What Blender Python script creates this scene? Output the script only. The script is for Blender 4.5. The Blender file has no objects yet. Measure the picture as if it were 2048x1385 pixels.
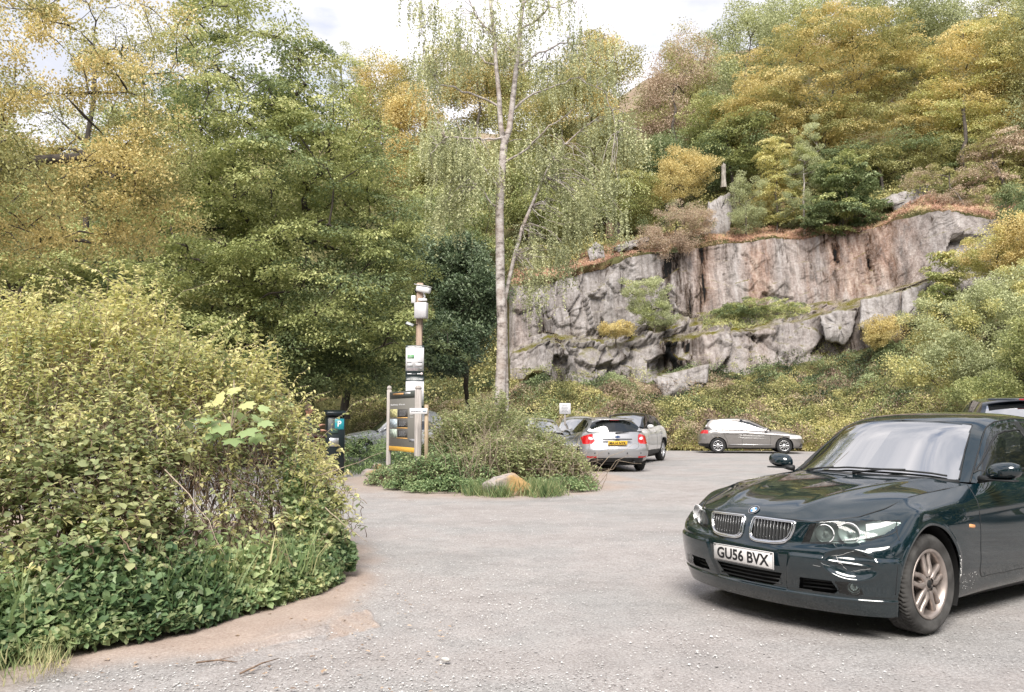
import bpy, math, random
import numpy as np
R = math.radians
rng = np.random.default_rng(7)
random.seed(7)
SC = bpy.context.scene
COL = SC.collection
# ------------------------------------------------------------------ camera
FPX, HC, YH = 1600.0, 1.387, 839.4
PITCH = math.atan((YH - 692.5) / FPX)
cam = bpy.data.cameras.new('camera')
cam.sensor_width = 36.0
cam.lens = 36.0 * FPX / 2048.0
cam.clip_start = 0.05
cam.clip_end = 3000.0
camo = bpy.data.objects.new('camera', cam)
camo.location = (0, 0, HC)
camo.rotation_euler = (math.pi / 2 + PITCH, 0, 0)
COL.objects.link(camo)
SC.camera = camo
# ------------------------------------------------------------------ light
SUN_EL, SUN_AZ = 50.0, 186.0          # azimuth clockwise from +Y
SC.view_settings.view_transform = 'Standard'
SC.view_settings.look = 'None'
SC.view_settings.exposure = 1.2
SC.view_settings.gamma = 1.0
SC.cycles.max_bounces = 6
SC.cycles.diffuse_bounces = 3
SC.cycles.glossy_bounces = 3
SC.cycles.transmission_bounces = 3
SC.cycles.transparent_max_bounces = 10
SC.cycles.caustics_reflective = False
SC.cycles.caustics_refractive = False
w = bpy.data.worlds.new('World')
SC.world = w
w.use_nodes = True
nt = w.node_tree
for n in list(nt.nodes): nt.nodes.remove(n)
def N(t, **k):
    n = nt.nodes.new(t)
    for a, b in k.items(): setattr(n, a, b)
    return n
sky = N('ShaderNodeTexSky', sky_type='NISHITA')
sky.sun_disc = False
sky.sun_elevation = R(SUN_EL)
sky.sun_rotation = R(SUN_AZ)
sky.air_density = 1.0
sky.dust_density = 1.5
bg1 = N('ShaderNodeBackground'); bg1.inputs[1].default_value = 0.10
nt.links.new(sky.outputs[0], bg1.inputs[0])
tc = N('ShaderNodeTexCoord')
mp = N('ShaderNodeMapping'); mp.inputs['Scale'].default_value = (1.0, 1.0, 2.2); mp.inputs['Location'].default_value = (0.3, 0.1, 0.35)
nt.links.new(tc.outputs['Generated'], mp.inputs[0])
no = N('ShaderNodeTexNoise'); no.inputs['Scale'].default_value = 2.1; no.inputs['Detail'].default_value = 8; no.inputs['Roughness'].default_value = 0.58; no.inputs['Distortion'].default_value = 0.3
nt.links.new(mp.outputs[0], no.inputs[0])
cov = N('ShaderNodeValToRGB')           # cloud cover
cov.color_ramp.elements[0].position = 0.38; cov.color_ramp.elements[0].color = (0.15, 0.15, 0.15, 1)
cov.color_ramp.elements[1].position = 0.50; cov.color_ramp.elements[1].color = (1, 1, 1, 1)
nt.links.new(no.outputs[0], cov.inputs[0])
no2 = N('ShaderNodeTexNoise'); no2.inputs['Scale'].default_value = 3.6; no2.inputs['Detail'].default_value = 7; no2.inputs['Roughness'].default_value = 0.55
nt.links.new(mp.outputs[0], no2.inputs[0])
tone = N('ShaderNodeValToRGB')          # bright and grey parts of the clouds
tone.color_ramp.elements[0].position = 0.36; tone.color_ramp.elements[0].color = (0.52, 0.535, 0.60, 1)
tone.color_ramp.elements[1].position = 0.66; tone.color_ramp.elements[1].color = (0.93, 0.90, 0.92, 1)
nt.links.new(no2.outputs[0], tone.inputs[0])
bg2 = N('ShaderNodeBackground'); bg2.inputs[1].default_value = 0.72
nt.links.new(tone.outputs[0], bg2.inputs[0])
mx = N('ShaderNodeMixShader')
nt.links.new(cov.outputs[0], mx.inputs[0]); nt.links.new(bg1.outputs[0], mx.inputs[1]); nt.links.new(bg2.outputs[0], mx.inputs[2])
wo = N('ShaderNodeOutputWorld'); nt.links.new(mx.outputs[0], wo.inputs[0])
sl = bpy.data.lights.new('sun', 'SUN'); sl.energy = 2.7; sl.angle = R(30); sl.color = (1.0, 0.95, 0.88)
slo = bpy.data.objects.new('sun', sl); COL.objects.link(slo)
slo.rotation_euler = (R(90 - SUN_EL), 0, R(180 - SUN_AZ))
slo.location = (0, 0, 60)
# ------------------------------------------------------------------ helpers
def at(px, py, Y):
    """world point that stands at ground distance Y in the direction of a photo pixel"""
    a = (px - 1024) / FPX; b = (692.5 - py) / FPX
    d = np.array([a, math.cos(PITCH) - b * math.sin(PITCH), math.sin(PITCH) + b * math.cos(PITCH)])
    return np.array([0, 0, HC]) + d * (Y / d[1])
def gnd(px, py):
    a = (px - 1024) / FPX; b = (692.5 - py) / FPX
    d = np.array([a, math.cos(PITCH) - b * math.sin(PITCH), math.sin(PITCH) + b * math.cos(PITCH)])
    return np.array([0, 0, HC]) + d * (-HC / d[2])
def tag(o, label=None, cat=None, group=None, kind=None):
    if label: o['label'] = label
    if cat: o['category'] = cat
    if group: o['group'] = group
    if kind: o['kind'] = kind
    return o
def thing(name, label, cat, loc=(0, 0, 0), rz=0.0, group=None):
    o = bpy.data.objects.new(name, None); COL.objects.link(o)
    o.location = [float(v) for v in loc]; o.rotation_euler = (0, 0, rz)
    o.empty_display_size = 0.2
    return tag(o, label, cat, group)
def mesh(name, V, F, mat=None, parent=None, smooth=False, attr=None, midx=None):
    """V (n,3); F: array (m,k) or list of arrays (m_i,k_i)"""
    V = np.asarray(V, dtype=np.float64).reshape(-1, 3)
    Fs = F if isinstance(F, list) and len(F) and np.ndim(F[0]) == 2 else [F]
    Fs = [np.asarray(f, dtype=np.int64) for f in Fs if len(f)]
    me = bpy.data.meshes.new(name)
    me.vertices.add(len(V)); me.vertices.foreach_set('co', V.astype(np.float32).ravel())
    li = np.concatenate([f.ravel() for f in Fs]) if Fs else np.zeros(0, int)
    tot = np.concatenate([np.full(len(f), f.shape[1]) for f in Fs]) if Fs else np.zeros(0, int)
    me.loops.add(len(li)); me.loops.foreach_set('vertex_index', li.astype(np.int32))
    me.polygons.add(len(tot))
    st = np.concatenate([[0], np.cumsum(tot)[:-1]]) if len(tot) else np.zeros(0)
    me.polygons.foreach_set('loop_start', st.astype(np.int32))
    me.polygons.foreach_set('loop_total', tot.astype(np.int32))
    if smooth: me.polygons.foreach_set('use_smooth', np.ones(len(tot), dtype=bool))
    if mat:
        for m in (mat if isinstance(mat, (list, tuple)) else [mat]): me.materials.append(m)
    if midx is not None: me.polygons.foreach_set('material_index', np.asarray(midx, dtype=np.int32))
    if attr:
        for k, a in attr.items():
            A = me.attributes.new(k, 'FLOAT', 'POINT'); A.data.foreach_set('value', np.asarray(a, dtype=np.float32))
    me.update(calc_edges=True)
    o = bpy.data.objects.new(name, me); COL.objects.link(o)
    if parent is not None: o.parent = parent
    return o
class MB:
    """collects solid shapes into one mesh"""
    def __init__(s): s.V = []; s.F = {}; s.n = 0
    def add(s, V, F):
        V = np.asarray(V, float).reshape(-1, 3)
        for f in (F if isinstance(F, list) and len(F) and np.ndim(F[0]) == 2 else [F]):
            f = np.asarray(f)
            if f.ndim == 1: f = f[None]
            if len(f): s.F.setdefault(f.shape[1], []).append(f + s.n)
        s.V.append(V); s.n += len(V); return s
    def build(s, name, mat=None, parent=None, smooth=False):
        return mesh(name, np.concatenate(s.V), [np.concatenate(v) for v in s.F.values()], mat, parent, smooth)
    def box(s, c, d, rz=0.0, rx=0.0, bev=0.0, ry=0.0):
        hx, hy, hz = d[0] / 2, d[1] / 2, d[2] / 2
        if bev <= 0:
            V = np.array([(x, y, z) for x in (-hx, hx) for y in (-hy, hy) for z in (-hz, hz)])
            F = np.array([(0, 1, 3, 2), (4, 6, 7, 5), (0, 4, 5, 1), (2, 3, 7, 6), (0, 2, 6, 4), (1, 5, 7, 3)])
            Fl = [F]
        else:
            b = bev; P = []; idx = {}
            for sx in (-1, 1):
                for sy in (-1, 1):
                    for sz in (-1, 1):
                        for ax in range(3):
                            q = [sx * hx, sy * hy, sz * hz]
                            for k, sg in enumerate((sx, sy, sz)):
                                if k != ax: q[k] -= sg * b
                            idx[(sx, sy, sz, ax)] = len(P); P.append(q)
            V = np.array(P); Fq = []; Ft = []
            def orient(f):
                p = V[list(f)]; n = np.cross(p[1] - p[0], p[2] - p[0])
                return f if np.dot(n, p.mean(0)) > 0 else tuple(reversed(f))
            for ax in range(3):
                o1, o2 = [a for a in range(3) if a != ax]
                for sg in (-1, 1):
                    q = []
                    for (u, v) in ((-1, -1), (1, -1), (1, 1), (-1, 1)):
                        t = [0, 0, 0]; t[ax] = sg; t[o1] = u; t[o2] = v; q.append(idx[(t[0], t[1], t[2], ax)])
                    Fq.append(orient(tuple(q)))
                for u in (-1, 1):
                    for v in (-1, 1):
                        t = [0, 0, 0]; t[o1] = u; t[o2] = v
                        a = list(t); a[ax] = -1; c2 = list(t); c2[ax] = 1
                        Fq.append(orient((idx[(*a, o1)], idx[(*a, o2)], idx[(*c2, o2)], idx[(*c2, o1)])))
            for sx in (-1, 1):
                for sy in (-1, 1):
                    for sz in (-1, 1): Ft.append(orient(tuple(idx[(sx, sy, sz, a)] for a in range(3))))
            Fl = [np.array(Fq), np.array(Ft)]
        V = rot(V, rx, ry, rz) + np.asarray(c, float)
        return s.add(V, Fl)
    def tube(s, P, r, k=8, cap=True):
        P = np.asarray(P, float); n = len(P)
        r = np.broadcast_to(np.asarray(r, float), (n,))
        T = np.gradient(P, axis=0); T /= np.linalg.norm(T, axis=1, keepdims=True) + 1e-12
        up = np.array([0, 0, 1.0]) if abs(T[0, 2]) < 0.9 else np.array([1.0, 0, 0])
        A = np.empty_like(P); a = np.cross(T[0], up); a /= np.linalg.norm(a)
        for i in range(n):
            a = a - T[i] * np.dot(a, T[i]); a /= np.linalg.norm(a) + 1e-12; A[i] = a
        B = np.cross(T, A)
        th = np.arange(k) * 2 * math.pi / k
        V = P[:, None] + r[:, None, None] * (A[:, None] * np.cos(th)[None, :, None] + B[:, None] * np.sin(th)[None, :, None])
        F = grid_faces(n, k, wrap=True)
        V = V.reshape(-1, 3); Fl = [F]
        if cap and k >= 3: Fl += [np.array([list(range(k))[::-1]]), np.array([[(n - 1) * k + j for j in range(k)]])]
        return s.add(V, Fl)
    def lathe(s, prof, c=(0, 0, 0), axis='z', k=32):
        """prof [(r, h)...] turned about an axis"""
        prof = np.asarray(prof, float); th = np.arange(k) * 2 * math.pi / k
        V = np.stack([prof[:, 0, None] * np.cos(th), prof[:, 0, None] * np.sin(th), np.broadcast_to(prof[:, 1, None], (len(prof), k))], -1).reshape(-1, 3)
        if axis == 'y': V = V[:, [0, 2, 1]] * [1, 1, 1]
        if axis == 'x': V = V[:, [2, 0, 1]]
        return s.add(V + np.asarray(c, float), grid_faces(len(prof), k, wrap=True, flip=(axis == 'y')))
def rot(V, rx=0, ry=0, rz=0):
    V = np.asarray(V, float)
    for a, (i, j) in ((rx, (1, 2)), (ry, (2, 0)), (rz, (0, 1))):
        if a:
            c, s = math.cos(a), math.sin(a); W = V.copy()
            W[..., i] = V[..., i] * c - V[..., j] * s; W[..., j] = V[..., i] * s + V[..., j] * c; V = W
    return V
def grid_faces(n, m, wrap=False, flip=False):
    i = np.arange(n - 1)[:, None]; j = np.arange(m if wrap else m - 1)[None, :]
    j2 = (j + 1) % m
    a = i * m + j; b = i * m + j2; c = (i + 1) * m + j2; d = (i + 1) * m + j
    q = np.stack([a, b, c, d] if not flip else [a, d, c, b], -1).reshape(-1, 4)
    return q
# value noise / fbm on numpy arrays
_H = np.random.default_rng(3).random((64, 64, 64)).astype(np.float32)
def vnoise(p):
    p = np.asarray(p, float); i = np.floor(p).astype(int); f = p - i; f = f * f * (3 - 2 * f)
    r = 0
    for dx in (0, 1):
        wx = f[..., 0] if dx else 1 - f[..., 0]
        for dy in (0, 1):
            wy = f[..., 1] if dy else 1 - f[..., 1]
            for dz in (0, 1):
                wz = f[..., 2] if dz else 1 - f[..., 2]
                r = r + wx * wy * wz * _H[(i[..., 0] + dx) % 64, (i[..., 1] + dy) % 64, (i[..., 2] + dz) % 64]
    return r
def fbm(p, o=4, g=0.5):
    r = 0; a = 1; s = 0
    for k in range(o):
        r = r + a * vnoise(np.asarray(p) * 2 ** k + 17.3 * k); s += a; a *= g
    return r / s
# ------------------------------------------------------------------ materials
def newmat(name):
    m = bpy.data.materials.new(name); m.use_nodes = True
    t = m.node_tree; b = t.nodes['Principled BSDF']
    return m, t, b
def setc(b, key, v):
    b.inputs[key].default_value = v
def plain(name, col, rough=0.5, metal=0.0, spec=0.5, coat=0.0, emis=None, ior=None, var=0.0, vs=8.0, bump=0.0):
    m, t, b = newmat(name)
    b.inputs['Base Color'].default_value = (*col, 1); b.inputs['Roughness'].default_value = rough
    b.inputs['Metallic'].default_value = metal; b.inputs['Specular IOR Level'].default_value = spec
    if coat: b.inputs['Coat Weight'].default_value = coat; b.inputs['Coat Roughness'].default_value = 0.03
    if var or bump:
        tc = t.nodes.new('ShaderNodeTexCoord'); n = t.nodes.new('ShaderNodeTexNoise'); n.inputs['Scale'].default_value = vs; n.inputs['Detail'].default_value = 6
        t.links.new(tc.outputs['Object'], n.inputs[0])
        if var:
            r = t.nodes.new('ShaderNodeMapRange'); r.inputs[1].default_value = 0.3; r.inputs[2].default_value = 0.7; r.inputs[3].default_value = 1 - var; r.inputs[4].default_value = 1 + var
            t.links.new(n.outputs[0], r.inputs[0])
            h = t.nodes.new('ShaderNodeHueSaturation'); h.inputs['Color'].default_value = (*col, 1); t.links.new(r.outputs[0], h.inputs['Value']); t.links.new(h.outputs[0], b.inputs['Base Color'])
        if bump:
            bp = t.nodes.new('ShaderNodeBump'); bp.inputs['Strength'].default_value = bump; bp.inputs['Distance'].default_value = 0.02
            t.links.new(n.outputs[0], bp.inputs['Height']); t.links.new(bp.outputs[0], b.inputs['Normal'])
    return m
def ramp(t, stops, src=None):
    r = t.nodes.new('ShaderNodeValToRGB'); e = r.color_ramp.elements
    while len(e) > 1: e.remove(e[-1])
    e[0].position = stops[0][0]; e[0].color = (*stops[0][1], 1)
    for p, c in stops[1:]:
        x = e.new(p); x.color = (*c, 1)
    if src is not None: t.links.new(src, r.inputs[0])
    return r
def leafmat(name, cols, trans=0.27, rough=0.55, spec=0.35):
    """leaf colours picked per leaf by the attribute 'v'"""
    m, t, b = newmat(name)
    cols = [tuple(1.20 * x + .08 * (.3 * c[0] + .6 * c[1] + .1 * c[2]) for x in c) for c in cols]
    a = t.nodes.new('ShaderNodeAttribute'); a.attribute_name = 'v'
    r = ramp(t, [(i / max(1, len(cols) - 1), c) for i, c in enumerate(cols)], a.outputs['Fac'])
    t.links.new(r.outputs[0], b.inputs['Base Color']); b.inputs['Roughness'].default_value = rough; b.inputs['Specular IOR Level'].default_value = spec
    tr = t.nodes.new('ShaderNodeBsdfTranslucent')
    h = t.nodes.new('ShaderNodeHueSaturation'); h.inputs['Saturation'].default_value = 1.05; h.inputs['Value'].default_value = 1.3
    t.links.new(r.outputs[0], h.inputs['Color']); t.links.new(h.outputs[0], tr.inputs[0])
    mx = t.nodes.new('ShaderNodeMixShader'); mx.inputs[0].default_value = trans
    t.links.new(b.outputs[0], mx.inputs[1]); t.links.new(tr.outputs[0], mx.inputs[2])
    t.links.new(mx.outputs[0], t.nodes['Material Output'].inputs[0])
    return m
def barkmat(name, c1, c2, scale=6.0, stretch=(1, 1, 0.3), bump=0.5, moss=None):
    m, t, b = newmat(name)
    tc = t.nodes.new('ShaderNodeTexCoord'); mp = t.nodes.new('ShaderNodeMapping'); mp.inputs['Scale'].default_value = stretch
    t.links.new(tc.outputs['Object'], mp.inputs[0])
    n = t.nodes.new('ShaderNodeTexNoise'); n.inputs['Scale'].default_value = scale; n.inputs['Detail'].default_value = 8; n.inputs['Roughness'].default_value = 0.65
    t.links.new(mp.outputs[0], n.inputs[0])
    st = [(0.35, c1), (0.62, c2)]
    if moss: st.append((0.75, moss))
    r = ramp(t, st, n.outputs[0]); t.links.new(r.outputs[0], b.inputs['Base Color'])
    b.inputs['Roughness'].default_value = 0.85
    bp = t.nodes.new('ShaderNodeBump'); bp.inputs['Strength'].default_value = bump; bp.inputs['Distance'].default_value = 0.03
    t.links.new(n.outputs[0], bp.inputs['Height']); t.links.new(bp.outputs[0], b.inputs['Normal'])
    return m
# ------------------------------------------------------------------ leaves
def leaf_tpl(kind):
    """unit leaf along +x, lying in xy, up +z"""
    if kind == 'tri':      # cheapest, two triangles folded on the midrib
        V = [(0, 0, 0), (0.45, 0.30, 0.10), (1, 0, -0.06), (0.45, -0.30, 0.10)]; F = [(0, 2, 1), (0, 3, 2)]
    elif kind == 'oval':
        V = [(0, 0, 0), (0.25, 0.24, .05), (0.62, 0.27, .04), (1, 0, -.12), (0.62, -0.27, .04), (0.25, -0.24, .05), (0.5, 0, -.02)]
        F = [(0, 6, 1), (1, 6, 2), (2, 6, 3), (3, 6, 4), (4, 6, 5), (5, 6, 0)]
    elif kind == 'maple':
        ang = [0, 22, 45, 62, 88, 112, 140, 180]; rad = [1.0, .62, .86, .55, .66, .40, .36, .12]
        o = [(0.28 + r * .72 * math.cos(R(a)), r * .72 * math.sin(R(a)), -.10 * r * r) for a, r in zip(ang, rad)]
        o += [(x, -y, z) for x, y, z in o[-2:0:-1]]
        V = [(0.28, 0, 0.03)] + o; n = len(o); F = [(0, 1 + i, 1 + (i + 1) % n) for i in range(n)]
    elif kind == 'needle':
        V = [(0, 0.06, 0), (0, -0.06, 0), (1, 0, 0)]; F = [(0, 1, 2)]
    elif kind == 'blade':
        V = [(0, -.5, 0), (0, .5, 0), (.5, -.4, .06), (.5, .4, .06), (1, 0, -.12)]; F = [(0, 2, 3), (0, 3, 1), (2, 4, 3)]
    return np.array(V, float), np.array(F)
def scatter(P, D, U, S, V, kind='tri', wid=1.0):
    """leaves at P, pointing D, upper side U, length S; per leaf value V"""
    T, F = leaf_tpl(kind); n = len(P); k = len(T)
    D = D / (np.linalg.norm(D, axis=1, keepdims=True) + 1e-9)
    Sd = np.cross(U, D); Sd /= np.linalg.norm(Sd, axis=1, keepdims=True) + 1e-9
    Un = np.cross(D, Sd)
    S = np.broadcast_to(S, (n,))
    X = P[:, None] + S[:, None, None] * (T[None, :, 0, None] * D[:, None] + wid * T[None, :, 1, None] * Sd[:, None] + T[None, :, 2, None] * Un[:, None])
    Fa = (F[None] + (np.arange(n) * k)[:, None, None]).reshape(-1, F.shape[1])
    return X.reshape(-1, 3), Fa, np.repeat(V, k)
class Leaves:
    def __init__(s): s.p = []
    def add(s, *a, **k): s.p.append(scatter(*a, **k)); return s
    def build(s, name, mat, parent=None):
        n = 0; V = []; F = []; A = []
        for v, f, a in s.p: V.append(v); F.append(f + n); A.append(a); n += len(v)
        return mesh(name, np.concatenate(V), np.concatenate(F), mat, parent, attr={'v': np.clip(np.concatenate(A), 0, 1)})
def rdir(n, zb=0.0, g=rng):
    v = g.normal(size=(n, 3)); v /= np.linalg.norm(v, axis=1, keepdims=True); v[:, 2] += zb
    return v / np.linalg.norm(v, axis=1, keepdims=True)
# ================================================================== THE SETTING
# ---- ground: one sheet, fine near the camera
def smooth(a, b, x):
    t = np.clip((x - a) / (b - a), 0, 1); return t * t * (3 - 2 * t)
# edge of the big bush left of the car park: ground points of its foot
BUSH_EDGE_PX = [(-400, 1560), (-150, 1420), (0, 1345), (120, 1325), (250, 1298), (400, 1268), (560, 1215), (650, 1190), (700, 1165)]
BUSH_EDGE = np.array([gnd(*p)[:2] for p in BUSH_EDGE_PX] + [(-1.52, 7.6), (-1.9, 8.8), (-2.9, 10.2), (-4.4, 11.2)])
def dist_poly(X, Y, P):
    d = np.full(X.shape, 1e9)
    for a, b in zip(P[:-1], P[1:]):
        ab = b - a; t = np.clip(((X - a[0]) * ab[0] + (Y - a[1]) * ab[1]) / (ab @ ab), 0, 1)
        d = np.minimum(d, np.hypot(X - a[0] - t * ab[0], Y - a[1] - t * ab[1]))
    return d
def inside(X, Y, P):
    c = np.zeros(X.shape, bool); n = len(P)
    for i in range(n):
        x1, y1 = P[i][:2]; x2, y2 = P[(i + 1) % n][:2]
        with np.errstate(divide='ignore', invalid='ignore'):
            k = ((y1 > Y) != (y2 > Y)) & (X < (x2 - x1) * (Y - y1) / (y2 - y1 + 1e-12) + x1)
        c ^= k
    return c
BUSH_POLY = np.vstack([BUSH_EDGE, [(-9, 12.5), (-14, 11), (-9, 4)]])
ISL_PX = [(742, 955), (770, 975), (830, 982), (900, 986), (980, 990), (1060, 988), (1130, 982), (1180, 972)]
ISL = np.array([gnd(*p)[:2] for p in ISL_PX] + [(2.0, 18.6), (1.6, 21.5), (0.6, 23.5), (-1.2, 23.0), (-2.6, 20.5)])
ring = 3.2 * 1.0135 ** np.arange(0, 420)
ring = ring[ring < 60]; ring = np.concatenate([[0.3, 1.2, 2.2], ring, [70, 90, 140, 300, 900]])
az = np.concatenate([np.linspace(-180, -60, 25)[:-1], np.linspace(-60, -38, 23)[:-1], np.linspace(-38, 38, 520), np.linspace(38, 60, 23)[1:], np.linspace(60, 180, 25)[1:]])
Rg, Ag = np.meshgrid(ring, R(1) * az, indexing='ij')
GX, GY = Rg * np.sin(Ag), Rg * np.cos(Ag)
p3 = np.stack([GX, GY, 0 * GX], -1)
near = np.exp(-Rg / 25.0)
wob = fbm(p3 * 0.9, 4)
din = np.where(inside(GX, GY, BUSH_POLY), 0, dist_poly(GX, GY, BUSH_EDGE))
def dirt_at(X, Y):
    q_ = np.stack([X, Y, 0 * X], -1); d_ = np.where(inside(X, Y, BUSH_POLY), 0, dist_poly(X, Y, BUSH_EDGE))
    return smooth(0.75, 0.15, d_ * .8 + (fbm(q_ * .9, 4) - .5) * 1.5 + .22 * (fbm(q_ * 5, 3) - .5)) * smooth(-1.0, -1.35, X)
def gz_at(X, Y, d_):
    q_ = np.stack([X, Y, 0 * X], -1); nr0 = np.exp(-np.hypot(X, Y) / 25.0)
    return (fbm(q_ * 0.35, 3) - .5) * 0.03 * nr0 + (fbm(q_ * 3.0, 4) - .5) * 0.020 * nr0 + d_ * (0.025 + 0.05 * (fbm(q_ * 2.2 + 9, 4) - .5)) - .012
dirt = smooth(0.75, 0.15, din + (wob - .5) * 1.5 + 0.22 * (fbm(p3 * 5, 3) - .5)) * smooth(-1.0, -1.35, GX + 0 * GY - 0.0)
dirt *= (Rg > 2)
disl = np.where(inside(GX, GY, ISL), 0, dist_poly(GX, GY, np.vstack([ISL, ISL[:1]])))
dirt2 = smooth(1.3, 0.1, disl + (wob - .5) * 2.0) * (GY > 10) * .8
GZ = (fbm(p3 * 0.35, 3) - .5) * 0.03 * near + (fbm(p3 * 3.0, 4) - .5) * 0.020 * near + dirt * (0.025 + 0.05 * (fbm(p3 * 2.2 + 9, 4) - .5)) + dirt2 * .02
GZ -= 0.012 + 0 * GZ
gm, t, b = newmat('gravel_lot')
tc = t.nodes.new('ShaderNodeTexCoord')
def TN(t, src, scale, detail=6, rough=.6):
    n = t.nodes.new('ShaderNodeTexNoise'); n.inputs['Scale'].default_value = scale; n.inputs['Detail'].default_value = detail; n.inputs['Roughness'].default_value = rough
    t.links.new(src, n.inputs[0]); return n
def MIX(t, fac, a, bb, mode='MIX'):
    m = t.nodes.new('ShaderNodeMix'); m.data_type = 'RGBA'; m.blend_type = mode; m.clamp_factor = True
    for s, v in ((m.inputs[0], fac), (m.inputs[6], a), (m.inputs[7], bb)):
        if hasattr(v, 'links'): t.links.new(v, s)
        elif isinstance(v, (int, float)): s.default_value = v
        else: s.default_value = (*v, 1)
    return m.outputs[2]
O = tc.outputs['Object']
big = TN(t, O, 0.45, 5); mid = TN(t, O, 3.0, 6, .7); fine = TN(t, O, 60, 4, .7)
base = ramp(t, [(.34, (.33, .285, .265)), (.46, (.42, .385, .37)), (.54, (.33, .335, .33)), (.64, (.24, .265, .265))], big.outputs[0])
c1 = MIX(t, .5, base.outputs[0], ramp(t, [(.3, (.19, .17, .16)), (.5, (.36, .33, .31)), (.7, (.50, .47, .45))], mid.outputs[0]).outputs[0])
c2 = MIX(t, .45, c1, ramp(t, [(.35, (.12, .108, .105)), (.52, (.36, .34, .335)), (.70, (.66, .645, .63))], fine.outputs[0]).outputs[0])
vo = t.nodes.new('ShaderNodeTexVoronoi'); vo.inputs['Scale'].default_value = 46; t.links.new(O, vo.inputs[0])
chipm = TN(t, O, 1.3, 4)
chf = t.nodes.new('ShaderNodeMath'); chf.operation = 'MULTIPLY'
t.links.new(ramp(t, [(.10, (1, 1, 1)), (.22, (0, 0, 0))], vo.outputs['Distance']).outputs[0], chf.inputs[0])
t.links.new(ramp(t, [(.45, (.05, .05, .05)), (.62, (.9, .9, .9))], chipm.outputs[0]).outputs[0], chf.inputs[1])
mpt = t.nodes.new('ShaderNodeMapping'); mpt.inputs['Scale'].default_value = (.28, .75, 1); mpt.inputs['Rotation'].default_value = (0, 0, .25); t.links.new(O, mpt.inputs[0])
trk = TN(t, mpt.outputs[0], 1.1, 6, .65)
c2b = MIX(t, ramp(t, [(.50, (0, 0, 0)), (.70, (.36, .36, .36))], trk.outputs[0]).outputs[0], c2, (.20, .18, .17))
c3 = MIX(t, chf.outputs[0], c2b, (.62, .63, .62))
ad = t.nodes.new('ShaderNodeAttribute'); ad.attribute_name = 'dirt'
dcol = MIX(t, .5, ramp(t, [(.3, (.31, .23, .185)), (.6, (.45, .36, .305))], mid.outputs[0]).outputs[0], ramp(t, [(.35, (.27, .20, .165)), (.65, (.52, .43, .37))], fine.outputs[0]).outputs[0])
c4 = MIX(t, ad.outputs['Fac'], c3, dcol)
hsv = t.nodes.new('ShaderNodeHueSaturation'); hsv.inputs['Value'].default_value = .86; t.links.new(c4, hsv.inputs['Color']); t.links.new(hsv.outputs[0], b.inputs['Base Color']); b.inputs['Roughness'].default_value = .9; b.inputs['Specular IOR Level'].default_value = .25
bp = t.nodes.new('ShaderNodeBump'); bp.inputs['Strength'].default_value = .55; bp.inputs['Distance'].default_value = .012
t.links.new(fine.outputs[0], bp.inputs['Height'])
bp2 = t.nodes.new('ShaderNodeBump'); bp2.inputs['Strength'].default_value = .6; bp2.inputs['Distance'].default_value = .03
t.links.new(mid.outputs[0], bp2.inputs['Height']); t.links.new(bp.outputs[0], bp2.inputs['Normal']); t.links.new(bp2.outputs[0], b.inputs['Normal'])
g = mesh('ground', np.stack([GX, GY, GZ], -1).reshape(-1, 3), grid_faces(len(ring), len(az)), gm, smooth=True, attr={'dirt': np.clip(np.maximum(dirt, dirt2), 0, 1).ravel()})
tag(g, kind='structure')
# gravel chips lying on the lot
def stones(n, fr, to, smin, smax, seed):
    q = np.random.default_rng(seed)
    a = R(1) * q.uniform(-36, 36, n * 3); r = np.exp(q.uniform(math.log(fr), math.log(to), n * 3))
    X, Y = r * np.sin(a), r * np.cos(a)
    keep = (fbm(np.stack([X, Y, 0 * X], -1) * 0.8 + 5, 3) > .5 + .12 * q.normal(size=len(X))) & ~inside(X, Y, BUSH_POLY) & ~inside(X, Y, ISL) & (Y < 34)
    X, Y = X[keep][:n], Y[keep][:n]; m = len(X)
    s = np.exp(q.uniform(math.log(smin), math.log(smax), m))
    T = np.array([(1, 0, 0), (.3, .9, .1), (-.9, .4, 0), (-.5, -.8, .1), (.5, -.7, 0), (.1, .05, .55)], float)
    V = T[None] * (1 + .5 * q.uniform(-1, 1, (m, 6, 3)))
    an = q.uniform(0, 6.28, m); c, sn = np.cos(an)[:, None], np.sin(an)[:, None]
    V = np.stack([V[..., 0] * c - V[..., 1] * sn, V[..., 0] * sn + V[..., 1] * c, V[..., 2]], -1) * s[:, None, None] * .5
    V += np.stack([X, Y, -.004 + 0 * X], -1)[:, None]
    F = np.array([(0, 1, 5), (1, 2, 5), (2, 3, 5), (3, 4, 5), (4, 0, 5)])
    Fa = (F[None] + (np.arange(m) * 6)[:, None, None]).reshape(-1, 3)
    return V.reshape(-1, 3), Fa, np.repeat(q.random(m), 6)
sm_, t, b = newmat('chips')
a_ = t.nodes.new('ShaderNodeAttribute'); a_.attribute_name = 'v'
t.links.new(ramp(t, [(0, (.20, .18, .17)), (.5, (.38, .36, .35)), (.8, (.52, .52, .50)), (1, (.72, .72, .70))], a_.outputs['Fac']).outputs[0], b.inputs['Base Color']); b.inputs['Roughness'].default_value = .85
V1, F1, A1 = stones(30000, 3.6, 16, .004, .016, 1)
V2, F2, A2 = stones(70, 3.6, 12, .016, .03, 2)
tag(mesh('gravel', np.vstack([V1, V2]), np.vstack([F1, F2 + len(V1)]), sm_, attr={'v': np.concatenate([A1, A2])}), 'loose pale gravel chips strewn over the grey car park surface', 'gravel', kind='stuff')
# ---- hillside with the old quarry face
# columns: photo px; rows: (Y, py) knots
KC = [-900, 300, 760, 960, 1025, 1100, 1200, 1300, 1400, 1500, 1600, 1700, 1790, 1870, 1930, 2000, 2100, 2300, 3200]
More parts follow.
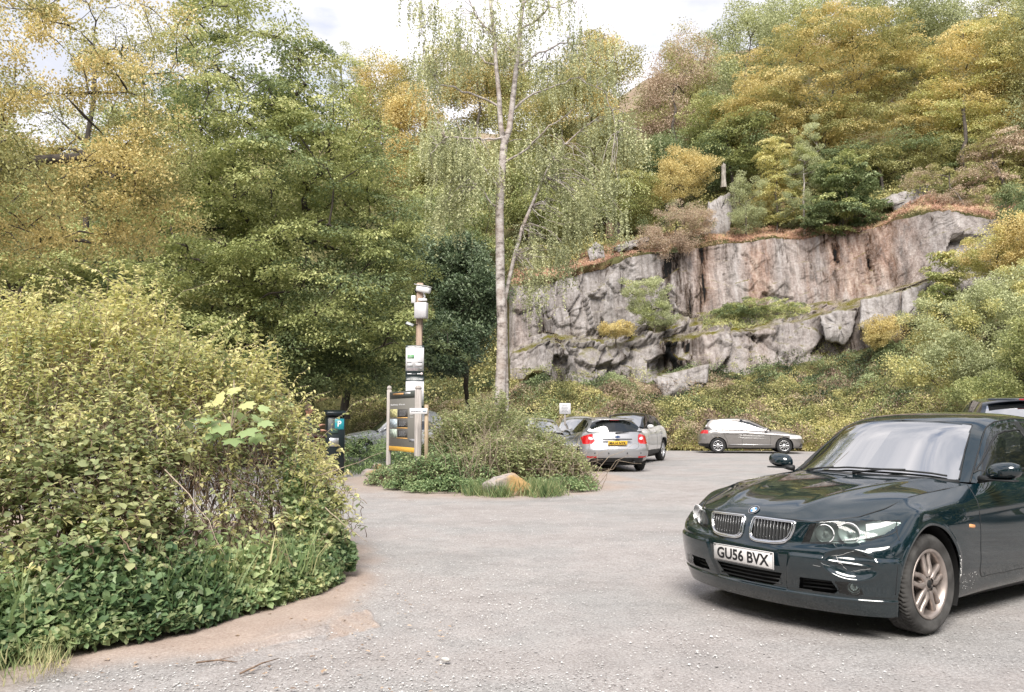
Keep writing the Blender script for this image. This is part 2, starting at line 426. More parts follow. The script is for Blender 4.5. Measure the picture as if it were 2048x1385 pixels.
# base rows: 0 toe, 1 bank, 2 lower tier foot, 3 lower tier top, 4 ledge back, 5 crest, 6 slope, 7 wood edge, 8 upper wood, 9 top
KY = {
 'toe':   [44, 43, 41, 39, 38, 37, 37, 36.5, 36, 36, 35.5, 34.5, 33, 31, 29, 27, 24, 20, 12],
 'bank':  [50, 48, 46, 44, 42.5, 41.5, 41.5, 41, 41, 41, 40.5, 40, 38.5, 37, 36, 34, 31, 27, 18],
 'l0':    [53, 51, 49, 46.5, 44.5, 44, 44, 44, 44, 44, 43.5, 43, 42, 41, 40, 38, 36, 32, 24],
 'l1':    [55, 53, 50, 47.5, 45.2, 44.9, 45, 45, 45, 45, 44.4, 43.8, 42.8, 42, 41, 39.3, 37.5, 34, 26],
 'l2':    [58, 56, 52, 49, 46, 46.8, 48, 48.5, 49, 49, 48.3, 47.4, 46, 44.4, 43.3, 42, 40, 37, 29],
 'crest': [62, 60, 56, 52, 47, 48, 49.2, 49.8, 50.2, 50.3, 49.6, 48.6, 47.2, 45.6, 44.6, 43.6, 42, 40, 32],
 'slope': [67, 65, 62, 57, 52, 53, 54, 54.5, 55, 55, 54.5, 54, 52.5, 51, 50, 49, 48, 46, 38],
 'wood':  [74, 72, 70, 64, 60, 61, 62, 63, 63, 63, 62.5, 62, 61, 60, 59, 58, 57, 55, 47],
 'upper': [90, 90, 88, 86, 84, 84, 84, 84, 84, 84, 84, 84, 84, 84, 84, 83, 82, 80, 72],
 'top':   [115, 115, 115, 115, 115, 115, 115, 115, 115, 115, 115, 115, 115, 115, 115, 115, 115, 112, 105],
}
KP = {
 'bank':  [820, 818, 812, 802, 795, 788, 785, 790, 792, 790, 785, 775, 760, 740, 720, 690, 660, 640, 620],
 'l0':    [800, 795, 780, 762, 758, 762, 766, 762, 752, 738, 726, 710, 680, 640, 620, 585, 560, 540, 520],
 'l1':    [780, 770, 755, 742, 725, 690, 700, 698, 675, 668, 640, 622, 588, 566, 560, 530, 515, 500, 480],
 'l2':    [750, 740, 722, 710, 700, 672, 655, 645, 625, 614, 606, 598, 578, 556, 530, 500, 485, 470, 440],
 'crest': [690, 680, 650, 612, 574, 562, 530, 508, 494, 482, 474, 458, 440, 426, 436, 444, 440, 420, 390],
 'slope': [640, 630, 600, 570, 545, 520, 495, 478, 455, 450, 445, 424, 400, 384, 378, 370, 365, 350, 320],
 'wood':  [570, 560, 540, 520, 500, 470, 455, 440, 400, 378, 372, 366, 358, 350, 340, 330, 320, 300, 270],
 'upper': [430, 420, 400, 380, 350, 330, 310, 290, 260, 240, 225, 210, 195, 185, 180, 175, 170, 160, 130],
 'top':   [330, 320, 300, 290, 270, 250, 235, 215, 160, 120, 100, 80, 60, 50, 40, 30, 20, 10, -30],
}
names = ['toe', 'bank', 'l0', 'l1', 'l2', 'crest', 'slope', 'wood', 'upper', 'top']
cols = np.concatenate([np.linspace(-900, 760, 60)[:-1], np.linspace(760, 1000, 40)[:-1], np.arange(1000, 2110, 2.6), np.linspace(2110, 3200, 70)])
nsub = [26, 16, 24, 12, 74, 14, 16, 14, 10]
def knot(name, c):
    Y = np.interp(c, KC, KY[name])
    if name == 'toe': return np.stack([(c - 1024) / FPX * Y, Y, 0 * Y - .03], -1)
    py = np.interp(c, KC, KP[name])
    if name in ('crest', 'l1', 'l2', 'l0'): py = py + 10 * (fbm(np.stack([c * .02, 0 * c + 3.1, 0 * c], -1), 4) - .5) * 1.4
    return np.stack([at(a, p, y) for a, p, y in zip(c, py, Y)])
K = [knot(n, cols) for n in names]
rows = []; tag_r = []
for k in range(len(K) - 1):
    s = np.linspace(0, 1, nsub[k] + 1)[:-1]
    for v in s: rows.append(K[k] * (1 - v) + K[k + 1] * v); tag_r.append(k + v)
rows.append(K[-1]); tag_r.append(9.0)
T = np.array(rows); tag_r = np.array(tag_r)          # (nr, nc, 3)
far_back = K[-1] + np.array([0, 60, 2.0]); 
# rock relief: angular blocks (cells with tilted planes)
def blocks(P, scale, amp, seed, q=(1, 1, 1)):
    g = np.random.default_rng(seed)
    Pn = P.reshape(-1, 3) * np.array(q) / scale
    lo = Pn.min(0); hi = Pn.max(0); vol = np.prod(np.maximum(hi - lo, 1)); n = int(min(2500, max(60, vol * 1.2)))
    C = lo + g.random((n, 3)) * (hi - lo); off = g.uniform(-1, 1, n); tilt = g.normal(size=(n, 3)) * .55
    out = np.empty(len(Pn))
    for i in range(0, len(Pn), 4000):
        d = ((Pn[i:i + 4000, None] - C[None]) ** 2).sum(-1); j = d.argmin(1)
        out[i:i + 4000] = off[j] + ((Pn[i:i + 4000] - C[j]) * tilt[j]).sum(1)
    return (out * amp).reshape(P.shape[:-1])
def crop(lo, hi, c0, c1):
    r = np.where((tag_r >= lo - 1e-6) & (tag_r <= hi + 1e-6))[0]; c = np.where((cols >= c0) & (cols <= c1))[0]
    return r, c
rr, cc = crop(1.6, 5.0, 1010, 2060)
sub = T[rr][:, cc]
fade = smooth(1.6, 2.0, tag_r[rr])[:, None] * smooth(1010, 1030, cols[cc])[None] * smooth(2060, 2010, cols[cc])[None]
disp = blocks(sub, 2.6, .55, 25, (1, 1, .30)) + blocks(sub, .9, .16, 26, (1, 1, .25)) + blocks(sub, 3.4, .55, 5, (1, 1, .8)) + blocks(sub, 1.3, .26, 6, (1, 1, .7)) + blocks(sub, .5, .09, 8) + (fbm(sub * 1.5, 4) - .5) * .45
rockish = np.where(tag_r[rr] < 4.0, 1.0, .50)[:, None] * np.interp(cols[cc], [1010, 1250, 1400, 1850, 1900, 2060], [1.4, 1.3, .75, .7, 1.2, 1.5])[None]
T[np.ix_(rr, cc)] = sub + (disp * fade * rockish)[..., None] * np.array([.15, -1.0, .12])
# bumpy soil elsewhere
bz = (fbm(T * .55, 4) - .5) * 1.1 * np.clip(tag_r, 0, 1)[:, None]
soil = np.where((tag_r > 2.0) & (tag_r < 5.0), .15, 1.0)[:, None]
T[..., 2] += bz * soil
hm, t, b = newmat('hillside_soil')
tc = t.nodes.new('ShaderNodeTexCoord'); n1 = TN(t, tc.outputs['Object'], .6, 8, .65); n2 = TN(t, tc.outputs['Object'], 6, 5, .7)
c1 = ramp(t, [(.3, (.050, .055, .022)), (.5, (.10, .105, .04)), (.62, (.13, .085, .045)), (.75, (.10, .105, .04))], n1.outputs[0])
t.links.new(MIX(t, .35, c1.outputs[0], ramp(t, [(.3, (.02, .02, .01)), (.7, (.17, .14, .075))], n2.outputs[0]).outputs[0]), b.inputs['Base Color'])
b.inputs['Roughness'].default_value = .95; b.inputs['Specular IOR Level'].default_value = .1
# rock material: grey slate with rust, black and white streaks running down, moss on ledges
rm, t, b = newmat('quarry_rock')
tc = t.nodes.new('ShaderNodeTexCoord'); O = tc.outputs['Object']
mp = t.nodes.new('ShaderNodeMapping'); mp.inputs['Scale'].default_value = (1.0, .5, .065); t.links.new(O, mp.inputs[0]); ST = mp.outputs[0]
nb = TN(t, O, .9, 8, .65); ns = TN(t, ST, 2.6, 8, .7); nr = TN(t, ST, .62, 6, .6); nf = TN(t, O, 7, 7, .75); nr2 = TN(t, O, .20, 3, .5)
base = ramp(t, [(.30, (.17, .155, .155)), (.45, (.33, .31, .305)), (.58, (.46, .44, .43)), (.72, (.60, .58, .57))], nb.outputs[0])
s1 = MIX(t, .72, base.outputs[0], ramp(t, [(.34, (.07, .065, .06)), (.45, (.30, .27, .25)), (.58, (.46, .43, .42)), (.70, (.70, .68, .66))], ns.outputs[0]).outputs[0])
rmask = t.nodes.new('ShaderNodeMath'); rmask.operation = 'MULTIPLY'
t.links.new(ramp(t, [(.43, (0, 0, 0)), (.54, (1, 1, 1))], nr.outputs[0]).outputs[0], rmask.inputs[0])
t.links.new(ramp(t, [(.38, (.12, .12, .12)), (.50, (1, 1, 1))], nr2.outputs[0]).outputs[0], rmask.inputs[1])
ar = t.nodes.new('ShaderNodeAttribute'); ar.attribute_name = 'rust'
rma = t.nodes.new('ShaderNodeMath'); rma.operation = 'MULTIPLY'; rma.use_clamp = True
t.links.new(ramp(t, [(.35, (.20, .20, .20)), (.50, (1, 1, 1))], nr.outputs[0]).outputs[0], rma.inputs[0]); t.links.new(ar.outputs['Fac'], rma.inputs[1])
s2 = MIX(t, rma.outputs[0], s1, ramp(t, [(.35, (.10, .06, .045)), (.5, (.32, .20, .145)), (.65, (.56, .43, .35))], ns.outputs[0]).outputs[0])
s3 = MIX(t, .30, s2, ramp(t, [(.3, (.06, .055, .05)), (.5, (.38, .36, .35)), (.72, (.80, .77, .75))], nf.outputs[0]).outputs[0])
blk = TN(t, ST, 1.1, 7, .7)
ak = t.nodes.new('ShaderNodeAttribute'); ak.attribute_name = 'dark'
bmm = t.nodes.new('ShaderNodeMath'); bmm.operation = 'ADD'; bmm.use_clamp = True; bm2 = t.nodes.new('ShaderNodeMath'); bm2.operation = 'MULTIPLY'
t.links.new(ak.outputs['Fac'], bm2.inputs[0]); t.links.new(ramp(t, [(.42, (.95, .95, .95)), (.54, (.05, .05, .05))], blk.outputs[0]).outputs[0], bm2.inputs[1])
t.links.new(ramp(t, [(.34, (.9, .9, .9)), (.42, (0, 0, 0))], blk.outputs[0]).outputs[0], bmm.inputs[0]); t.links.new(bm2.outputs[0], bmm.inputs[1])
s4 = MIX(t, bmm.outputs[0], s3, (.055, .045, .038))
geo = t.nodes.new('ShaderNodeNewGeometry'); sx = t.nodes.new('ShaderNodeSeparateXYZ'); t.links.new(geo.outputs['Normal'], sx.inputs[0])
mm = t.nodes.new('ShaderNodeMath'); mm.operation = 'MULTIPLY'
t.links.new(ramp(t, [(.55, (0, 0, 0)), (.85, (1, 1, 1))], sx.outputs[2]).outputs[0], mm.inputs[0]); t.links.new(ramp(t, [(.4, (.2, .2, .2)), (.6, (1, 1, 1))], nb.outputs[0]).outputs[0], mm.inputs[1])
s5 = MIX(t, mm.outputs[0], s4, (.16, .15, .06))
hsv = t.nodes.new('ShaderNodeHueSaturation'); hsv.inputs['Value'].default_value = .86; bc = t.nodes.new('ShaderNodeBrightContrast'); bc.inputs['Contrast'].default_value = .14; t.links.new(s5, bc.inputs[0]); t.links.new(bc.outputs[0], hsv.inputs['Color']); t.links.new(hsv.outputs[0], b.inputs['Base Color']); b.inputs['Roughness'].default_value = .8; b.inputs['Specular IOR Level'].default_value = .3
bp = t.nodes.new('ShaderNodeBump'); bp.inputs['Strength'].default_value = .8; bp.inputs['Distance'].default_value = .12; t.links.new(nf.outputs[0], bp.inputs['Height'])
t.links.new(bp.outputs[0], b.inputs['Normal'])
nr_, nc_ = T.shape[:2]
q = grid_faces(nr_, nc_, flip=False); fr = np.repeat(tag_r[:-1], nc_ - 1); fc = np.tile(cols[:-1], nr_ - 1)
isrock = (fr >= 1.98) & (fr < 4.98) & (fc > 1018) & (fc < 2055)
def submesh(name, Vall, faces, mat, smooth=False, parent=None, attr=None):
    u, inv = np.unique(faces, return_inverse=True)
    return mesh(name, Vall[u], inv.reshape(faces.shape), mat, parent, smooth, attr={k: a[u] for k, a in attr.items()} if attr else None)
TV = T.reshape(-1, 3)
tag(submesh('hillside', TV, q[~isrock], hm, True), kind='structure')
pxg = np.broadcast_to(cols[None], (nr_, nc_)).ravel() + 14 * (fbm(TV * .5, 3) - .5)
rust_a = np.interp(pxg, [1000, 1030, 1075, 1340, 1380, 1410, 1440, 1475, 1500, 1535, 1560, 1600, 1640, 1700, 1790, 1830, 1860, 2060], [.6, .5, .05, .05, .5, 1, .35, .2, 1, .9, .15, .5, 1, .95, 1, .5, .15, .1]) * np.interp(np.repeat(tag_r, nc_), [0, 3.0, 3.9, 4.1], [.35, .35, .5, 1])
dark_a = np.interp(pxg, [1000, 1085, 1110, 1160, 1300, 1345, 1395, 1430, 1620, 1645, 1660, 1740, 1760, 1800, 2060], [.2, .2, .8, .2, .3, 1, .9, .2, .1, .8, .2, .3, .9, .35, .3])
tag(submesh('quarry_face', TV, q[isrock], rm, False, attr={'rust': rust_a, 'dark': dark_a}), kind='structure')
# where the hillside is, as a look-up for planting things
def hill(px, tr):
    """point of the hillside at photo column px, profile position tr (0 toe .. 9 top)"""
    i = np.interp(tr, tag_r, np.arange(nr_)); j = np.interp(px, cols, np.arange(nc_))
    i0 = np.minimum(np.floor(i).astype(int), nr_ - 2); j0 = np.minimum(np.floor(j).astype(int), nc_ - 2); a = (i - i0)[..., None]; bb = (j - j0)[..., None]
    return (T[i0, j0] * (1 - a) * (1 - bb) + T[i0 + 1, j0] * a * (1 - bb) + T[i0, j0 + 1] * (1 - a) * bb + T[i0 + 1, j0 + 1] * a * bb)
# far bare fell behind the wood
fx = np.linspace(-700, 3000, 150)
ry = np.interp(fx, [-700, 600, 1150, 1240, 1290, 1340, 1420, 1600, 2000, 3000], [330, 300, 250, 195, 160, 138, 115, 80, 40, 0])
ry = ry + 8 * (fbm(np.stack([fx * .01, 0 * fx, 0 * fx], -1), 4) - .5)
A0 = np.stack([at(a, 420, 190) for a in fx]); A1 = np.stack([at(a, p + 20, 235) for a, p in zip(fx, ry)]); A2 = np.stack([at(a, p, 260) for a, p in zip(fx, ry)]); A3 = A2 + np.array([0, 90, -30])
lv = np.concatenate([np.linspace(0, 1, 14)[:-1], 1 + np.linspace(0, 1, 5)[:-1], 2 + np.linspace(0, 1, 5)])
G = np.stack([[A0, A1, A2, A3][min(2, int(v))] * (1 - (v - min(2, int(v)))) + [A0, A1, A2, A3][min(2, int(v)) + 1] * (v - min(2, int(v))) for v in lv])
G[..., 2] += (fbm(G * .06, 4) - .5) * 7
fm, t, b = newmat('fell_bracken')
tc = t.nodes.new('ShaderNodeTexCoord'); n1 = TN(t, tc.outputs['Object'], .12, 9, .7)
t.links.new(ramp(t, [(.35, (.16, .12, .08)), (.5, (.26, .19, .13)), (.65, (.20, .19, .10))], n1.outputs[0]).outputs[0], b.inputs['Base Color']); b.inputs['Roughness'].default_value = .95
tag(mesh('hills', G.reshape(-1, 3), grid_faces(len(lv), len(fx)), fm, smooth=True), kind='structure')
# ================================================================== PLANTS
PM = 1.9
def lobe(px, py, rx, ry, Y, dr=None, w=1.0):
    s = Y / FPX
    return (at(px, py, Y), np.array([rx * s, (rx * s if dr is None else dr), ry * s]), w)
def sample_lobes(L, n, g, shell=.5):
    L = [(l + (1.0,))[:3] for l in L]; vol = np.array([w * np.prod(r) ** .85 for _, r, w in L]); k = g.choice(len(L), n, p=vol / vol.sum())
    d = rdir(n, 0, g); rad = (shell + (1 - shell) * g.random(n)) ** .6
    C = np.array([c for c, _, _ in L])[k]; Rr = np.array([r for _, r, _ in L])[k]
    rad = rad * (.62 + .80 * fbm(d * 2.2 + k[:, None] * 3.7 + 9, 2))
    return C + d * rad[:, None] * Rr
def curve(a, b, n, g, lift=.12, jit=.05):
    t = np.linspace(0, 1, n)[:, None]; L = np.linalg.norm(b - a)
    P = a + (b - a) * t
    P[:, 2] += lift * L * np.sin(np.pi * t[:, 0]) * (1 if g.random() < .8 else -.5)
    if n > 2: P[1:-1] += g.normal(size=(n - 2, 3)) * jit * L
    return P
def skeleton(trunk, tips, g, lift=.10, jit=.045, up=.5, rt=.012, pw=.42, seg=5):
    """branches from a trunk polyline to crown points; returns chains [(pts, radii)]"""
    pos = [p for p in trunk]; par = [-1] + list(range(len(trunk) - 1))
    chains = [list(range(len(trunk)))]
    o = np.argsort(np.linalg.norm(tips - trunk[-1], axis=1) + 0.35 * np.linalg.norm(tips - trunk[len(trunk) // 2], axis=1))
    arr = np.zeros((len(trunk) + len(tips) * seg + 5, 3)); m = len(trunk); arr[:m] = trunk
    ends = []
    ok0 = max(1, int(len(trunk) * .35))
    for i in o:
        A = tips[i]; q = arr[ok0:m]; d = np.linalg.norm(q - A, axis=1); above = np.maximum(0, q[:, 2] - A[2] + .15 * d)
        j = int((d + up * above * 1.5).argmin()) + ok0
        n = max(3, min(seg, int(d[j - ok0] / .5) + 2)); P = curve(arr[j], A, n, g, lift, jit)
        ids = [j]
        for p in P[1:]:
            arr[m] = p; par.append(ids[-1]); ids.append(m); m += 1
        chains.append(ids); ends.append(m - 1)
    w = np.zeros(m)
    w[ends] += 1
    for k in range(m - 1, 0, -1): w[par[k]] += w[k]
    r = rt * np.maximum(w, .6) ** pw
    r[ends] = rt * .5
    return [(arr[c], np.minimum(r[c], np.maximum.accumulate(r[c][::-1])[::-1])) for c in chains]
def wood(chains, name, mat, parent, k=5, root=None, kt=10):
    mb = MB()
    for i, (P, r) in enumerate(chains):
        if i == 0 and root is not None: r = np.maximum(r, np.interp(np.arange(len(P)), [0, 1, len(P) - 1], [root * 1.35, root, r[-1]]))
        if i > 0 and len(r) > 1:
            r = r.copy(); r[0] = min(r[0], r[1] * 1.4)
        mb.tube(P, r, kt if i == 0 else k, cap=False)
    return mb.build(name, mat, parent, smooth=True)
def foliage(tips, style, n, sz, rad, g, lv, vmean=None):
    """leaves gathered round each tip. style: spray (flat layered), blob, weep, up"""
    m = len(tips); k = np.repeat(np.arange(m), n); q = len(k)
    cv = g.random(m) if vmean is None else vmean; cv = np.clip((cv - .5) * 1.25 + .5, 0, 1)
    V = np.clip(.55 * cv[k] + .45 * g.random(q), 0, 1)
    if style == 'spray':
        a = g.uniform(0, 2 * np.pi, q); rr = rad * np.sqrt(g.random(q)) * g.uniform(.6, 1.2, m)[k]
        nrm = rdir(m, 3.0, g)[k]
        u = np.cross(nrm, [1, 0.2, 0]); u /= np.linalg.norm(u, axis=1, keepdims=True); v = np.cross(nrm, u)
        out = u * np.cos(a)[:, None] + v * np.sin(a)[:, None]
        P = tips[k] + out * rr[:, None] + np.stack([0 * a, 0 * a, -.35 * rr ** 2 / rad + g.normal(size=q) * rad * .09], -1)
        D = out + g.normal(size=(q, 3)) * .45 + np.array([0, 0, -.35]); U = nrm + g.normal(size=(q, 3)) * .35
    elif style == 'blob':
        d = rdir(q, .15, g); P = tips[k] + d * (rad * g.random(q)[:, None] ** .5) * np.array([1, 1, .7]) * g.uniform(.6, 1.25, m)[k][:, None]
        D = d + g.normal(size=(q, 3)) * .8; U = rdir(q, .8, g)
    elif style == 'weep':
        ns = max(1, n // 26); st = g.integers(0, ns, q); seed = (k * 131 + st)
        off = g.normal(size=(m * 200, 3))[(seed * 7919) % (m * 200)] * rad * .42; off[:, 2] *= .3
        ln = rad * 2.6 * (.35 + .65 * g.random(m * 200)[(seed * 104729) % (m * 200)])
        s = g.random(q); P = tips[k] + off + np.stack([.15 * off[:, 0] * s, .15 * off[:, 1] * s, -s * ln], -1) + g.normal(size=(q, 3)) * rad * .035
        D = rdir(q, -1.1, g); U = rdir(q, .2, g)
    elif style == 'up':
        d = rdir(q, 1.2, g); P = tips[k] + d * (rad * g.random(q)[:, None] ** .6)
        D = d + g.normal(size=(q, 3)) * .6; U = rdir(q, .6, g)
    return P, D, U, sz * g.uniform(.65, 1.25, q), V
BK = dict(grey=barkmat('bark_grey', (.045, .038, .030), (.14, .115, .09)), dark=barkmat('bark_dark', (.018, .015, .012), (.07, .055, .042)),
          birch=None, pale=barkmat('bark_pale', (.16, .14, .12), (.42, .38, .34)), brown=barkmat('bark_brown', (.07, .042, .028), (.20, .125, .085)))
# birch bark: silvery with dark bands and brown patches
m_, t, b = newmat('bark_birch')
tc = t.nodes.new('ShaderNodeTexCoord'); mp = t.nodes.new('ShaderNodeMapping'); mp.inputs['Scale'].default_value = (3.0, 3.0, 5.5); t.links.new(tc.outputs['Object'], mp.inputs[0])
n1 = TN(t, mp.outputs[0], 1.6, 8, .7); n2 = TN(t, tc.outputs['Object'], 1.4, 6, .6); n3 = TN(t, tc.outputs['Object'], 18, 4, .6)
c1 = ramp(t, [(.38, (.05, .04, .035)), (.44, (.24, .20, .185)), (.53, (.43, .385, .36)), (.68, (.60, .57, .55))], n1.outputs[0])
c2 = MIX(t, ramp(t, [(.48, (0, 0, 0)), (.66, (.7, .7, .7))], n2.outputs[0]).outputs[0], c1.outputs[0], (.30, .22, .175))
c3 = MIX(t, .2, c2, ramp(t, [(.3, (.10, .08, .06)), (.7, (.65, .6, .55))], n3.outputs[0]).outputs[0])
t.links.new(c3, b.inputs['Base Color']); b.inputs['Roughness'].default_value = .8
bp = t.nodes.new('ShaderNodeBump'); bp.inputs['Strength'].default_value = .5; bp.inputs['Distance'].default_value = .02; t.links.new(n1.outputs[0], bp.inputs['Height']); t.links.new(bp.outputs[0], b.inputs['Normal'])
BK['birch'] = m_
LM = {
 'green':  leafmat('leaf_green', [(.060, .078, .026), (.17, .20, .070), (.32, .34, .13), (.52, .50, .23)]),
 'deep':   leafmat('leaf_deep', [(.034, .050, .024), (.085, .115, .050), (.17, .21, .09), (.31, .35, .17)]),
 'gold':   leafmat('leaf_gold', [(.14, .125, .040), (.32, .27, .10), (.51, .42, .17), (.66, .54, .26)]),
 'olive':  leafmat('leaf_olive', [(.070, .075, .025), (.17, .17, .06), (.30, .29, .11), (.48, .43, .18)]),
 'lime':   leafmat('leaf_lime', [(.15, .165, .055), (.31, .32, .11), (.49, .45, .18), (.62, .55, .27)]),
 'amber':  leafmat('leaf_amber', [(.16, .125, .045), (.34, .27, .10), (.51, .41, .165), (.60, .50, .23)]),
 'grey':   leafmat('leaf_greygreen', [(.09, .105, .052), (.20, .225, .11), (.35, .37, .19), (.51, .52, .29)]),
 'birch':  leafmat('leaf_birch', [(.12, .13, .065), (.24, .255, .13), (.39, .40, .21), (.54, .53, .31)]),
 'rust':   leafmat('leaf_rust', [(.13, .09, .065), (.28, .20, .14), (.44, .34, .25), (.38, .35, .19)]),
 'dusk':   leafmat('leaf_evergreen', [(.016, .027, .014), (.042, .066, .034), (.10, .14, .07), (.23, .28, .16)], trans=.12, rough=.35),
 'straw':  leafmat('leaf_straw', [(.20, .15, .10), (.38, .29, .20), (.55, .44, .32), (.62, .53, .38)], trans=.2),
 'bracken':leafmat('leaf_bracken', [(.24, .13, .09), (.42, .25, .17), (.58, .38, .27), (.42, .36, .18)], trans=.2),
}
def tree(name, label, cat, lobes, base, mat, bark='grey', tips=200, per=140, sz=.1, rad=.6, style='blob', kind='tri', root=.25, seed=1, shell=.45,
         trunk=None, group=None, lift=.10, jit=.045, up=.5, rt=.012, mix=None, wid=1.0, inner=None, pw=.42, k=5):
    g = np.random.default_rng(seed)
    base = np.asarray(base, float)
    o = thing(name, label, cat, base, group=group)
    if trunk is None:
        C = np.mean([l[0] for l in lobes], 0); top = np.mean([l[0][2] + l[1][2] * .35 for l in lobes])
        h = top - base[2]; tt = np.linspace(0, 1, 9)
        trunk = base + np.stack([(C[0] - base[0]) * tt ** 1.5, (C[1] - base[1]) * tt ** 1.5, h * tt], -1)
        trunk[1:] += g.normal(size=(8, 3)) * np.array([.007, .007, 0]) * h
    trunk = np.asarray(trunk, float)
    tp = sample_lobes(lobes, tips, g, shell)
    ch = skeleton(trunk - base, tp - base, g, lift, jit, up, rt, pw)
    wood(ch, 'trunk', BK[bark], o, k=k, root=root)
    per = int(per * PM)
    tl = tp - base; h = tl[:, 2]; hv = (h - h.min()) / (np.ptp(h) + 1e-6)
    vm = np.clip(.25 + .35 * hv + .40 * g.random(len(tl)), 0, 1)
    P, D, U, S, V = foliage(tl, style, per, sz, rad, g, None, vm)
    mats = [mat] + ([mix[0]] if mix else [])
    if mix:
        s = np.repeat(fbm(tl * .35 + seed, 3) + .10 * g.normal(size=len(tl)) < mix[1], per)
        a = ~s
        Leaves().add(P[a], D[a], U[a], S[a], V[a], kind, wid).build('crown', LM[mat], o)
        if s.any(): Leaves().add(P[s], D[s], U[s], S[s], V[s], kind, wid).build('crown', LM[mix[0]], o)
    else:
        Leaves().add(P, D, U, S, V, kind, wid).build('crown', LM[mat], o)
    return o
def L(*a, **k): return lobe(*a, **k)
# ---- trees on the left
g0 = lambda px, Y: at(px, 839.4 + HC * FPX / Y, Y)
tree('oak_tree', 'broad tree reaching in from the left edge with golden yellow leaves on dark limbs', 'tree',
     [L(90, 400, 250, 110, 12.5), L(250, 330, 150, 100, 13.2), L(20, 120, 260, 100, 12.5, w=.34), L(190, 60, 230, 85, 13.5, w=.32), L(330, 250, 70, 75, 13.6), L(-260, 200, 260, 240, 12.5), L(300, 420, 90, 50, 13)],
     g0(-560, 12.5), 'gold', 'dark', tips=470, per=112, sz=.052, rad=.33, seed=11, mix=('olive', .47), root=.15, rt=.0055, up=.2, kind='tri', k=6,
     trunk=[g0(-560, 12.5) + np.array([0, 0, z]) for z in (0, 1.5, 3)] + [at(-420, 520, 12.5), at(-230, 420, 12.4), at(-60, 360, 12.3), at(60, 322, 12.4), at(170, 315, 12.6), at(260, 335, 12.9)])
tree('hornbeam_tree', 'tall full green tree with layered sprays behind the front bush', 'tree',
     [L(480, 140, 175, 120, 24, w=.55), L(560, 330, 250, 140, 24), L(640, 540, 220, 110, 23.5), L(420, 520, 210, 170, 24), L(730, 660, 150, 75, 22.5), L(640, 200, 120, 90, 24.5, w=.6), L(455, 20, 95, 70, 24, w=.6), L(300, 300, 130, 160, 25, w=.6),
      L(520, 690, 230, 60, 23), L(770, 440, 75, 90, 24), L(860, 680, 70, 38, 22), L(560, 745, 240, 45, 24), L(330, 700, 170, 60, 24)],
     g0(470, 24), 'green', 'dark', tips=900, per=135, sz=.10, rad=.72, style='spray', seed=12, root=.26, rt=.013, shell=.35, mix=('deep', .44), k=5, jit=.06)
tree('ash_tree', 'thin leafy young tree showing sky behind the golden limbs, top left', 'tree',
     [L(150, 60, 200, 110, 30), L(330, 120, 130, 120, 30), L(60, 240, 150, 100, 30)], g0(150, 30), 'olive', 'dark', tips=130, per=50, sz=.09, rad=.6, seed=13, root=.14, shell=.2)
tree('beech_tree', 'dense green tree low at the left edge behind the bush', 'tree',
     [L(40, 540, 190, 150, 21), L(220, 620, 170, 110, 21), L(-160, 520, 200, 260, 21), L(90, 700, 260, 70, 20)], g0(20, 21), 'olive', 'dark', tips=330, per=120, sz=.10, rad=.62, style='spray', seed=14, root=.3, mix=('green', .52))
tree('laurel_bush', 'dark glossy evergreen bush standing left of the birch trunk', 'bush',
     [L(935, 600, 62, 115, 31), L(880, 520, 60, 48, 32), L(905, 690, 70, 60, 30)], hill(940, .3), 'dusk', 'dark', tips=210, per=120, sz=.13, rad=.5, seed=15, root=.12, style='blob', wid=.8)
tree('hazel_bush', 'olive green bush between the tall green tree and the dark evergreen', 'bush',
     [L(820, 505, 75, 50, 35), L(800, 590, 70, 60, 34)], hill(820, .4), 'green', 'dark', tips=110, per=110, sz=.13, rad=.6, seed=16, root=.12)
# ---- the birch
BB = at(1000, 792, 19.6); BB[2] = .2
def P_(px, py, dy=0): return at(px, py, 19.6 + dy)
o = thing('birch_tree', 'tall silver birch with forked pale trunk and drooping leaves behind the middle bush', 'tree', BB)
g = np.random.default_rng(31)
main = np.array([BB] + [P_(*p) for p in [(1000, 790), (1003, 720), (1004, 650), (1001, 580), (1000, 500), (999, 420), (1003, 350), (1008, 290)]]) - BB
forkR = np.array([P_(*p) for p in [(1008, 290), (1019, 258), (1024, 215), (1030, 160), (1036, 105), (1041, 50), (1047, 0), (1052, -70), (1060, -160)]]) - BB
forkL = np.array([P_(*p) for p in [(1008, 290), (1001, 250), (998, 190), (992, 130), (988, 70), (980, 0), (970, -80), (960, -170)]]) - BB
ch = [(main, np.interp(np.arange(9), [0, 1, 8], [.165, .132, .095])), (forkR, np.linspace(.085, .03, 9)), (forkL, np.linspace(.075, .025, 8))]
limbs = [[(1001, 385), (985, 350), (958, 310), (940, 270), (915, 250)], [(1006, 275), (975, 285), (930, 288), (890, 296), (868, 330)], [(999, 420), (978, 400), (960, 372), (930, 350)],
         [(1040, 60), (1085, 35), (1120, 25), (1170, 20)], [(1032, 145), (1070, 110), (1120, 80), (1170, 72), (1210, 60)], [(992, 130), (960, 100), (930, 70), (900, 20)], [(1000, 215), (930, 180), (880, 160), (840, 110), (850, 60), (830, 30)],
         [(1022, 225), (1060, 190), (1110, 170), (1160, 150), (1220, 190), (1235, 260)], [(1004, 330), (1060, 300), (1100, 270), (1140, 250)], [(988, 70), (960, 40), (930, -20), (880, -60)], [(1045, 10), (1090, -30), (1150, -60), (1200, -30)], [(1036, 105), (1000, 60), (985, 20)]]
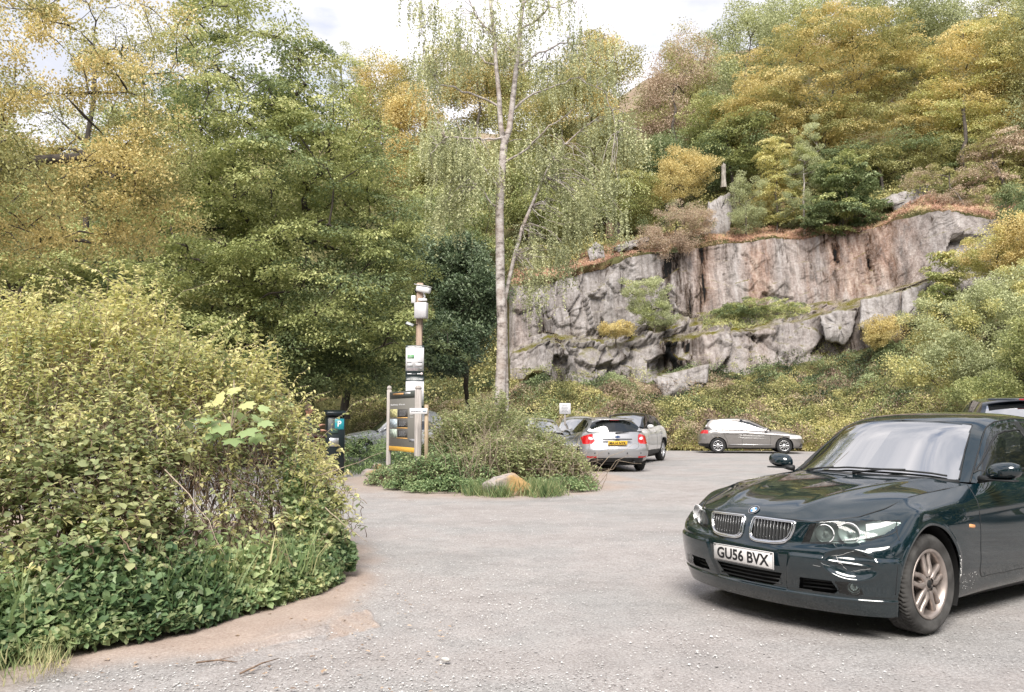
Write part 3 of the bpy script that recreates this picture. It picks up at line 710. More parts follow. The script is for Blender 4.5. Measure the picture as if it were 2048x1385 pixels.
for l in limbs:
    P = np.array([P_(a, b_, 0) for a, b_ in l]); dy = np.linspace(0, 1, len(P)) * g.uniform(-1.6, 1.6); P[:, 1] += dy
    t_ = np.linspace(0, len(P) - 1, 3 * len(P)); Q = np.stack([np.interp(t_, np.arange(len(P)), P[:, i]) for i in range(3)], -1); Q[1:-1] += g.normal(size=(len(Q) - 2, 3)) * .03
    ch.append((Q - BB, np.linspace(.030, .007, len(Q))))
# the leaning second stem
lean = np.array([at(*p) for p in [(1010, 600, 19.9), (1018, 560, 20), (1030, 510, 20), (1045, 455, 20), (1062, 415, 20), (1085, 360, 20), (1105, 320, 20), (1130, 290, 20), (1160, 262, 20.2), (1190, 240, 20.4)]])
lean = np.vstack([BB + [0.18, .1, 0], BB + [0.16, .15, 1.6], lean]) - BB
ch.append((lean, np.interp(np.arange(12), [0, 5, 11], [.055, .050, .012])))
tipL = [L(1180, 380, 85, 85, 20, 1.1), L(1100, 480, 75, 70, 20, 1.0), L(1060, 560, 40, 40, 20, .6), L(1230, 250, 65, 60, 20.2, .9), L(1150, 120, 100, 60, 19.6, 1.2, w=.7), L(900, 270, 60, 80, 19.6, 1.3), L(870, 130, 55, 60, 19.8, 1, w=.6), L(930, 60, 70, 60, 19.6, 1.2, w=.45), L(1080, 20, 110, 40, 19.6, 1.2, w=.45),
        L(900, 400, 55, 45, 19.4, 1), L(950, 350, 50, 60, 19.4, 1), L(1080, 300, 60, 60, 20, 1), L(1010, 60, 60, 60, 19.6, 1.2, w=.3), L(850, 20, 50, 40, 19.6, .8, w=.5)]
tp = sample_lobes(tipL, 330, g, .15) - BB
nodes = np.vstack([c[0][len(c[0]) // 3:] for c in ch[1:]]); nodes = np.vstack([nodes, main[6:]])
for p in tp:
    d = np.linalg.norm(nodes - p, axis=1) + .6 * np.maximum(0, nodes[:, 2] - p[2] - 1); j = d.argmin()
    ch.append((curve(nodes[j], p, 6, g, .18, .03), np.linspace(.011, .004, 6)))
wood(ch, 'trunk', BK['birch'], o, k=7, kt=14)
P, D, U, S, V = foliage(tp, 'weep', 190, .052, .42, g, None)
Leaves().add(P, D, U, S, V, 'tri', 1.25).build('crown', LM['birch'], o)
# ---- wood on the hill. (name, label, lobes, base px/tr, leaf, bark, tips, per, style, mix)
W = [
 ('larch_tree', 'sparse spiky conifer top standing against the sky left of the birch', [(685, 160, 34, 75, 62)], (685, 6), 'grey', 'dark', 60, 60, 'blob', None, .10, .5),
 ('oak_tree', 'rounded olive oak on the skyline just right of the conifer', [(765, 200, 70, 85, 72), (745, 300, 60, 70, 70)], (765, 6.6), 'olive', 'dark', 170, 110, 'blob', ('gold', .45), .19, 1.3),
 ('maple_tree', 'bright orange yellow tree beside the tall green tree', [(825, 255, 52, 85, 66), (815, 340, 50, 60, 65)], (825, 6.0), 'amber', 'dark', 150, 110, 'blob', ('gold', .5), .18, 1.1),
 ('oak_tree', 'olive tree on the ridge directly behind the birch fork', [(955, 190, 85, 75, 72), (900, 150, 60, 50, 74), (1010, 150, 60, 60, 74)], (950, 6.5), 'olive', 'dark', 210, 110, 'blob', ('amber', .45), .19, 1.3),
 ('oak_tree', 'shaded olive tree low behind the left birch branches', [(905, 350, 90, 95, 60), (930, 430, 80, 60, 56)], (910, 5.6), 'olive', 'dark', 220, 110, 'blob', ('green', .55), .17, 1.1),
 ('oak_tree', 'shaded tree behind the birch trunk right of its fork', [(1070, 270, 80, 110, 66), (1050, 400, 85, 80, 60)], (1060, 6.2), 'olive', 'dark', 230, 110, 'blob', ('green', .5), .18, 1.2),
 ('oak_tree', 'tall dark olive tree topped with yellow at the gap in the skyline', [(1190, 150, 78, 80, 62), (1150, 240, 90, 100, 60), (1215, 330, 75, 110, 58)], (1190, 6.2), 'olive', 'dark', 300, 120, 'blob', ('gold', .42), .17, 1.1),
 ('oak_tree', 'shaded green tree above the cliff left of the yellow bush', [(1250, 400, 60, 60, 55), (1130, 420, 90, 55, 56)], (1235, 5.9), 'green', 'grey', 150, 110, 'spray', ('olive', .5), .15, 1.0),
 ('rowan_tree', 'brown tinted sparse tree left of the big golden oak', [(1345, 190, 75, 80, 70), (1380, 120, 50, 55, 74), (1320, 270, 60, 50, 68)], (1345, 6.6), 'rust', 'grey', 200, 100, 'blob', ('olive', .52), .17, 1.2),
 ('poplar_tree', 'tall grey green tree on the skyline left of the big golden oak', [(1500, 100, 95, 80, 84), (1560, 50, 80, 50, 86), (1440, 190, 70, 90, 80)], (1480, 7.4), 'grey', 'grey', 260, 110, 'blob', ('green', .40), .21, 1.4),
 ('oak_tree', 'largest rounded golden oak above the quarry', [(1640, 150, 170, 115, 64), (1560, 250, 150, 90, 62), (1720, 270, 120, 90, 61), (1660, 70, 110, 45, 65), (1790, 150, 70, 90, 64)], (1640, 6.6), 'gold', 'dark', 560, 130, 'spray', ('olive', .50), .17, 1.15),
 ('oak_tree', 'dark green tree under the left side of the golden oak', [(1480, 290, 80, 60, 60), (1420, 250, 60, 60, 64)], (1470, 6.4), 'green', 'dark', 170, 110, 'spray', ('deep', .5), .16, 1.1),
 ('poplar_tree', 'grey green tree behind the right shoulder of the golden oak', [(1770, 50, 120, 60, 88), (1860, 60, 90, 70, 88), (1700, 10, 90, 40, 90)], (1790, 7.6), 'grey', 'grey', 230, 110, 'blob', ('green', .35), .22, 1.5),
 ('sycamore_tree', 'bright yellow green tree at the upper right above the cliff', [(1935, 130, 95, 90, 60), (1890, 240, 85, 70, 58), (1960, 240, 80, 80, 58)], (1930, 6.3), 'lime', 'grey', 330, 130, 'spray', ('gold', .47), .16, 1.1),
 ('ash_tree', 'green tree in the top right corner of the wood', [(2060, 120, 80, 120, 57), (2110, 260, 90, 110, 54), (2000, 40, 70, 60, 66)], (2080, 6.1), 'grey', 'grey', 260, 110, 'blob', ('olive', .5), .16, 1.1),
 ('ash_tree', 'green tree beyond the right edge of the wood', [(2330, 120, 150, 190, 50)], (2330, 6), 'green', 'grey', 200, 110, 'blob', None, .18, 1.4),  # out of view like the next tree, added for reflections and shadows
 ('oak_tree', 'olive tree further beyond the right edge of the wood', [(2620, 150, 180, 220, 44), (2560, 420, 150, 120, 38)], (2620, 5), 'olive', 'grey', 220, 110, 'blob', None, .18, 1.4),
 ('oak_tree', 'low olive tree over the cliff top at the right edge', [(2010, 310, 75, 45, 52), (1960, 360, 60, 30, 50)], (2010, 5.8), 'olive', 'grey', 150, 110, 'spray', ('rust', .5), .13, .8),
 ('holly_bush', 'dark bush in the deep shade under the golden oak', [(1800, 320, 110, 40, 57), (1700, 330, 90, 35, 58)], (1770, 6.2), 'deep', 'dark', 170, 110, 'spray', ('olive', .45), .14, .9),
 ('elder_bush', 'bright yellow bush by the tall stump at the cliff top', [(1370, 355, 62, 38, 56), (1345, 390, 50, 28, 55)], (1370, 6.0), 'gold', 'grey', 120, 100, 'up', ('amber', .4), .11, .8),
 ('holly_bush', 'dark shaded bush behind the small yellow bush', [(1320, 330, 60, 60, 62), (1420, 340, 50, 50, 61)], (1330, 6.6), 'deep', 'dark', 130, 110, 'blob', None, .15, 1.0),
]
for i, (nm, lb, lbs, (bx, tr_), lf, bk, tips, per, sty, mix, sz, rad) in enumerate(W):
    b_ = hill(bx, tr_)
    tree(nm, lb, 'bush' if 'bush' in nm else 'tree', [L(*q_) for q_ in lbs], b_ - [0, 0, .3], lf, 'dark', tips=tips, per=per, sz=sz * .95, rad=rad, style=sty, seed=100 + i, root=.15 if 'bush' not in nm else .07, mix=mix, rt=.011, shell=.4)
for i, (a, lb) in enumerate([((690, 640, 130, 130, 38), 'shaded green tree far behind the pay machine'), ((480, 620, 150, 170, 40), 'shaded green tree far behind the tall hornbeam'), ((250, 560, 160, 200, 40), 'shaded tree far behind the left of the front bush'), ((40, 520, 160, 230, 42), 'shaded tree far behind the left edge'),
        ((880, 480, 110, 120, 48), 'shaded green tree behind the dark evergreen bush'), ((600, 350, 150, 130, 60), 'olive tree on the hill behind the top of the tall green tree'), ((330, 330, 160, 150, 62), 'olive tree on the hill seen through the golden branches'), ((60, 330, 170, 150, 62), 'olive tree on the hill seen through the left limbs')]):
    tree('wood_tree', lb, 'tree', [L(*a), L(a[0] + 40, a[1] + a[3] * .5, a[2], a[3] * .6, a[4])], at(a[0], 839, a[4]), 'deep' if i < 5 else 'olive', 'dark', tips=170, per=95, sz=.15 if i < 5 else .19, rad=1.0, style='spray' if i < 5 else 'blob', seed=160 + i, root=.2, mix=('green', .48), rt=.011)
# ---- shrubs and saplings on and around the quarry
Q = [
 ('thorn_bush', 'rounded pinkish brown bush hanging over the cliff top', [(1345, 455, 72, 45, 50.5), (1330, 490, 60, 30, 50), (1390, 440, 40, 35, 50.5)], (1345, 5.2), 'rust', 'dark', 170, 95, 'blob', ('deep', .40), .075, .45),
 ('birch_sapling', 'small grey green sapling on the cliff edge left of the tall sapling', [(1490, 400, 34, 60, 51.5), (1495, 440, 40, 30, 51)], (1492, 5.15), 'grey', 'grey', 70, 100, 'blob', None, .075, .42),
 ('birch_sapling', 'slender pale birch sapling rising above the cliff edge', [(1612, 280, 30, 55, 51.5), (1610, 350, 48, 60, 51.5), (1600, 420, 55, 40, 51)], (1608, 5.2), 'grey', 'pale', 130, 105, 'up', ('green', .35), .08, .42),
 ('maple_sapling', 'light yellow green sapling just left of the slender birch sapling', [(1545, 320, 38, 45, 52.5), (1560, 400, 50, 60, 52)], (1555, 5.3), 'lime', 'grey', 120, 95, 'spray', ('gold', .4), .10, .5),
 ('sycamore_sapling', 'bushy deep green sapling leaning over the cliff edge', [(1690, 360, 60, 55, 49.6), (1665, 430, 65, 45, 49), (1730, 420, 45, 40, 49)], (1685, 5.1), 'green', 'grey', 150, 80, 'spray', ('deep', .62), .17, .55),
 ('willow_bush', 'green bush growing against the left part of the rock face', [(1290, 600, 45, 45, 46), (1310, 640, 45, 30, 45.5)], (1295, 3.4), 'green', 'grey', 90, 100, 'up', ('grey', .5), .08, .42),
 ('broom_bush', 'small bright yellow bush at the foot of the left rock face', [(1232, 660, 34, 16, 45)], (1232, 3.1), 'amber', 'grey', 36, 80, 'blob', ('gold', .5), .08, .32),
 ('ivy_patch', 'dark ivy growing on the ledge below the red streaked rock', [(1530, 612, 75, 16, 47.3), (1460, 625, 40, 12, 47.3)], (1530, 3.8), 'deep', 'dark', 90, 90, 'spray', ('green', .5), .09, .4),
 ('broom_bush', 'yellow bush under the pale lower rock slabs', [(1770, 655, 42, 22, 40.5), (1755, 680, 30, 15, 40)], (1765, 1.6), 'amber', 'grey', 60, 90, 'blob', ('gold', .6), .07, .32),
 ('sycamore_sapling', 'green sapling at the right end of the lower rock slabs', [(1895, 540, 40, 38, 40), (1880, 600, 35, 30, 39.5)], (1890, 2.4), 'green', 'grey', 80, 80, 'spray', ('lime', .4), .11, .4),
 ('hawthorn_bush', 'orange tinted bush against the rock at the right', [(1985, 510, 60, 45, 37), (2040, 480, 50, 50, 36)], (1990, 1.8), 'amber', 'grey', 130, 95, 'blob', ('lime', .55), .085, .42),
 ('ivy_patch', 'dark ivy over the upper right end of the cliff', [(2030, 410, 40, 35, 42), (2060, 440, 50, 30, 40)], (2035, 4.9), 'deep', 'dark', 80, 95, 'blob', None, .10, .4),
 ('willow_bush', 'largest pale green willow bush filling the right side of the bank', [(1950, 660, 120, 85, 28), (1890, 740, 110, 60, 27.5), (2040, 620, 90, 90, 28), (2050, 740, 110, 70, 26)], (1960, .6), 'lime', 'grey', 430, 120, 'blob', ('grey', .55), .075, .40),
 ('willow_bush', 'green bush low at the right edge above the dark van', [(2010, 790, 110, 35, 24), (2100, 700, 90, 90, 24)], (2020, .2), 'green', 'grey', 190, 110, 'blob', ('lime', .45), .075, .38),
 ('hawthorn_bush', 'green bush beyond the right edge of the bank', [(2300, 620, 160, 160, 21)], (2300, .6), 'green', 'grey', 200, 110, 'blob', ('olive', .5), .085, .5),  # this bush and the next are unseen, added for reflections and shadows
 ('hawthorn_bush', 'tall bush further beyond the right edge of the bank', [(2620, 560, 220, 240, 17)], (2620, .6), 'olive', 'grey', 200, 110, 'blob', ('green', .5), .085, .5),
 ('heath_bush', 'brownish bush along the slope at the far right of the cliff top', [(1930, 400, 70, 18, 47), (1870, 360, 80, 16, 50)], (1930, 5.3), 'rust', 'grey', 100, 90, 'blob', ('olive', .5), .08, .36),
]
for i, (nm, lb, lbs, (bx, tr_), lf, bk, tips, per, sty, mix, sz, rad) in enumerate(Q):
    b_ = hill(bx, tr_)
    cat = 'sapling' if 'sapling' in nm else ('ivy' if 'ivy' in nm else 'bush')
    tree(nm, lb, cat, [L(*q_) for q_ in lbs], b_ - [0, 0, .15], lf, bk, tips=tips, per=per, sz=sz, rad=rad, style=sty, seed=200 + i, root=.05, mix=mix, rt=.008, shell=.35)
# ---- ground cover on the bank and ledges (nobody could count it)
def cover(name, label, regions, n, sz, mat, amp=.9, stems=0, seed=1, style=.8, kind='tri', smat=None, wid=1.0):
    g = np.random.default_rng(seed); lv = Leaves(); sp = []
    for (c0, c1, t0, t1, wgt, hh) in regions:
        m = int(n * wgt); c = g.uniform(c0, c1, m * 2); tr = g.uniform(t0, t1, m * 2)
        P = hill(c, tr); keep = fbm(P * .6 + seed * 3.3, 3) > .5 - .12 + .10 * g.normal(size=len(c)) * 0 - .06
        P = P[keep][:m]
        hgt = hh * np.clip(2.2 * (fbm(P * .75 + seed, 3) - .32), .05, 1.3)
        P = P + np.stack([0 * hgt, -.35 * hgt, hgt * g.random(len(P)) ** .35], -1)
        D = rdir(len(P), .25, g); D[:, 1] -= .3; U = rdir(len(P), style, g) + np.array([0, -.35, 0])
        cv = fbm(P * 1.1 + 40 + seed, 3); V = np.clip((cv - .5) * 2.2 + .5 + g.normal(size=len(P)) * .22, 0, 1)
        lv.add(P, D, U, sz * g.uniform(.6, 1.3, len(P)), V, kind, wid)
        if stems: sp.append(P[g.choice(len(P), min(len(P), int(stems * wgt)))])
    o = lv.build(name, LM[mat]); tag(o, label, 'undergrowth', kind='stuff')
    return o
BANK = [(700, 1100, 0, 1.0, .16, .9), (1100, 1700, 0, 1.0, .40, 1.0), (1700, 2300, 0, 1.0, .20, 1.1), (1020, 1750, 1.0, 1.75, .18, .5)]
cover('brambles', 'green bramble thicket covering the bank above the parked cars', BANK, 120000, .085, 'olive', seed=3)
cover('brambles', 'bright young bramble growth along the foot of the bank', [(900, 2300, 0, .75, 1.0, 1.15)], 24000, .085, 'lime', seed=4)
cover('dead_brambles', 'brown dead brambles and bracken tangled through the bank', BANK, 90000, .095, 'rust', seed=5, kind='tri', wid=.7)
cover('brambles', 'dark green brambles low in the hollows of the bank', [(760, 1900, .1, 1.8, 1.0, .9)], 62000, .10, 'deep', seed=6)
cover('bracken', 'reddish dead bracken and grass along the top edge of the cliff', [(1020, 1460, 4.98, 5.7, .55, .35), (1460, 2050, 4.98, 5.4, .45, .4)], 42000, .16, 'bracken', seed=7, kind='blade', wid=.16)
cover('undergrowth', 'green undergrowth on the slope under the wood', [(1000, 2300, 5.5, 7.2, .7, 1.2), (-300, 1000, 0.2, 6, .6, 2.5)], 70000, .17, 'olive', seed=8)
cover('undergrowth', 'dark low plants on the rock ledges', [(1400, 1620, 3.2, 3.8, .6, .35), (1040, 1700, 1.7, 2.3, .5, .35)], 9000, .09, 'green', seed=9)
cover('dry_grass', 'dry straw coloured grass and stems on the rock ledges', [(1100, 1900, 2.9, 3.9, .6, .5), (1050, 1800, .8, 2.4, .5, .6)], 15000, .22, 'straw', seed=10, kind='needle', wid=.12)
cover('roadside_grass', 'green grass fringe along the far edge of the car park', [(1040, 2300, 0.0, .10, 1, .3)], 16000, .20, 'lime', seed=12, kind='blade', wid=.10)
# ================================================================== VEHICLES
def cspline(x, Y, xo):
    """natural cubic through rows of Y at x, evaluated at xo"""
    x = np.asarray(x, float); n = len(x); Y = np.asarray(Y, float); sh = Y.shape[1:]; Yf = Y.reshape(n, -1)
    h = np.diff(x); A = np.zeros((n, n)); B = np.zeros_like(Yf); A[0, 0] = A[-1, -1] = 1
    for i in range(1, n - 1):
        A[i, i - 1] = h[i - 1]; A[i, i] = 2 * (h[i - 1] + h[i]); A[i, i + 1] = h[i]
        B[i] = 6 * ((Yf[i + 1] - Yf[i]) / h[i] - (Yf[i] - Yf[i - 1]) / h[i - 1])
    M = np.linalg.solve(A, B)
    k = np.clip(np.searchsorted(x, xo) - 1, 0, n - 2); d = (xo - x[k])[:, None]; e = (x[k + 1] - xo)[:, None]; H = h[k][:, None]
    r = M[k] * e ** 3 / (6 * H) + M[k + 1] * d ** 3 / (6 * H) + (Yf[k] / H - M[k] * H / 6) * e + (Yf[k + 1] / H - M[k + 1] * H / 6) * d
    return r.reshape((len(xo),) + sh)
def knots(P, ax):
    """chord-length parameter along axis ax averaged over the other"""
    d = np.linalg.norm(np.diff(P, axis=ax), axis=-1).mean(axis=1 - ax)
    return np.concatenate([[0], np.cumsum(np.maximum(d, .008))])
def fill(kn, step, fine=None):
    """dense parameters through the knots, spaced about step(k)"""
    out = []
    for i in range(len(kn) - 1):
        s = step(i) if callable(step) else step
        m = max(1, int(math.ceil((kn[i + 1] - kn[i]) / s))); out.append(np.linspace(kn[i], kn[i + 1], m + 1)[:-1])
    return np.concatenate(out + [[kn[-1]]])
def net(P, su, sv):
    """P (rows, cols, 3) -> dense (nv, nu, 3)"""
    P = np.asarray(P, float); kv = knots(P, 0); ku = knots(P, 1)
    v = fill(kv, sv); u = fill(ku, su)
    Q = cspline(kv, P, v)
    return np.swapaxes(cspline(ku, np.swapaxes(Q, 0, 1), u), 0, 1)
def pin(x, y, poly): return inside(np.asarray(x), np.asarray(y), np.asarray(poly, float))
def shell(root, G, parts, mats, flip=False, mirror=True):
    """split a dense half surface G into parts. parts: [(name, test(cx,cy,cz)->mask, both)], first match wins;
       name None removes; both=True keeps left and right as two objects"""
    nv, nu = G.shape[:2]; V = G.reshape(-1, 3); q = grid_faces(nv, nu, flip=flip); C = V[q].mean(1)
    left = np.ones(len(q), bool); out = {}
    for name, test, both in parts:
        m = left & (test(C[:, 0], C[:, 1], C[:, 2]) if test is not None else True); left &= ~m
        if name is None or not m.any(): continue
        f = q[m]; u, inv = np.unique(f, return_inverse=True); inv = inv.reshape(f.shape); v = V[u]
        if both:
            out[name] = [(v, inv), (v * [1, -1, 1], inv[:, ::-1])]
        else:
            out[name] = [(np.vstack([v, v * [1, -1, 1]]), np.vstack([inv, inv[:, ::-1] + len(v)]))]
    res = {}
    for name, L_ in out.items():
        res[name] = []
        for v, f in L_:
            res[name].append((v, f))
    return res
class Car:
    def __init__(s, name, label, loc, rz, mats, cat='car'):
        s.o = thing(name, label, cat, loc, rz); s.m = mats; s.P = {}
    def take(s, d):
        for k, L_ in d.items():
            a = s.P.setdefault(k, [[] for _ in L_])
            for i, p in enumerate(L_): a[i].append(p)
    def flush(s):
        s.ob = {}
        for k, sides in s.P.items():
            for L_ in sides:
                n = 0; V = []; F = []
                for v, f in L_: V.append(v); F.append(f + n); n += len(v)
                nm = k.split('#')[0]
                ob = mesh(nm, np.concatenate(V), np.concatenate(F), s.m.get(k, s.m['body']), s.o, smooth=True)
                s.ob.setdefault(k, []).append(ob)
        return s
def wheel(root, x, y, side, rad, wid, rimr, style, mt, mr, steer=0.0, k=72, tread=False, hub=None, name='wheel'):
    """side +1 = outer face towards +y"""
    w = thing('wheel', None, None, (x, y, rad), steer); w.parent = root
    hw = wid / 2; sw = rad - rimr
    prof = [(rimr - .012, -hw * .8), (rimr + .006, -hw * .86), (rimr + sw * .35, -hw * 1.02), (rimr + sw * .7, -hw * 1.0), (rad - .012, -hw * .86), (rad - .002, -hw * .72)]
    n0 = len(prof)
    tn = 21 if tread else 3
    for a in np.linspace(-hw * .68, hw * .68, tn): prof.append((rad, a))
    prof += [(rad - .002, hw * .72), (rad - .012, hw * .86), (rimr + sw * .7, hw * 1.0), (rimr + sw * .55, hw * 1.015), (rimr + sw * .52, hw * 1.005), (rimr + sw * .35, hw * 1.02), (rimr + .006, hw * .86), (rimr - .012, hw * .8)]
    prof = np.array(prof); kk = 300 if tread else k
    th = np.arange(kk) * 2 * math.pi / kk
    rr = np.repeat(prof[:, 0][:, None], kk, 1); hh = np.repeat(prof[:, 1][:, None], kk, 1)
    if tread:
        a = hh / hw; s = th[None] * 64 / (2 * np.pi) * 1.0
        g1 = (np.abs(np.abs(a) - .28) < .045) | (np.abs(a) < .03)
        g2 = ((s + 2.2 * np.abs(a) + np.where(a > 0, .35, 0)) % 1.0) < .24
        ok = (np.arange(len(prof)) >= n0 - 1) & (np.arange(len(prof)) <= n0 + tn)
        rr = rr - (.011 * (g1 | (g2 & (np.abs(a) > .33)) | (g2 & (((s * .5) % 1) < .5)))) * ok[:, None]
    V = np.stack([rr * np.cos(th), hh * side, rr * np.sin(th)], -1).reshape(-1, 3)
    mesh('tyre', V, grid_faces(len(prof), kk, wrap=True, flip=(side > 0)), mt, w, smooth=not tread)
    mb = MB()
    f = side
    rp = [(rimr - .005, hw * .80), (rimr + .004, hw * .88), (rimr - .006, hw * .92), (rimr - .018, hw * .86), (rimr - .026, hw * .55), (rimr - .03, hw * .2), (rimr - .045, -hw * .6)]
    rp = np.array(rp); V = np.stack([rp[:, 0, None] * np.cos(th), np.repeat((rp[:, 1] * f)[:, None], kk, 1), rp[:, 0, None] * np.sin(th)], -1).reshape(-1, 3)
    mb.add(V, grid_faces(len(rp), kk, wrap=True, flip=(side > 0)))
    yo = hw * .62 * f
    def spoke(pts, wd, dp, yy=None):
        P = np.asarray(pts, float); T_ = np.gradient(P, axis=0); T_ /= np.linalg.norm(T_, axis=1, keepdims=True); S_ = np.stack([-T_[:, 1], T_[:, 0]], -1)
        wd = np.broadcast_to(wd, (len(P),)); yy = np.full(len(P), yo) if yy is None else yy
        ring_ = []
        for sx, dy in ((1, 0), (.55, .010 * f), (-.55, .010 * f), (-1, 0), (-.8, -dp * f), (.8, -dp * f)):
            q = P + S_ * (wd * sx / 2)[:, None]; ring_.append(np.stack([q[:, 0], yy + dy, q[:, 1]], -1))
        V = np.stack(ring_, 1).reshape(-1, 3); mb.add(V, grid_faces(len(P), 6, wrap=True, flip=side < 0))
    rin = rimr - .02
    if style == 'double':
        for i in range(5):
            a0 = i * 2 * np.pi / 5 + math.pi / 2
            for s_ in (-1, 1):
                rad_ = np.array([.05, .085, .12, .155, rin]); da = np.array([.16, .34, .27, .19, .20]) * s_
                spoke(np.stack([rad_ * np.cos(a0 + da), rad_ * np.sin(a0 + da)], -1), [.034, .036, .030, .032, .040], .03, yo + f * np.array([.012, .016, .010, .004, .0]))
    elif style == 'five':
        for i in range(5):
            a0 = i * 2 * np.pi / 5 + math.pi / 2
            for s_ in (-.11, .11):
                spoke([(r_ * math.cos(a0 + s_ * q_), r_ * math.sin(a0 + s_ * q_)) for r_, q_ in ((.04, 3), (.11, 1.4), (rin, 1.2))], .022, .02)
    elif style == 'ten':
        for i in range(10):
            a0 = i * 2 * np.pi / 10
            spoke([(r_ * math.cos(a0), r_ * math.sin(a0)) for r_ in (.04, .11, rin)], [.02, .028, .042], .02)
    hp = [(0.0, .018), (.028, .018), (.034, .014), (.062, .012), (.075, .0), (.075, -.04)]
    hp = np.array(hp); t2 = np.arange(24) * 2 * math.pi / 24
    V = np.stack([hp[:, 0, None] * np.cos(t2), np.repeat(((hp[:, 1]) * f + yo)[:, None], 24, 1), hp[:, 0, None] * np.sin(t2)], -1).reshape(-1, 3)
    mb.add(V, grid_faces(len(hp), 24, wrap=True, flip=(side > 0)))
    rim = mb.build('rim', mr, w, smooth=True)
    # dark drum behind the spokes
    mb = MB(); V = np.array([[(rimr - .05) * math.cos(a), yo - f * .06, (rimr - .05) * math.sin(a)] for a in t2]); mb.add(V, np.array([list(range(24)) if side < 0 else list(range(24))[::-1]]))
    mb.build('brake_disc', M['iron'], w)
    for i in range(5):
        pass
    return w
M = dict(
    iron=plain('dark_iron', (.03, .03, .03), .6, .6), rubber=plain('rubber', (.028, .028, .029), .8, 0, .3, var=.5, vs=20),
    blackp=plain('black_plastic', (.018, .019, .02), .55, 0, .4), gloss=plain('gloss_black', (.006, .007, .009), .08),
    chrome=plain('chrome', (.72, .72, .74), .10, 1.0), alloy=plain('alloy', (.62, .62, .63), .30, .85),
    red=plain('red_lens', (.45, .010, .012), .12, 0, .6, coat=.6), amber=plain('amber_lens', (.75, .36, .16), .25), white=plain('white_lens', (.72, .72, .74), .15, .2),
    inter=plain('car_interior', (.022, .022, .024), .8), cloth=plain('seat_cloth', (.05, .05, .055), .85), silverref=plain('reflector', (.78, .79, .80), .14, 1.0),
    platew=plain('plate_white', (.66, .64, .63), .4), platey=plain('plate_yellow', (.74, .46, .05), .4), ink=plain('black_ink', (.012, .012, .014), .5))
def glassm(name, tint=(.012, .016, .016), ior=2.3, through=.35):
    m, t, b = newmat(name)
    tr = t.nodes.new('ShaderNodeBsdfTransparent'); tr.inputs[0].default_value = (.55, .62, .60, 1)
    df = t.nodes.new('ShaderNodeBsdfDiffuse'); df.inputs[0].default_value = (*tint, 1)
    gl = t.nodes.new('ShaderNodeBsdfGlossy'); gl.inputs['Roughness'].default_value = .015
    fr = t.nodes.new('ShaderNodeFresnel'); fr.inputs[0].default_value = ior
    m1 = t.nodes.new('ShaderNodeMixShader'); m1.inputs[0].default_value = through
    t.links.new(df.outputs[0], m1.inputs[1]); t.links.new(tr.outputs[0], m1.inputs[2])
    m2 = t.nodes.new('ShaderNodeMixShader'); t.links.new(fr.outputs[0], m2.inputs[0]); t.links.new(m1.outputs[0], m2.inputs[1]); t.links.new(gl.outputs[0], m2.inputs[2])
    t.links.new(m2.outputs[0], t.nodes['Material Output'].inputs[0]); return m
M['glass'] = glassm('car_glass', through=.35, ior=1.8)
M['glass2'] = glassm('car_glass_side', through=.35, ior=2.2)
M['screen'] = glassm('windscreen_glass', through=.3, ior=12.0)
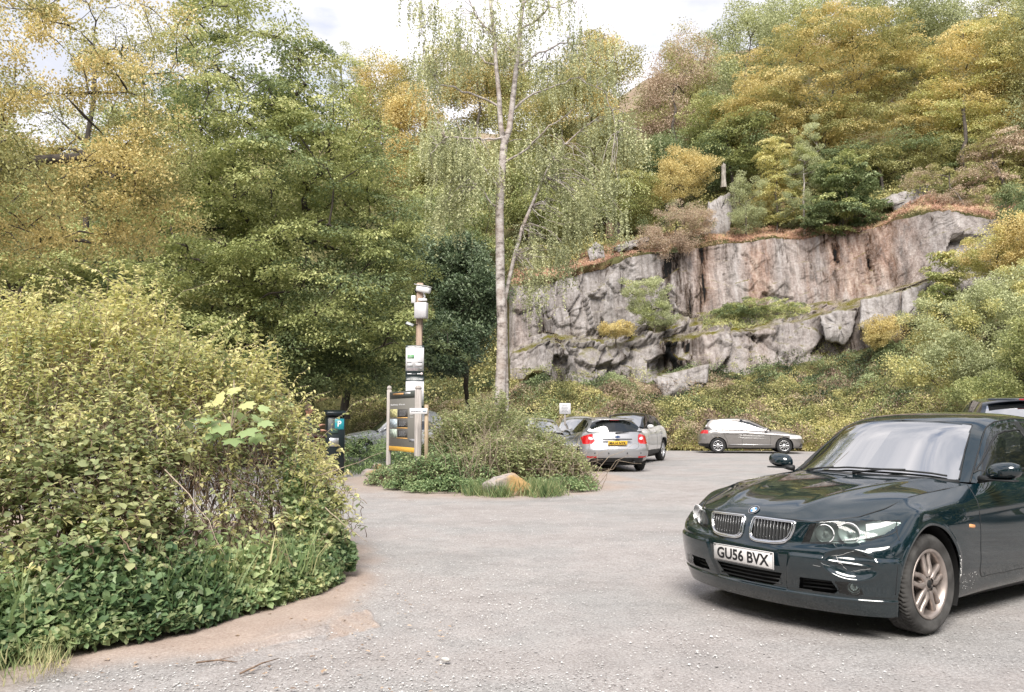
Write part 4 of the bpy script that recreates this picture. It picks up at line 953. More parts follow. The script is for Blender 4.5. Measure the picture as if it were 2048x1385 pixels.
def paint(name, col, metal=.5, rough=.32, dirt=0.0, spec=.5, cior=1.5, dcol=(.20, .175, .155), z0=.1, z1=.55):
    m, t, b = newmat(name)
    b.inputs['Base Color'].default_value = (*col, 1); b.inputs['Metallic'].default_value = metal; b.inputs['Roughness'].default_value = rough
    b.inputs['Coat Weight'].default_value = 1.0; b.inputs['Coat Roughness'].default_value = .02; b.inputs['Coat IOR'].default_value = cior; b.inputs['Specular IOR Level'].default_value = spec
    if dirt:
        tc = t.nodes.new('ShaderNodeTexCoord'); sx = t.nodes.new('ShaderNodeSeparateXYZ'); t.links.new(tc.outputs['Object'], sx.inputs[0])
        n = TN(t, tc.outputs['Object'], 5, 7, .7); n2 = TN(t, tc.outputs['Object'], 70, 4, .7)
        mr = t.nodes.new('ShaderNodeMapRange'); mr.inputs[1].default_value = z1; mr.inputs[2].default_value = z0; mr.inputs[3].default_value = .0; mr.inputs[4].default_value = 1.0; t.links.new(sx.outputs[2], mr.inputs[0])
        a = t.nodes.new('ShaderNodeMath'); a.operation = 'MULTIPLY'; t.links.new(mr.outputs[0], a.inputs[0]); t.links.new(ramp(t, [(.3, (.25, .25, .25)), (.7, (1, 1, 1))], n.outputs[0]).outputs[0], a.inputs[1])
        a2 = t.nodes.new('ShaderNodeMath'); a2.operation = 'MULTIPLY'; a2.inputs[1].default_value = dirt; t.links.new(a.outputs[0], a2.inputs[0])
        vo = t.nodes.new('ShaderNodeTexVoronoi'); vo.inputs['Scale'].default_value = 34; t.links.new(tc.outputs['Object'], vo.inputs[0])
        sp = t.nodes.new('ShaderNodeMath'); sp.operation = 'MULTIPLY'; t.links.new(ramp(t, [(.05, (1, 1, 1)), (.10, (0, 0, 0))], vo.outputs['Distance']).outputs[0], sp.inputs[0]); t.links.new(a.outputs[0], sp.inputs[1])
        mxm = t.nodes.new('ShaderNodeMath'); mxm.operation = 'MAXIMUM'; t.links.new(a2.outputs[0], mxm.inputs[0]); t.links.new(sp.outputs[0], mxm.inputs[1])
        t.links.new(MIX(t, mxm.outputs[0], col, dcol), b.inputs['Base Color'])
        inv = t.nodes.new('ShaderNodeMath'); inv.operation = 'SUBTRACT'; inv.inputs[0].default_value = 1.0; inv.use_clamp = True; t.links.new(mxm.outputs[0], inv.inputs[1])
        t.links.new(inv.outputs[0], b.inputs['Coat Weight'])
        mt = t.nodes.new('ShaderNodeMath'); mt.operation = 'MULTIPLY'; mt.inputs[1].default_value = metal; t.links.new(inv.outputs[0], mt.inputs[0]); t.links.new(mt.outputs[0], b.inputs['Metallic'])
        ro = t.nodes.new('ShaderNodeMapRange'); ro.inputs[3].default_value = rough; ro.inputs[4].default_value = .75; t.links.new(mxm.outputs[0], ro.inputs[0]); t.links.new(ro.outputs[0], b.inputs['Roughness'])
    return m
def plate_text(parent, txt, width, height, mat, loc, rotm):
    """raised characters as a mesh, fitted to a width and height"""
    cu = bpy.data.curves.new('lettering', 'FONT'); cu.body = txt; cu.size = 1; cu.align_x = 'CENTER'; cu.align_y = 'CENTER'; cu.resolution_u = 3; cu.offset = .03
    ob = bpy.data.objects.new('lettering', cu)
    COL.objects.link(ob); dg = bpy.context.evaluated_depsgraph_get(); dg.update()
    me = bpy.data.meshes.new_from_object(ob.evaluated_get(dg)); bpy.data.objects.remove(ob)
    n = len(me.vertices); co = np.empty(n * 3, np.float32); me.vertices.foreach_get('co', co); co = co.reshape(-1, 3)
    mn, mx_ = co.min(0), co.max(0); co = (co - (mn + mx_) / 2) * [width / (mx_[0] - mn[0]), height / (mx_[1] - mn[1]), 1]
    me.vertices.foreach_set('co', co.astype(np.float32).ravel()); me.materials.clear(); me.materials.append(mat)
    ob = bpy.data.objects.new('lettering', me); COL.objects.link(ob); ob.parent = parent; ob.location = loc; ob.rotation_euler = rotm
    return ob
def nearest(G, pts, y=False):
    """closest surface points to rough guesses"""
    V = G.reshape(-1, 3); out = []
    for p in np.asarray(pts, float): out.append(V[((V - p) ** 2).sum(1).argmin()])
    return np.array(out)
def dense(P, step=.02):
    P = np.asarray(P, float); d = np.concatenate([[0], np.cumsum(np.linalg.norm(np.diff(P, axis=0), axis=1))]); n = max(3, int(d[-1] / step)); s = np.linspace(0, d[-1], n)
    return np.stack([np.interp(s, d, P[:, i]) for i in range(P.shape[1])], -1)
def smoothc(P, k=3):
    P = P.copy()
    for _ in range(k): P[1:-1] = (P[:-2] + P[1:-1] * 2 + P[2:]) / 4
    return P
def both(fn):
    for s in (1, -1): fn(s)
def mir(P, s): return np.asarray(P, float) * [1, s, 1]
# ------------------------------------------------------------------ the dark saloon in the foreground (x forward from the front axle, y left, z up)
def saloon():
    th = -2.55779; pm = paint('midnight_paint', (.0015, .0105, .0150), 0.0, .5, spec=.03, cior=1.8, dirt=.10, z0=.10, z1=.55, dcol=(.13, .125, .115))
    mats = dict(M); mats.update(body=pm, bonnet=pm, roof=pm, front_door=pm, rear_door=pm, boot_lid=pm)
    mats['windscreen'] = M['screen']; mats['rear_screen'] = M['glass']; mats['side_window'] = M['glass']; mats['rear_side_window'] = M['glass']
    mats['window_trim'] = M['blackp']; mats['headlight'] = None
    lens = glassm('headlight_lens', tint=(.5, .5, .5), ior=1.45, through=.97); mats['headlight'] = lens; mats['fog_lamp'] = lens
    mats['tail_light'] = M['red']
    car = Car('saloon_car', 'near black saloon with dented front bumper filling the right foreground', (2.2386, 6.067, 0), th, mats)
    root = car.o
    fr = lambda z, xs, ys: [(x, y, z) for x, y in zip(xs, ys)]
    YS = [0, .20, .40, .58, .72, .82, .885]
    def row(zf, xs, ys, side, rear_z, rear_x):
        zf = np.broadcast_to(zf, (7,)); P = [(x, y, z) for x, y, z in zip(xs, ys, zf)] + list(side)
        y9 = side[-1][1]
        P += [(rear_x + .18, y9 * .90, rear_z), (rear_x + .035, y9 * .55, rear_z), (rear_x, 0, rear_z)]
        return P
    def sd(*t):   # (y, z) at x = 0, -.38, -.65, -1.4, -2.2, -2.76, -3.25
        return [(x, y, z) for x, (y, z) in zip((0, -.38, -.65, -1.4, -2.2, -2.76, -3.25), t)]
    rows = [
     row(.150, [.665, .655, .62, .565, .50, .44, .385], [0, .20, .40, .58, .72, .80, .845], sd((.80, .16), (.80, .16), (.80, .165), (.80, .175), (.80, .185), (.80, .20), (.79, .22)), .24, -3.68),
     row(.245, [.712, .702, .668, .61, .535, .465, .40], [0, .20, .40, .585, .73, .82, .868], sd((.84, .25), (.835, .24), (.84, .235), (.845, .25), (.845, .26), (.85, .27), (.84, .30)), .33, -3.74),
     row(.262, [.705, .695, .662, .604, .53, .462, .398], [0, .20, .40, .585, .73, .82, .868], sd((.85, .27), (.85, .28), (.85, .27), (.855, .28), (.855, .29), (.86, .30), (.85, .33)), .36, -3.745),
     row(.37, [.738, .728, .695, .638, .558, .48, .405], YS, sd((.878, .37), (.878, .36), (.878, .355), (.882, .36), (.882, .37), (.882, .38), (.868, .42)), .44, -3.76),
     row([.49, .49, .50, .505, .505, .505, .505], [.758, .748, .715, .655, .572, .488, .408], [0, .20, .40, .585, .73, .83, .893], sd((.90, .50), (.896, .49), (.892, .48), (.895, .48), (.895, .49), (.90, .50), (.885, .54)), .56, -3.775),
     row([.53, .53, .545, .56, .575, .585, .59], [.752, .742, .705, .640, .553, .467, .392], [0, .20, .40, .58, .725, .823, .889], sd((.905, .60), (.90, .60), (.896, .60), (.898, .60), (.898, .61), (.905, .62), (.885, .65)), .66, -3.765),
     row([.56, .565, .58, .60, .62, .635, .65], [.738, .728, .672, .585, .485, .395, .335], [0, .20, .41, .575, .71, .805, .875], sd((.905, .685), (.90, .69), (.893, .70), (.893, .71), (.893, .72), (.90, .73), (.875, .76)), .76, -3.755),
     row([.64, .64, .64, .658, .672, .685, .715], [.715, .705, .655, .565, .455, .345, .255], [0, .20, .43, .585, .705, .79, .858], sd((.893, .745), (.892, .76), (.886, .775), (.885, .785), (.885, .795), (.888, .81), (.862, .84)), .84, -3.752),
     row([.715, .715, .708, .725, .738, .742, .772], [.685, .675, .638, .535, .405, .285, .19], [0, .20, .462, .585, .675, .748, .815], sd((.868, .80), (.870, .825), (.862, .84), (.862, .855), (.862, .865), (.862, .88), (.835, .91)), .93, -3.752),
     row([.724, .724, .717, .735, .752, .775, .80], [.672, .662, .632, .520, .400, .285, .18], [0, .20, .458, .575, .650, .685, .708], sd((.737, .858), (.768, .898), (.788, .918), (.80, .948), (.795, .968), (.785, .975), (.745, .985)), .985, -3.735),
    ]
    P1 = np.array(rows)
    G1 = net(P1, lambda i: .0055 if i < 9 else (.009 if i < 10 else .03), .0055)
    # dent in the left half of the bumper is applied after mirroring, so build both halves here
    yc = np.interp(G1[..., 2], [.25, .30, .505, .56], [.295, .30, .355, .40]); ay = G1[..., 1]; fz = (G1[..., 0] > .37)
    stp = smooth(-.012, .012, ay - yc) * smooth(.524, .494, G1[..., 2]) * smooth(.255, .285, G1[..., 2]) * fz
    G1[..., 0] += .014 * stp; G1[..., 1] += .008 * stp * smooth(.5, .8, ay)
    rdg = np.exp(-((G1[..., 2] - .252) / .012) ** 2) * fz; G1[..., 0] += .009 * rdg; G1[..., 1] += .006 * rdg * smooth(.5, .8, ay)
    def arch(x, z): return ((x) ** 2 + (z - .325) ** 2 < .372 ** 2) | ((x + 2.76) ** 2 + (z - .325) ** 2 < .37 ** 2)
    # snap the edge of the arches on to the circle
    for cx in (0, -2.76):
        d = np.hypot(G1[..., 0] - cx, G1[..., 2] - .325); near_ = np.abs(d - .372) < .0045
        k = np.where(near_ & (G1[..., 1] > .6), .372 / d, 1.0)
        G1[..., 0] = cx + (G1[..., 0] - cx) * k; G1[..., 2] = .325 + (G1[..., 2] - .325) * k
        lip = (np.abs(d - .395) < .03) & (G1[..., 1] > .6); G1[..., 1] += np.where(lip, .006 * np.exp(-((d - .388) / .012) ** 2), 0)
    # door shoulder crease
    sh = np.exp(-((G1[..., 2] - (.745 - .02 * G1[..., 0])) / .02) ** 2) * (G1[..., 0] < -.45) * (G1[..., 1] > .7); G1[..., 1] += .005 * sh
    kid = [(.034, .600), (.048, .574), (.09, .562), (.24, .564), (.30, .574), (.335, .602), (.355, .655), (.362, .709), (.040, .714), (.032, .66)]
    hl = [(.408, .578), (.455, .705), (.53, .722), (.62, .728), (.70, .736), (.765, .735), (.830, .742), (.85, .728), (.835, .700), (.805, .655), (.765, .618), (.70, .600), (.60, .588), (.50, .580)]
    low = [(-.01, .272), (.19, .276), (.235, .30), (.285, .372), (-.01, .372)]
    sidein = [(.385, .285), (.41, .362), (.60, .366), (.625, .300), (.60, .280)]
    fog = [(.628, .285), (.618, .366), (.70, .360), (.745, .325), (.755, .292), (.72, .280)]
    bulb_x = lambda x: x > .15
    parts = [
     (None, lambda x, y, z: arch(x, z) & (y > .6), 0),
     (None, lambda x, y, z: (x > .5) & pin(y, z, kid), 0),
     ('headlight', lambda x, y, z: (x > .10) & pin(y, z, hl), 1),
     (None, lambda x, y, z: (x > .5) & pin(y, z, low), 0),
     (None, lambda x, y, z: (x > .4) & pin(y, z, sidein), 0),
     ('fog_lamp', lambda x, y, z: (x > .4) & pin(y, z, fog), 1),
     ('tail_light', lambda x, y, z: (x < -3.35) & (z > .68) & (z < .93) & (y > .38), 1),
     ('front_door', lambda x, y, z: (x < -.645) & (x > -1.84) & (z > .285) & (y > .5), 1),
     ('rear_door', lambda x, y, z: (x <= -1.84) & (z > .29) & (y > .5) & (x > -2.70) & ~((x + 2.76) ** 2 + (z - .325) ** 2 < .42 ** 2), 1),
     ('body', None, 0)]
    D1 = shell(root, G1, parts, mats)
    # dent: push in the left part of the bumper, with a crumpled rim
    def dent(V):
        c = np.array([.575, .70, .475]); u = (V[:, 1] - c[1]) / .125; w_ = (V[:, 2] - c[2] + .10 * (V[:, 1] - .70)) / .085; r = np.sqrt(u ** 2 + w_ ** 2); m = (V[:, 0] > .40) & (V[:, 1] > 0)
        d = -.034 * np.exp(-(r ** 4) * 1.1) + .010 * np.exp(-((r - 1.12) / .16) ** 2) + .010 * np.exp(-(w_ / .10) ** 2 - (r / .95) ** 4)
        n = fbm(V * 16, 3) - .5
        d = d + .003 * n * np.exp(-((r - .8) / .35) ** 2)
        return V + (m * d)[:, None] * np.array([.80, .60, 0])
    D1['body'] = [(dent(v), f) for v, f in D1['body']]
    car.take(D1)
    # bonnet
    hood = np.array([
     [(.672, 0, .724), (.669, .12, .724), (.658, .28, .722), (.632, .458, .717)],
     [(.628, 0, .757), (.624, .15, .757), (.600, .33, .752), (.520, .575, .735)],
     [(.54, 0, .792), (.535, .17, .793), (.50, .40, .785), (.400, .650, .752)],
     [(.34, 0, .842), (.335, .21, .846), (.31, .46, .838), (.18, .708, .80)],
     [(.02, 0, .893), (.02, .24, .900), (0, .50, .893), (-.05, .742, .865)],
     [(-.33, 0, .932), (-.33, .26, .938), (-.35, .53, .931), (-.42, .772, .901)],
     [(-.61, 0, .956), (-.615, .27, .957), (-.66, .54, .948), (-.77, .788, .919)]])
    # rows across: swap so that rows = t, cols = s
    G2 = net(np.swapaxes(hood, 0, 1)[::-1], .012, .010)[:, ::-1]
    rid = np.exp(-((G2[..., 1] - (.30 + .17 * (.65 - G2[..., 0]) / 1.3 * 1.4)) / .05) ** 2) * smooth(.66, .45, G2[..., 0]); G2[..., 2] += .008 * rid
    car.take(shell(root, G2, [('bonnet', None, 0)], mats, flip=True))
    # windscreen, roof, rear screen
    top = np.array([
     [(-.63, 0, .955), (-.67, .40, .950), (-.765, .66, .935), (-.83, .745, .930)],
     [(-.93, 0, 1.178), (-.96, .37, 1.165), (-1.04, .59, 1.140), (-1.10, .678, 1.135)],
     [(-1.235, 0, 1.372), (-1.26, .33, 1.362), (-1.32, .535, 1.338), (-1.36, .612, 1.318)],
     [(-1.44, 0, 1.425), (-1.45, .32, 1.415), (-1.49, .52, 1.388), (-1.54, .592, 1.366)],
     [(-1.85, 0, 1.452), (-1.85, .32, 1.442), (-1.85, .50, 1.418), (-1.85, .582, 1.392)],
     [(-2.3, 0, 1.437), (-2.3, .32, 1.427), (-2.3, .50, 1.402), (-2.3, .582, 1.378)],
     [(-2.62, 0, 1.378), (-2.62, .32, 1.368), (-2.64, .51, 1.345), (-2.68, .592, 1.320)],
     [(-2.90, 0, 1.240), (-2.91, .33, 1.228), (-2.94, .53, 1.20), (-3.02, .635, 1.170)],
     [(-3.17, 0, 1.075), (-3.19, .36, 1.060), (-3.25, .58, 1.03), (-3.34, .685, 1.0)]])
    kx = np.swapaxes(top, 0, 1)[::-1]
    G3 = net(kx, .014, .012)[:, ::-1]
    car.take(shell(root, G3, [
      ('windscreen', lambda x, y, z: (z < 1.368 - .10 * y ** 2) & (x > -1.36) & (y < np.interp(-x, [.6, .80, .98, 1.32, 1.4], [.60, .672, .620, .530, .50])), 0),
      ('rear_screen', lambda x, y, z: (x < -2.64) & (y < np.interp(-x, [2.6, 3.2], [.50, .56])), 0),
      ('roof', None, 0)], mats, flip=True))
    # doors' upper frames and side glass
    edge = top[:, 3]
    bx = [-.83, -1.0, -1.25, -1.5, -1.85, -2.3, -2.7, -3.05, -3.36]; bz = [.925, .940, .950, .955, .962, .97, .976, .982, .988]; by = [.785, .800, .803, .803, .80, .793, .782, .762, .725]
    low_ = np.array([(a, b_, c) for a, b_, c in zip(bx, by, bz)])
    mid_ = (low_ + edge) / 2 + np.array([0, .022, .0])
    G4 = net(np.array([low_, mid_, edge]), .010, .006)
    # glass polygons in (x, z)
    fw = [(-.93, .968), (-1.10, 1.105), (-1.30, 1.245), (-1.45, 1.315), (-1.58, 1.345), (-1.84, 1.362), (-1.86, .985)]
    rw = [(-1.95, .985), (-1.93, 1.362), (-2.3, 1.352), (-2.52, 1.31), (-2.80, 1.19), (-2.95, 1.06), (-2.96, 1.01)]
    tri = lambda P, k: [((x - np.mean([p[0] for p in P])) * k + np.mean([p[0] for p in P]), (z - np.mean([p[1] for p in P])) * k + np.mean([p[1] for p in P])) for x, z in P]
    car.take(shell(root, G4, [
      ('side_window', lambda x, y, z: pin(x, z, fw), 1), ('rear_side_window', lambda x, y, z: pin(x, z, rw), 1),
      ('window_trim', lambda x, y, z: pin(x, z, tri(fw, 1.045)) | pin(x, z, tri(rw, 1.05)) | ((x < -1.80) & (x > -2.0) & (z < 1.37)) | ((z < 1.0) & (x > -3.0) & (x <= -1.84)), 1),
      ('front_door_frame', lambda x, y, z: x > -1.84, 1),
      ('roof', None, 0)], mats))
    # boot lid
    bo = np.array([[(-3.17, 0, 1.075), (-3.19, .36, 1.060), (-3.25, .58, 1.03), (-3.36, .715, .99)], [(-3.45, 0, 1.055), (-3.45, .36, 1.045), (-3.45, .58, 1.025), (-3.46, .70, .99)], [(-3.735, 0, 1.00), (-3.73, .30, .997), (-3.69, .50, .992), (-3.60, .67, .987)]])
    car.take(shell(root, net(np.swapaxes(bo, 0, 1)[::-1], .03, .03)[:, ::-1], [('boot_lid', None, 0)], mats, flip=True))
    car.flush()
    # rename parts that exist twice under clean names
    for o_ in car.ob.get('rear_side_window', []): o_.name = 'side_window'
    for o_ in car.ob.get('front_door_frame', []): o_.name = 'door_frame'
    allG = np.vstack([G1.reshape(-1, 3), G2.reshape(-1, 3), G4.reshape(-1, 3)])
    def seam(pts, r=.0028, mat=M['blackp'], nm='panel_gap', s=1, src=allG, k=2, lift=0.0, par=root, dn=.015):
        P = dense(pts, dn); N_ = np.array([src[((src - p) ** 2).sum(1).argmin()] for p in P]); N_ = smoothc(N_, k)
        return [mir(N_, s), r]
    gaps = MB()
    hoodedge = hood[:, 3]; hg = dense(np.vstack([hood[0][:, :][:4], hoodedge[1:]]), .015)
    both(lambda s: gaps.tube(mir(hg + [0, 0, .0005], s), .0042, 6))
    for pts in ([(-.70, .80, .925), (-.66, .86, .84), (-.645, .89, .70), (-.64, .89, .5), (-.645, .875, .34), (-.70, .865, .287)], [(-.70, .865, .285), (-1.2, .87, .285), (-1.84, .87, .29)], [(-1.84, .865, .30), (-1.84, .89, .6), (-1.84, .865, .84), (-1.86, .80, .955)],
                [(.40, .876, .30), (.40, .89, .50)], [(.335, .875, .61), (.29, .84, .69), (.245, .82, .725)], [(.665, .405, .575), (.60, .52, .582), (.50, .68, .60), (.42, .77, .625), (.33, .84, .655), (.30, .86, .69)]):
        both(lambda s: gaps.tube(*seam(pts, s=s)))
    gaps.build('panel_gap', M['blackp'], root, smooth=True)
    # white rim of chipped paint round the front arch, scratches at the dent
    rngl = np.random.default_rng(5); ch = MB()
    for a in np.linspace(R(-48), R(20), 26):
        if rngl.random() < .8:
            a0, a1 = a, a + R(rngl.uniform(1, 4)); rr = .377 + rngl.uniform(-.003, .006)
            P = [(-math.cos(q) * rr, .893, .325 + math.sin(q) * rr) for q in (a0, (a0 + a1) / 2, a1)]
            ch.tube(nearest(G1, P) + [0, .0015, 0], rngl.uniform(.0015, .004), 5)
    for p0, p1, r_ in [((.60, .62, .50), (.615, .655, .475), .0028), ((.61, .64, .485), (.60, .665, .468), .003), ((.625, .60, .505), (.57, .72, .555), .0016), ((.60, .66, .46), (.59, .68, .44), .0018), ((.64, .60, .46), (.66, .55, .475), .0014), ((.66, .545, .45), (.665, .50, .46), .0012), ((.58, .70, .43), (.52, .80, .455), .0013)]:
        P = dense([p0, p1], .012); P = nearest(G1, P); P = dent(P) + rngl.normal(size=P.shape) * .0015 + [.001, .0005, 0]; ch.tube(P, r_ * .6, 4)
    for _ in range(40):
        z = rngl.uniform(.20, .34); x = rngl.uniform(-.62, -.36); p = nearest(G1, [(x, .87, z)]); ch.tube(np.vstack([p, p + [.006, .001, .004]]), rngl.uniform(.001, .003), 4)
    ch.build('paint_chips', plain('bare_paint', (.55, .54, .53), .7), root)['kind'] = 'stuff'
    # kidney grilles
    for s in (1, -1):
        kp = np.array(kid + [kid[0]]); kd = dense(np.stack([kp[:, 0], kp[:, 1]], -1), .01)
        def on(y, z): # front surface x at y,z
            return G1.reshape(-1, 3)[((G1.reshape(-1, 3)[:, 1:] - [y, z]) ** 2).sum(1) + 10 * (G1.reshape(-1, 3)[:, 0] < .5)][0] if False else None
        F3 = G1.reshape(-1, 3); F3 = F3[F3[:, 0] > .5]
        X = np.array([F3[((F3[:, 1:] - q) ** 2).sum(1).argmin(), 0] for q in kd])
        ring_ = np.stack([X + .004, kd[:, 0], kd[:, 1]], -1)
        ko = MB(); rr = np.where(ring_[:, 2] > .70, .008, .0085); rr = np.where(ring_[:, 2] < .585, .013, rr)
        ko.tube(mir(smoothc(ring_, 2), s), rr, 8, cap=False)
        gr = ko.build('grille', M['chrome'], root, smooth=True)
        inn = np.stack([X + .010, (kd[:, 0] - .19) * .90 + .19, (kd[:, 1] - .63) * .88 + .633], -1)
        k2 = MB(); k2.tube(mir(smoothc(inn, 2), s), .0035, 6, cap=False); 
        k2.build('grille_ring', M['chrome'], gr, smooth=True)
        sl = MB(); s2 = MB()
        for y in np.linspace(.058, .338, 12):
            zs = [z for yy, z in kd if abs(yy - y) < .012]; z0, z1 = min(zs) + .010, max(zs) - .005
            x0 = float(np.interp(y, [0, .2, .4], [.730, .720, .685]))
            V = np.array([(x0, y - .004, z0), (x0 - .03, y - .004, z1), (x0, y + .004, z0), (x0 - .03, y + .004, z1), (x0 - .045, y + .004, z0), (x0 - .07, y + .004, z1), (x0 - .045, y - .004, z0), (x0 - .07, y - .004, z1)])
            sl.add(mir(V, s), np.array([(0, 2, 3, 1), (2, 4, 5, 3), (6, 0, 1, 7)]))
            s2.tube(mir([(x0 + .001, y, z0), (x0 - .029, y, z1)], s), .0012, 5)
        sl.build('slats', M['blackp'], gr); s2.build('slat_edge', plain('dull_chrome', (.40, .40, .41), .3, .9), gr)
    # near-black boxes stand in for the shade behind every opening, and slats in the lower intakes
    dk = MB(); dk.box((.52, 0, .46), (.22, .80, .50)); dk.box((.44, 0, .31), (.25, 1.30, .14)); dk.build('shade_backing', plain('void', (.004, .004, .004), .9), root)
    li = MB()
    for z in (.295, .322, .347): li.tube(dense([(.70 - .004, -.26, z), (.715, 0, z), (.70 - .004, .26, z)], .05), .005, 6)
    for s in (1, -1):
        for z in (.30, .325, .345): li.tube(mir([(.655, .40, z), (.60, .53, z), (.555, .63, z)], s), .0055, 6)
    li.build('lower_grille', M['blackp'], root, smooth=True)
    lampref = plain('lamp_bowl', (.86, .86, .87), .30, .2)
    # headlight insides
    for s, ho in zip((1, -1), car.ob['headlight']):
        hb = MB(); hb.add(mir([(.59, .41, .575), (.56, .45, .71), (.30, .74, .735), (.18, .84, .74), (.18, .83, .70), (.30, .76, .60), (.45, .66, .585)], s), np.array([[0, 1, 2], [0, 2, 6], [2, 3, 5], [2, 5, 6], [3, 4, 5]]))
        hb.build('housing', plain('lamp_housing', (.52, .53, .54), .3, .4), ho)
        for (c, r_, dp) in (((.598, .535, .648), .058, .045), ((.515, .655, .658), .066, .045)):
            rf = MB(); prof = [(r_, .0), (r_ * 1.02, -.006), (r_ * .85, -dp * .5), (r_ * .45, -dp), (.016, -dp), (.014, -.012), (.0, -.008)]
            t2 = np.arange(28) * 2 * np.pi / 28; pr = np.array(prof); V = np.stack([np.repeat(pr[:, 1][:, None], 28, 1), pr[:, 0, None] * np.cos(t2), pr[:, 0, None] * np.sin(t2)], -1).reshape(-1, 3)
            V = rot(V, rz=.32); rf.add(mir(V + c, s), grid_faces(len(pr), 28, wrap=True)); rf.tube(mir(rot(np.stack([0 * t2 + .003, r_ * np.cos(t2), r_ * np.sin(t2)], -1), rz=.32) + c, s), .0035, 5, cap=False)
            rf.build('reflector', lampref, ho, smooth=True)
        tb = MB(); tb.add(mir([(.335, .775, .655), (.27, .83, .69), (.225, .846, .727), (.30, .770, .728), (.36, .73, .71)], s), np.array([[0, 1, 2], [0, 2, 3], [0, 3, 4]])); tb.add(mir([(.44, .735, .625), (.30, .80, .66), (.24, .835, .722), (.32, .775, .725), (.42, .715, .715)], s) + [.004, 0, 0], np.array([[0, 1, 2], [0, 2, 3], [0, 3, 4]])); tb.build('indicator', lampref, ho)
    for s, ho in zip((1, -1), car.ob['fog_lamp']):
        rf = MB(); rf.lathe([(.038, 0), (.042, -.004), (.03, -.03), (.01, -.035), (.0, -.02)], (0, 0, 0), 'x', 24); V = np.concatenate(rf.V); rf.V = [mir(rot(V, rz=.5) + [.555, .70, .325], s)]; rf.build('reflector', M['silverref'], ho, smooth=True)
    # number plate
    npm = MB(); npm.box((.772, 0, .448), (.008, .524, .114), bev=.003); npo = npm.build('number_plate', M['platew'], root)
    npo['label'] = 'white front number plate reading GU56 BVX'
    plate_text(npo, 'GU56 BVX', .452, .079, M['ink'], (.7772, 0, .448), (math.pi / 2, 0, math.pi / 2))
    bd = MB()
    for a, b_ in (((-.258, -.053), (.258, -.053)), ((.258, -.053), (.258, .053)), ((.258, .053), (-.258, .053)), ((-.258, .053), (-.258, -.053))): bd.tube([(.7765, a[0], .448 + a[1]), (.7765, b_[0], .448 + b_[1])], .0016, 4)
    for y in (-.245, .245): bd.lathe([(.006, .0), (.004, .003), (0, .0035)], (.776, y, .494 - .0), 'x', 10)
    bd.build('plate_border', M['ink'], npo)
    # round emblem: black ring, blue and white quarters
    em = MB(); ec = np.array([.640, 0, .752]); tl_ = R(-52)
    def E_(V): return rot(np.asarray(V, float), ry=-tl_ * -1.0) + ec
    t2 = np.arange(32) * 2 * np.pi / 32
    def disc(r0, r1, h, a0=0, a1=2 * math.pi, n=32):
        a = np.linspace(a0, a1, n + 1); V = np.concatenate([np.stack([0 * a + h, r0 * np.cos(a), r0 * np.sin(a)], -1), np.stack([0 * a + h, r1 * np.cos(a), r1 * np.sin(a)], -1)])
        return V, np.array([(i, i + 1, n + 2 + i, n + 1 + i) for i in range(n)])
    em2 = MB(); V, F = disc(.0, .041, .004); em2.add(E_(V), F); V, F = disc(.041, .0405, .0); em2.add(E_(V), F); emo = em2.build('emblem', M['ink'], root)
    e3 = MB(); V, F = disc(.038, .041, .0055); e3.add(E_(V), F); V, F = disc(.024, .027, .0055); e3.add(E_(V), F); e3.build('emblem_ring', M['alloy'], emo)
    for k_ in range(4):
        e4 = MB(); V, F = disc(.0, .024, .0052, k_ * math.pi / 2, (k_ + 1) * math.pi / 2, 8); e4.add(E_(V), F); e4.build('emblem_quarter', plain('emblem_blue', (.05, .22, .55), .3) if k_ % 2 == 0 else plain('emblem_white', (.75, .76, .78), .3), emo)
    # side repeaters, wipers, mirrors, handles
    for s in (1, -1):
        mb = MB(); mb.box((-.525, .8985 * s, .655), (.075, .012, .024), bev=.005, ry=R(-8)); mb.build('indicator', M['amber'], root)
        mb = MB(); mb.box((-1.70, .905 * s, .80), (.20, .022, .028), bev=.009); mb.build('door_handle', pm, root)
        mb = MB(); mb.box((-2.60, .903 * s, .82), (.20, .022, .028), bev=.009); mb.build('door_handle', pm, root)
        # mirror: rounded shell
        n1, n2 = 14, 20; u = np.linspace(0, 1, n1); a = np.arange(n2) * 2 * np.pi / n2
        V = []
        for q in u:
            x = -.90 + .10 * q; k_ = math.sqrt(max(0, 1 - (max(0, q - .0)) ** 2.4))
            V.append(np.stack([0 * a + x, .955 + .118 * k_ * np.sign(np.cos(a)) * np.abs(np.cos(a)) ** .8, 1.012 + .072 * k_ * np.sign(np.sin(a)) * np.abs(np.sin(a)) ** .85 * np.where(np.sin(a) < 0, .75, 1) + .012 * np.cos(a)], -1))
        mb = MB(); mb.add(mir(np.concatenate(V), s), grid_faces(n1, n2, wrap=True, flip=s < 0)); mo = mb.build('wing_mirror', pm, root, smooth=True)
        gl = MB(); gl.add(mir(V[0] * [1, .985, 1] + [-.001, .014, 0], s), np.array([list(range(n2)) if s > 0 else list(range(n2))[::-1]])); gl.build('mirror_glass', M['chrome'], mo)
        ar = MB(); ar.tube(mir([(-.86, .80, .955), (-.85, .85, .960), (-.85, .90, .970)], s), [.028, .024, .022], 8); ar.build('mirror_arm', M['blackp'], mo, smooth=True)
        bs = MB(); bs.box((-.85, .955 * s, .957), (.085, .20, .012), bev=.005); bs.build('mirror_base', M['blackp'], mo)
    for (a, b_, c) in (((-.60, .12, .968), (-.70, .42, .985), (-.70, .10, .998)), ((-.61, -.42, .965), (-.66, -.06, .990), (-.74, -.60, .998))):
        pass
    wp = G3.reshape(-1, 3); wp2 = np.vstack([wp, wp * [1, -1, 1]])
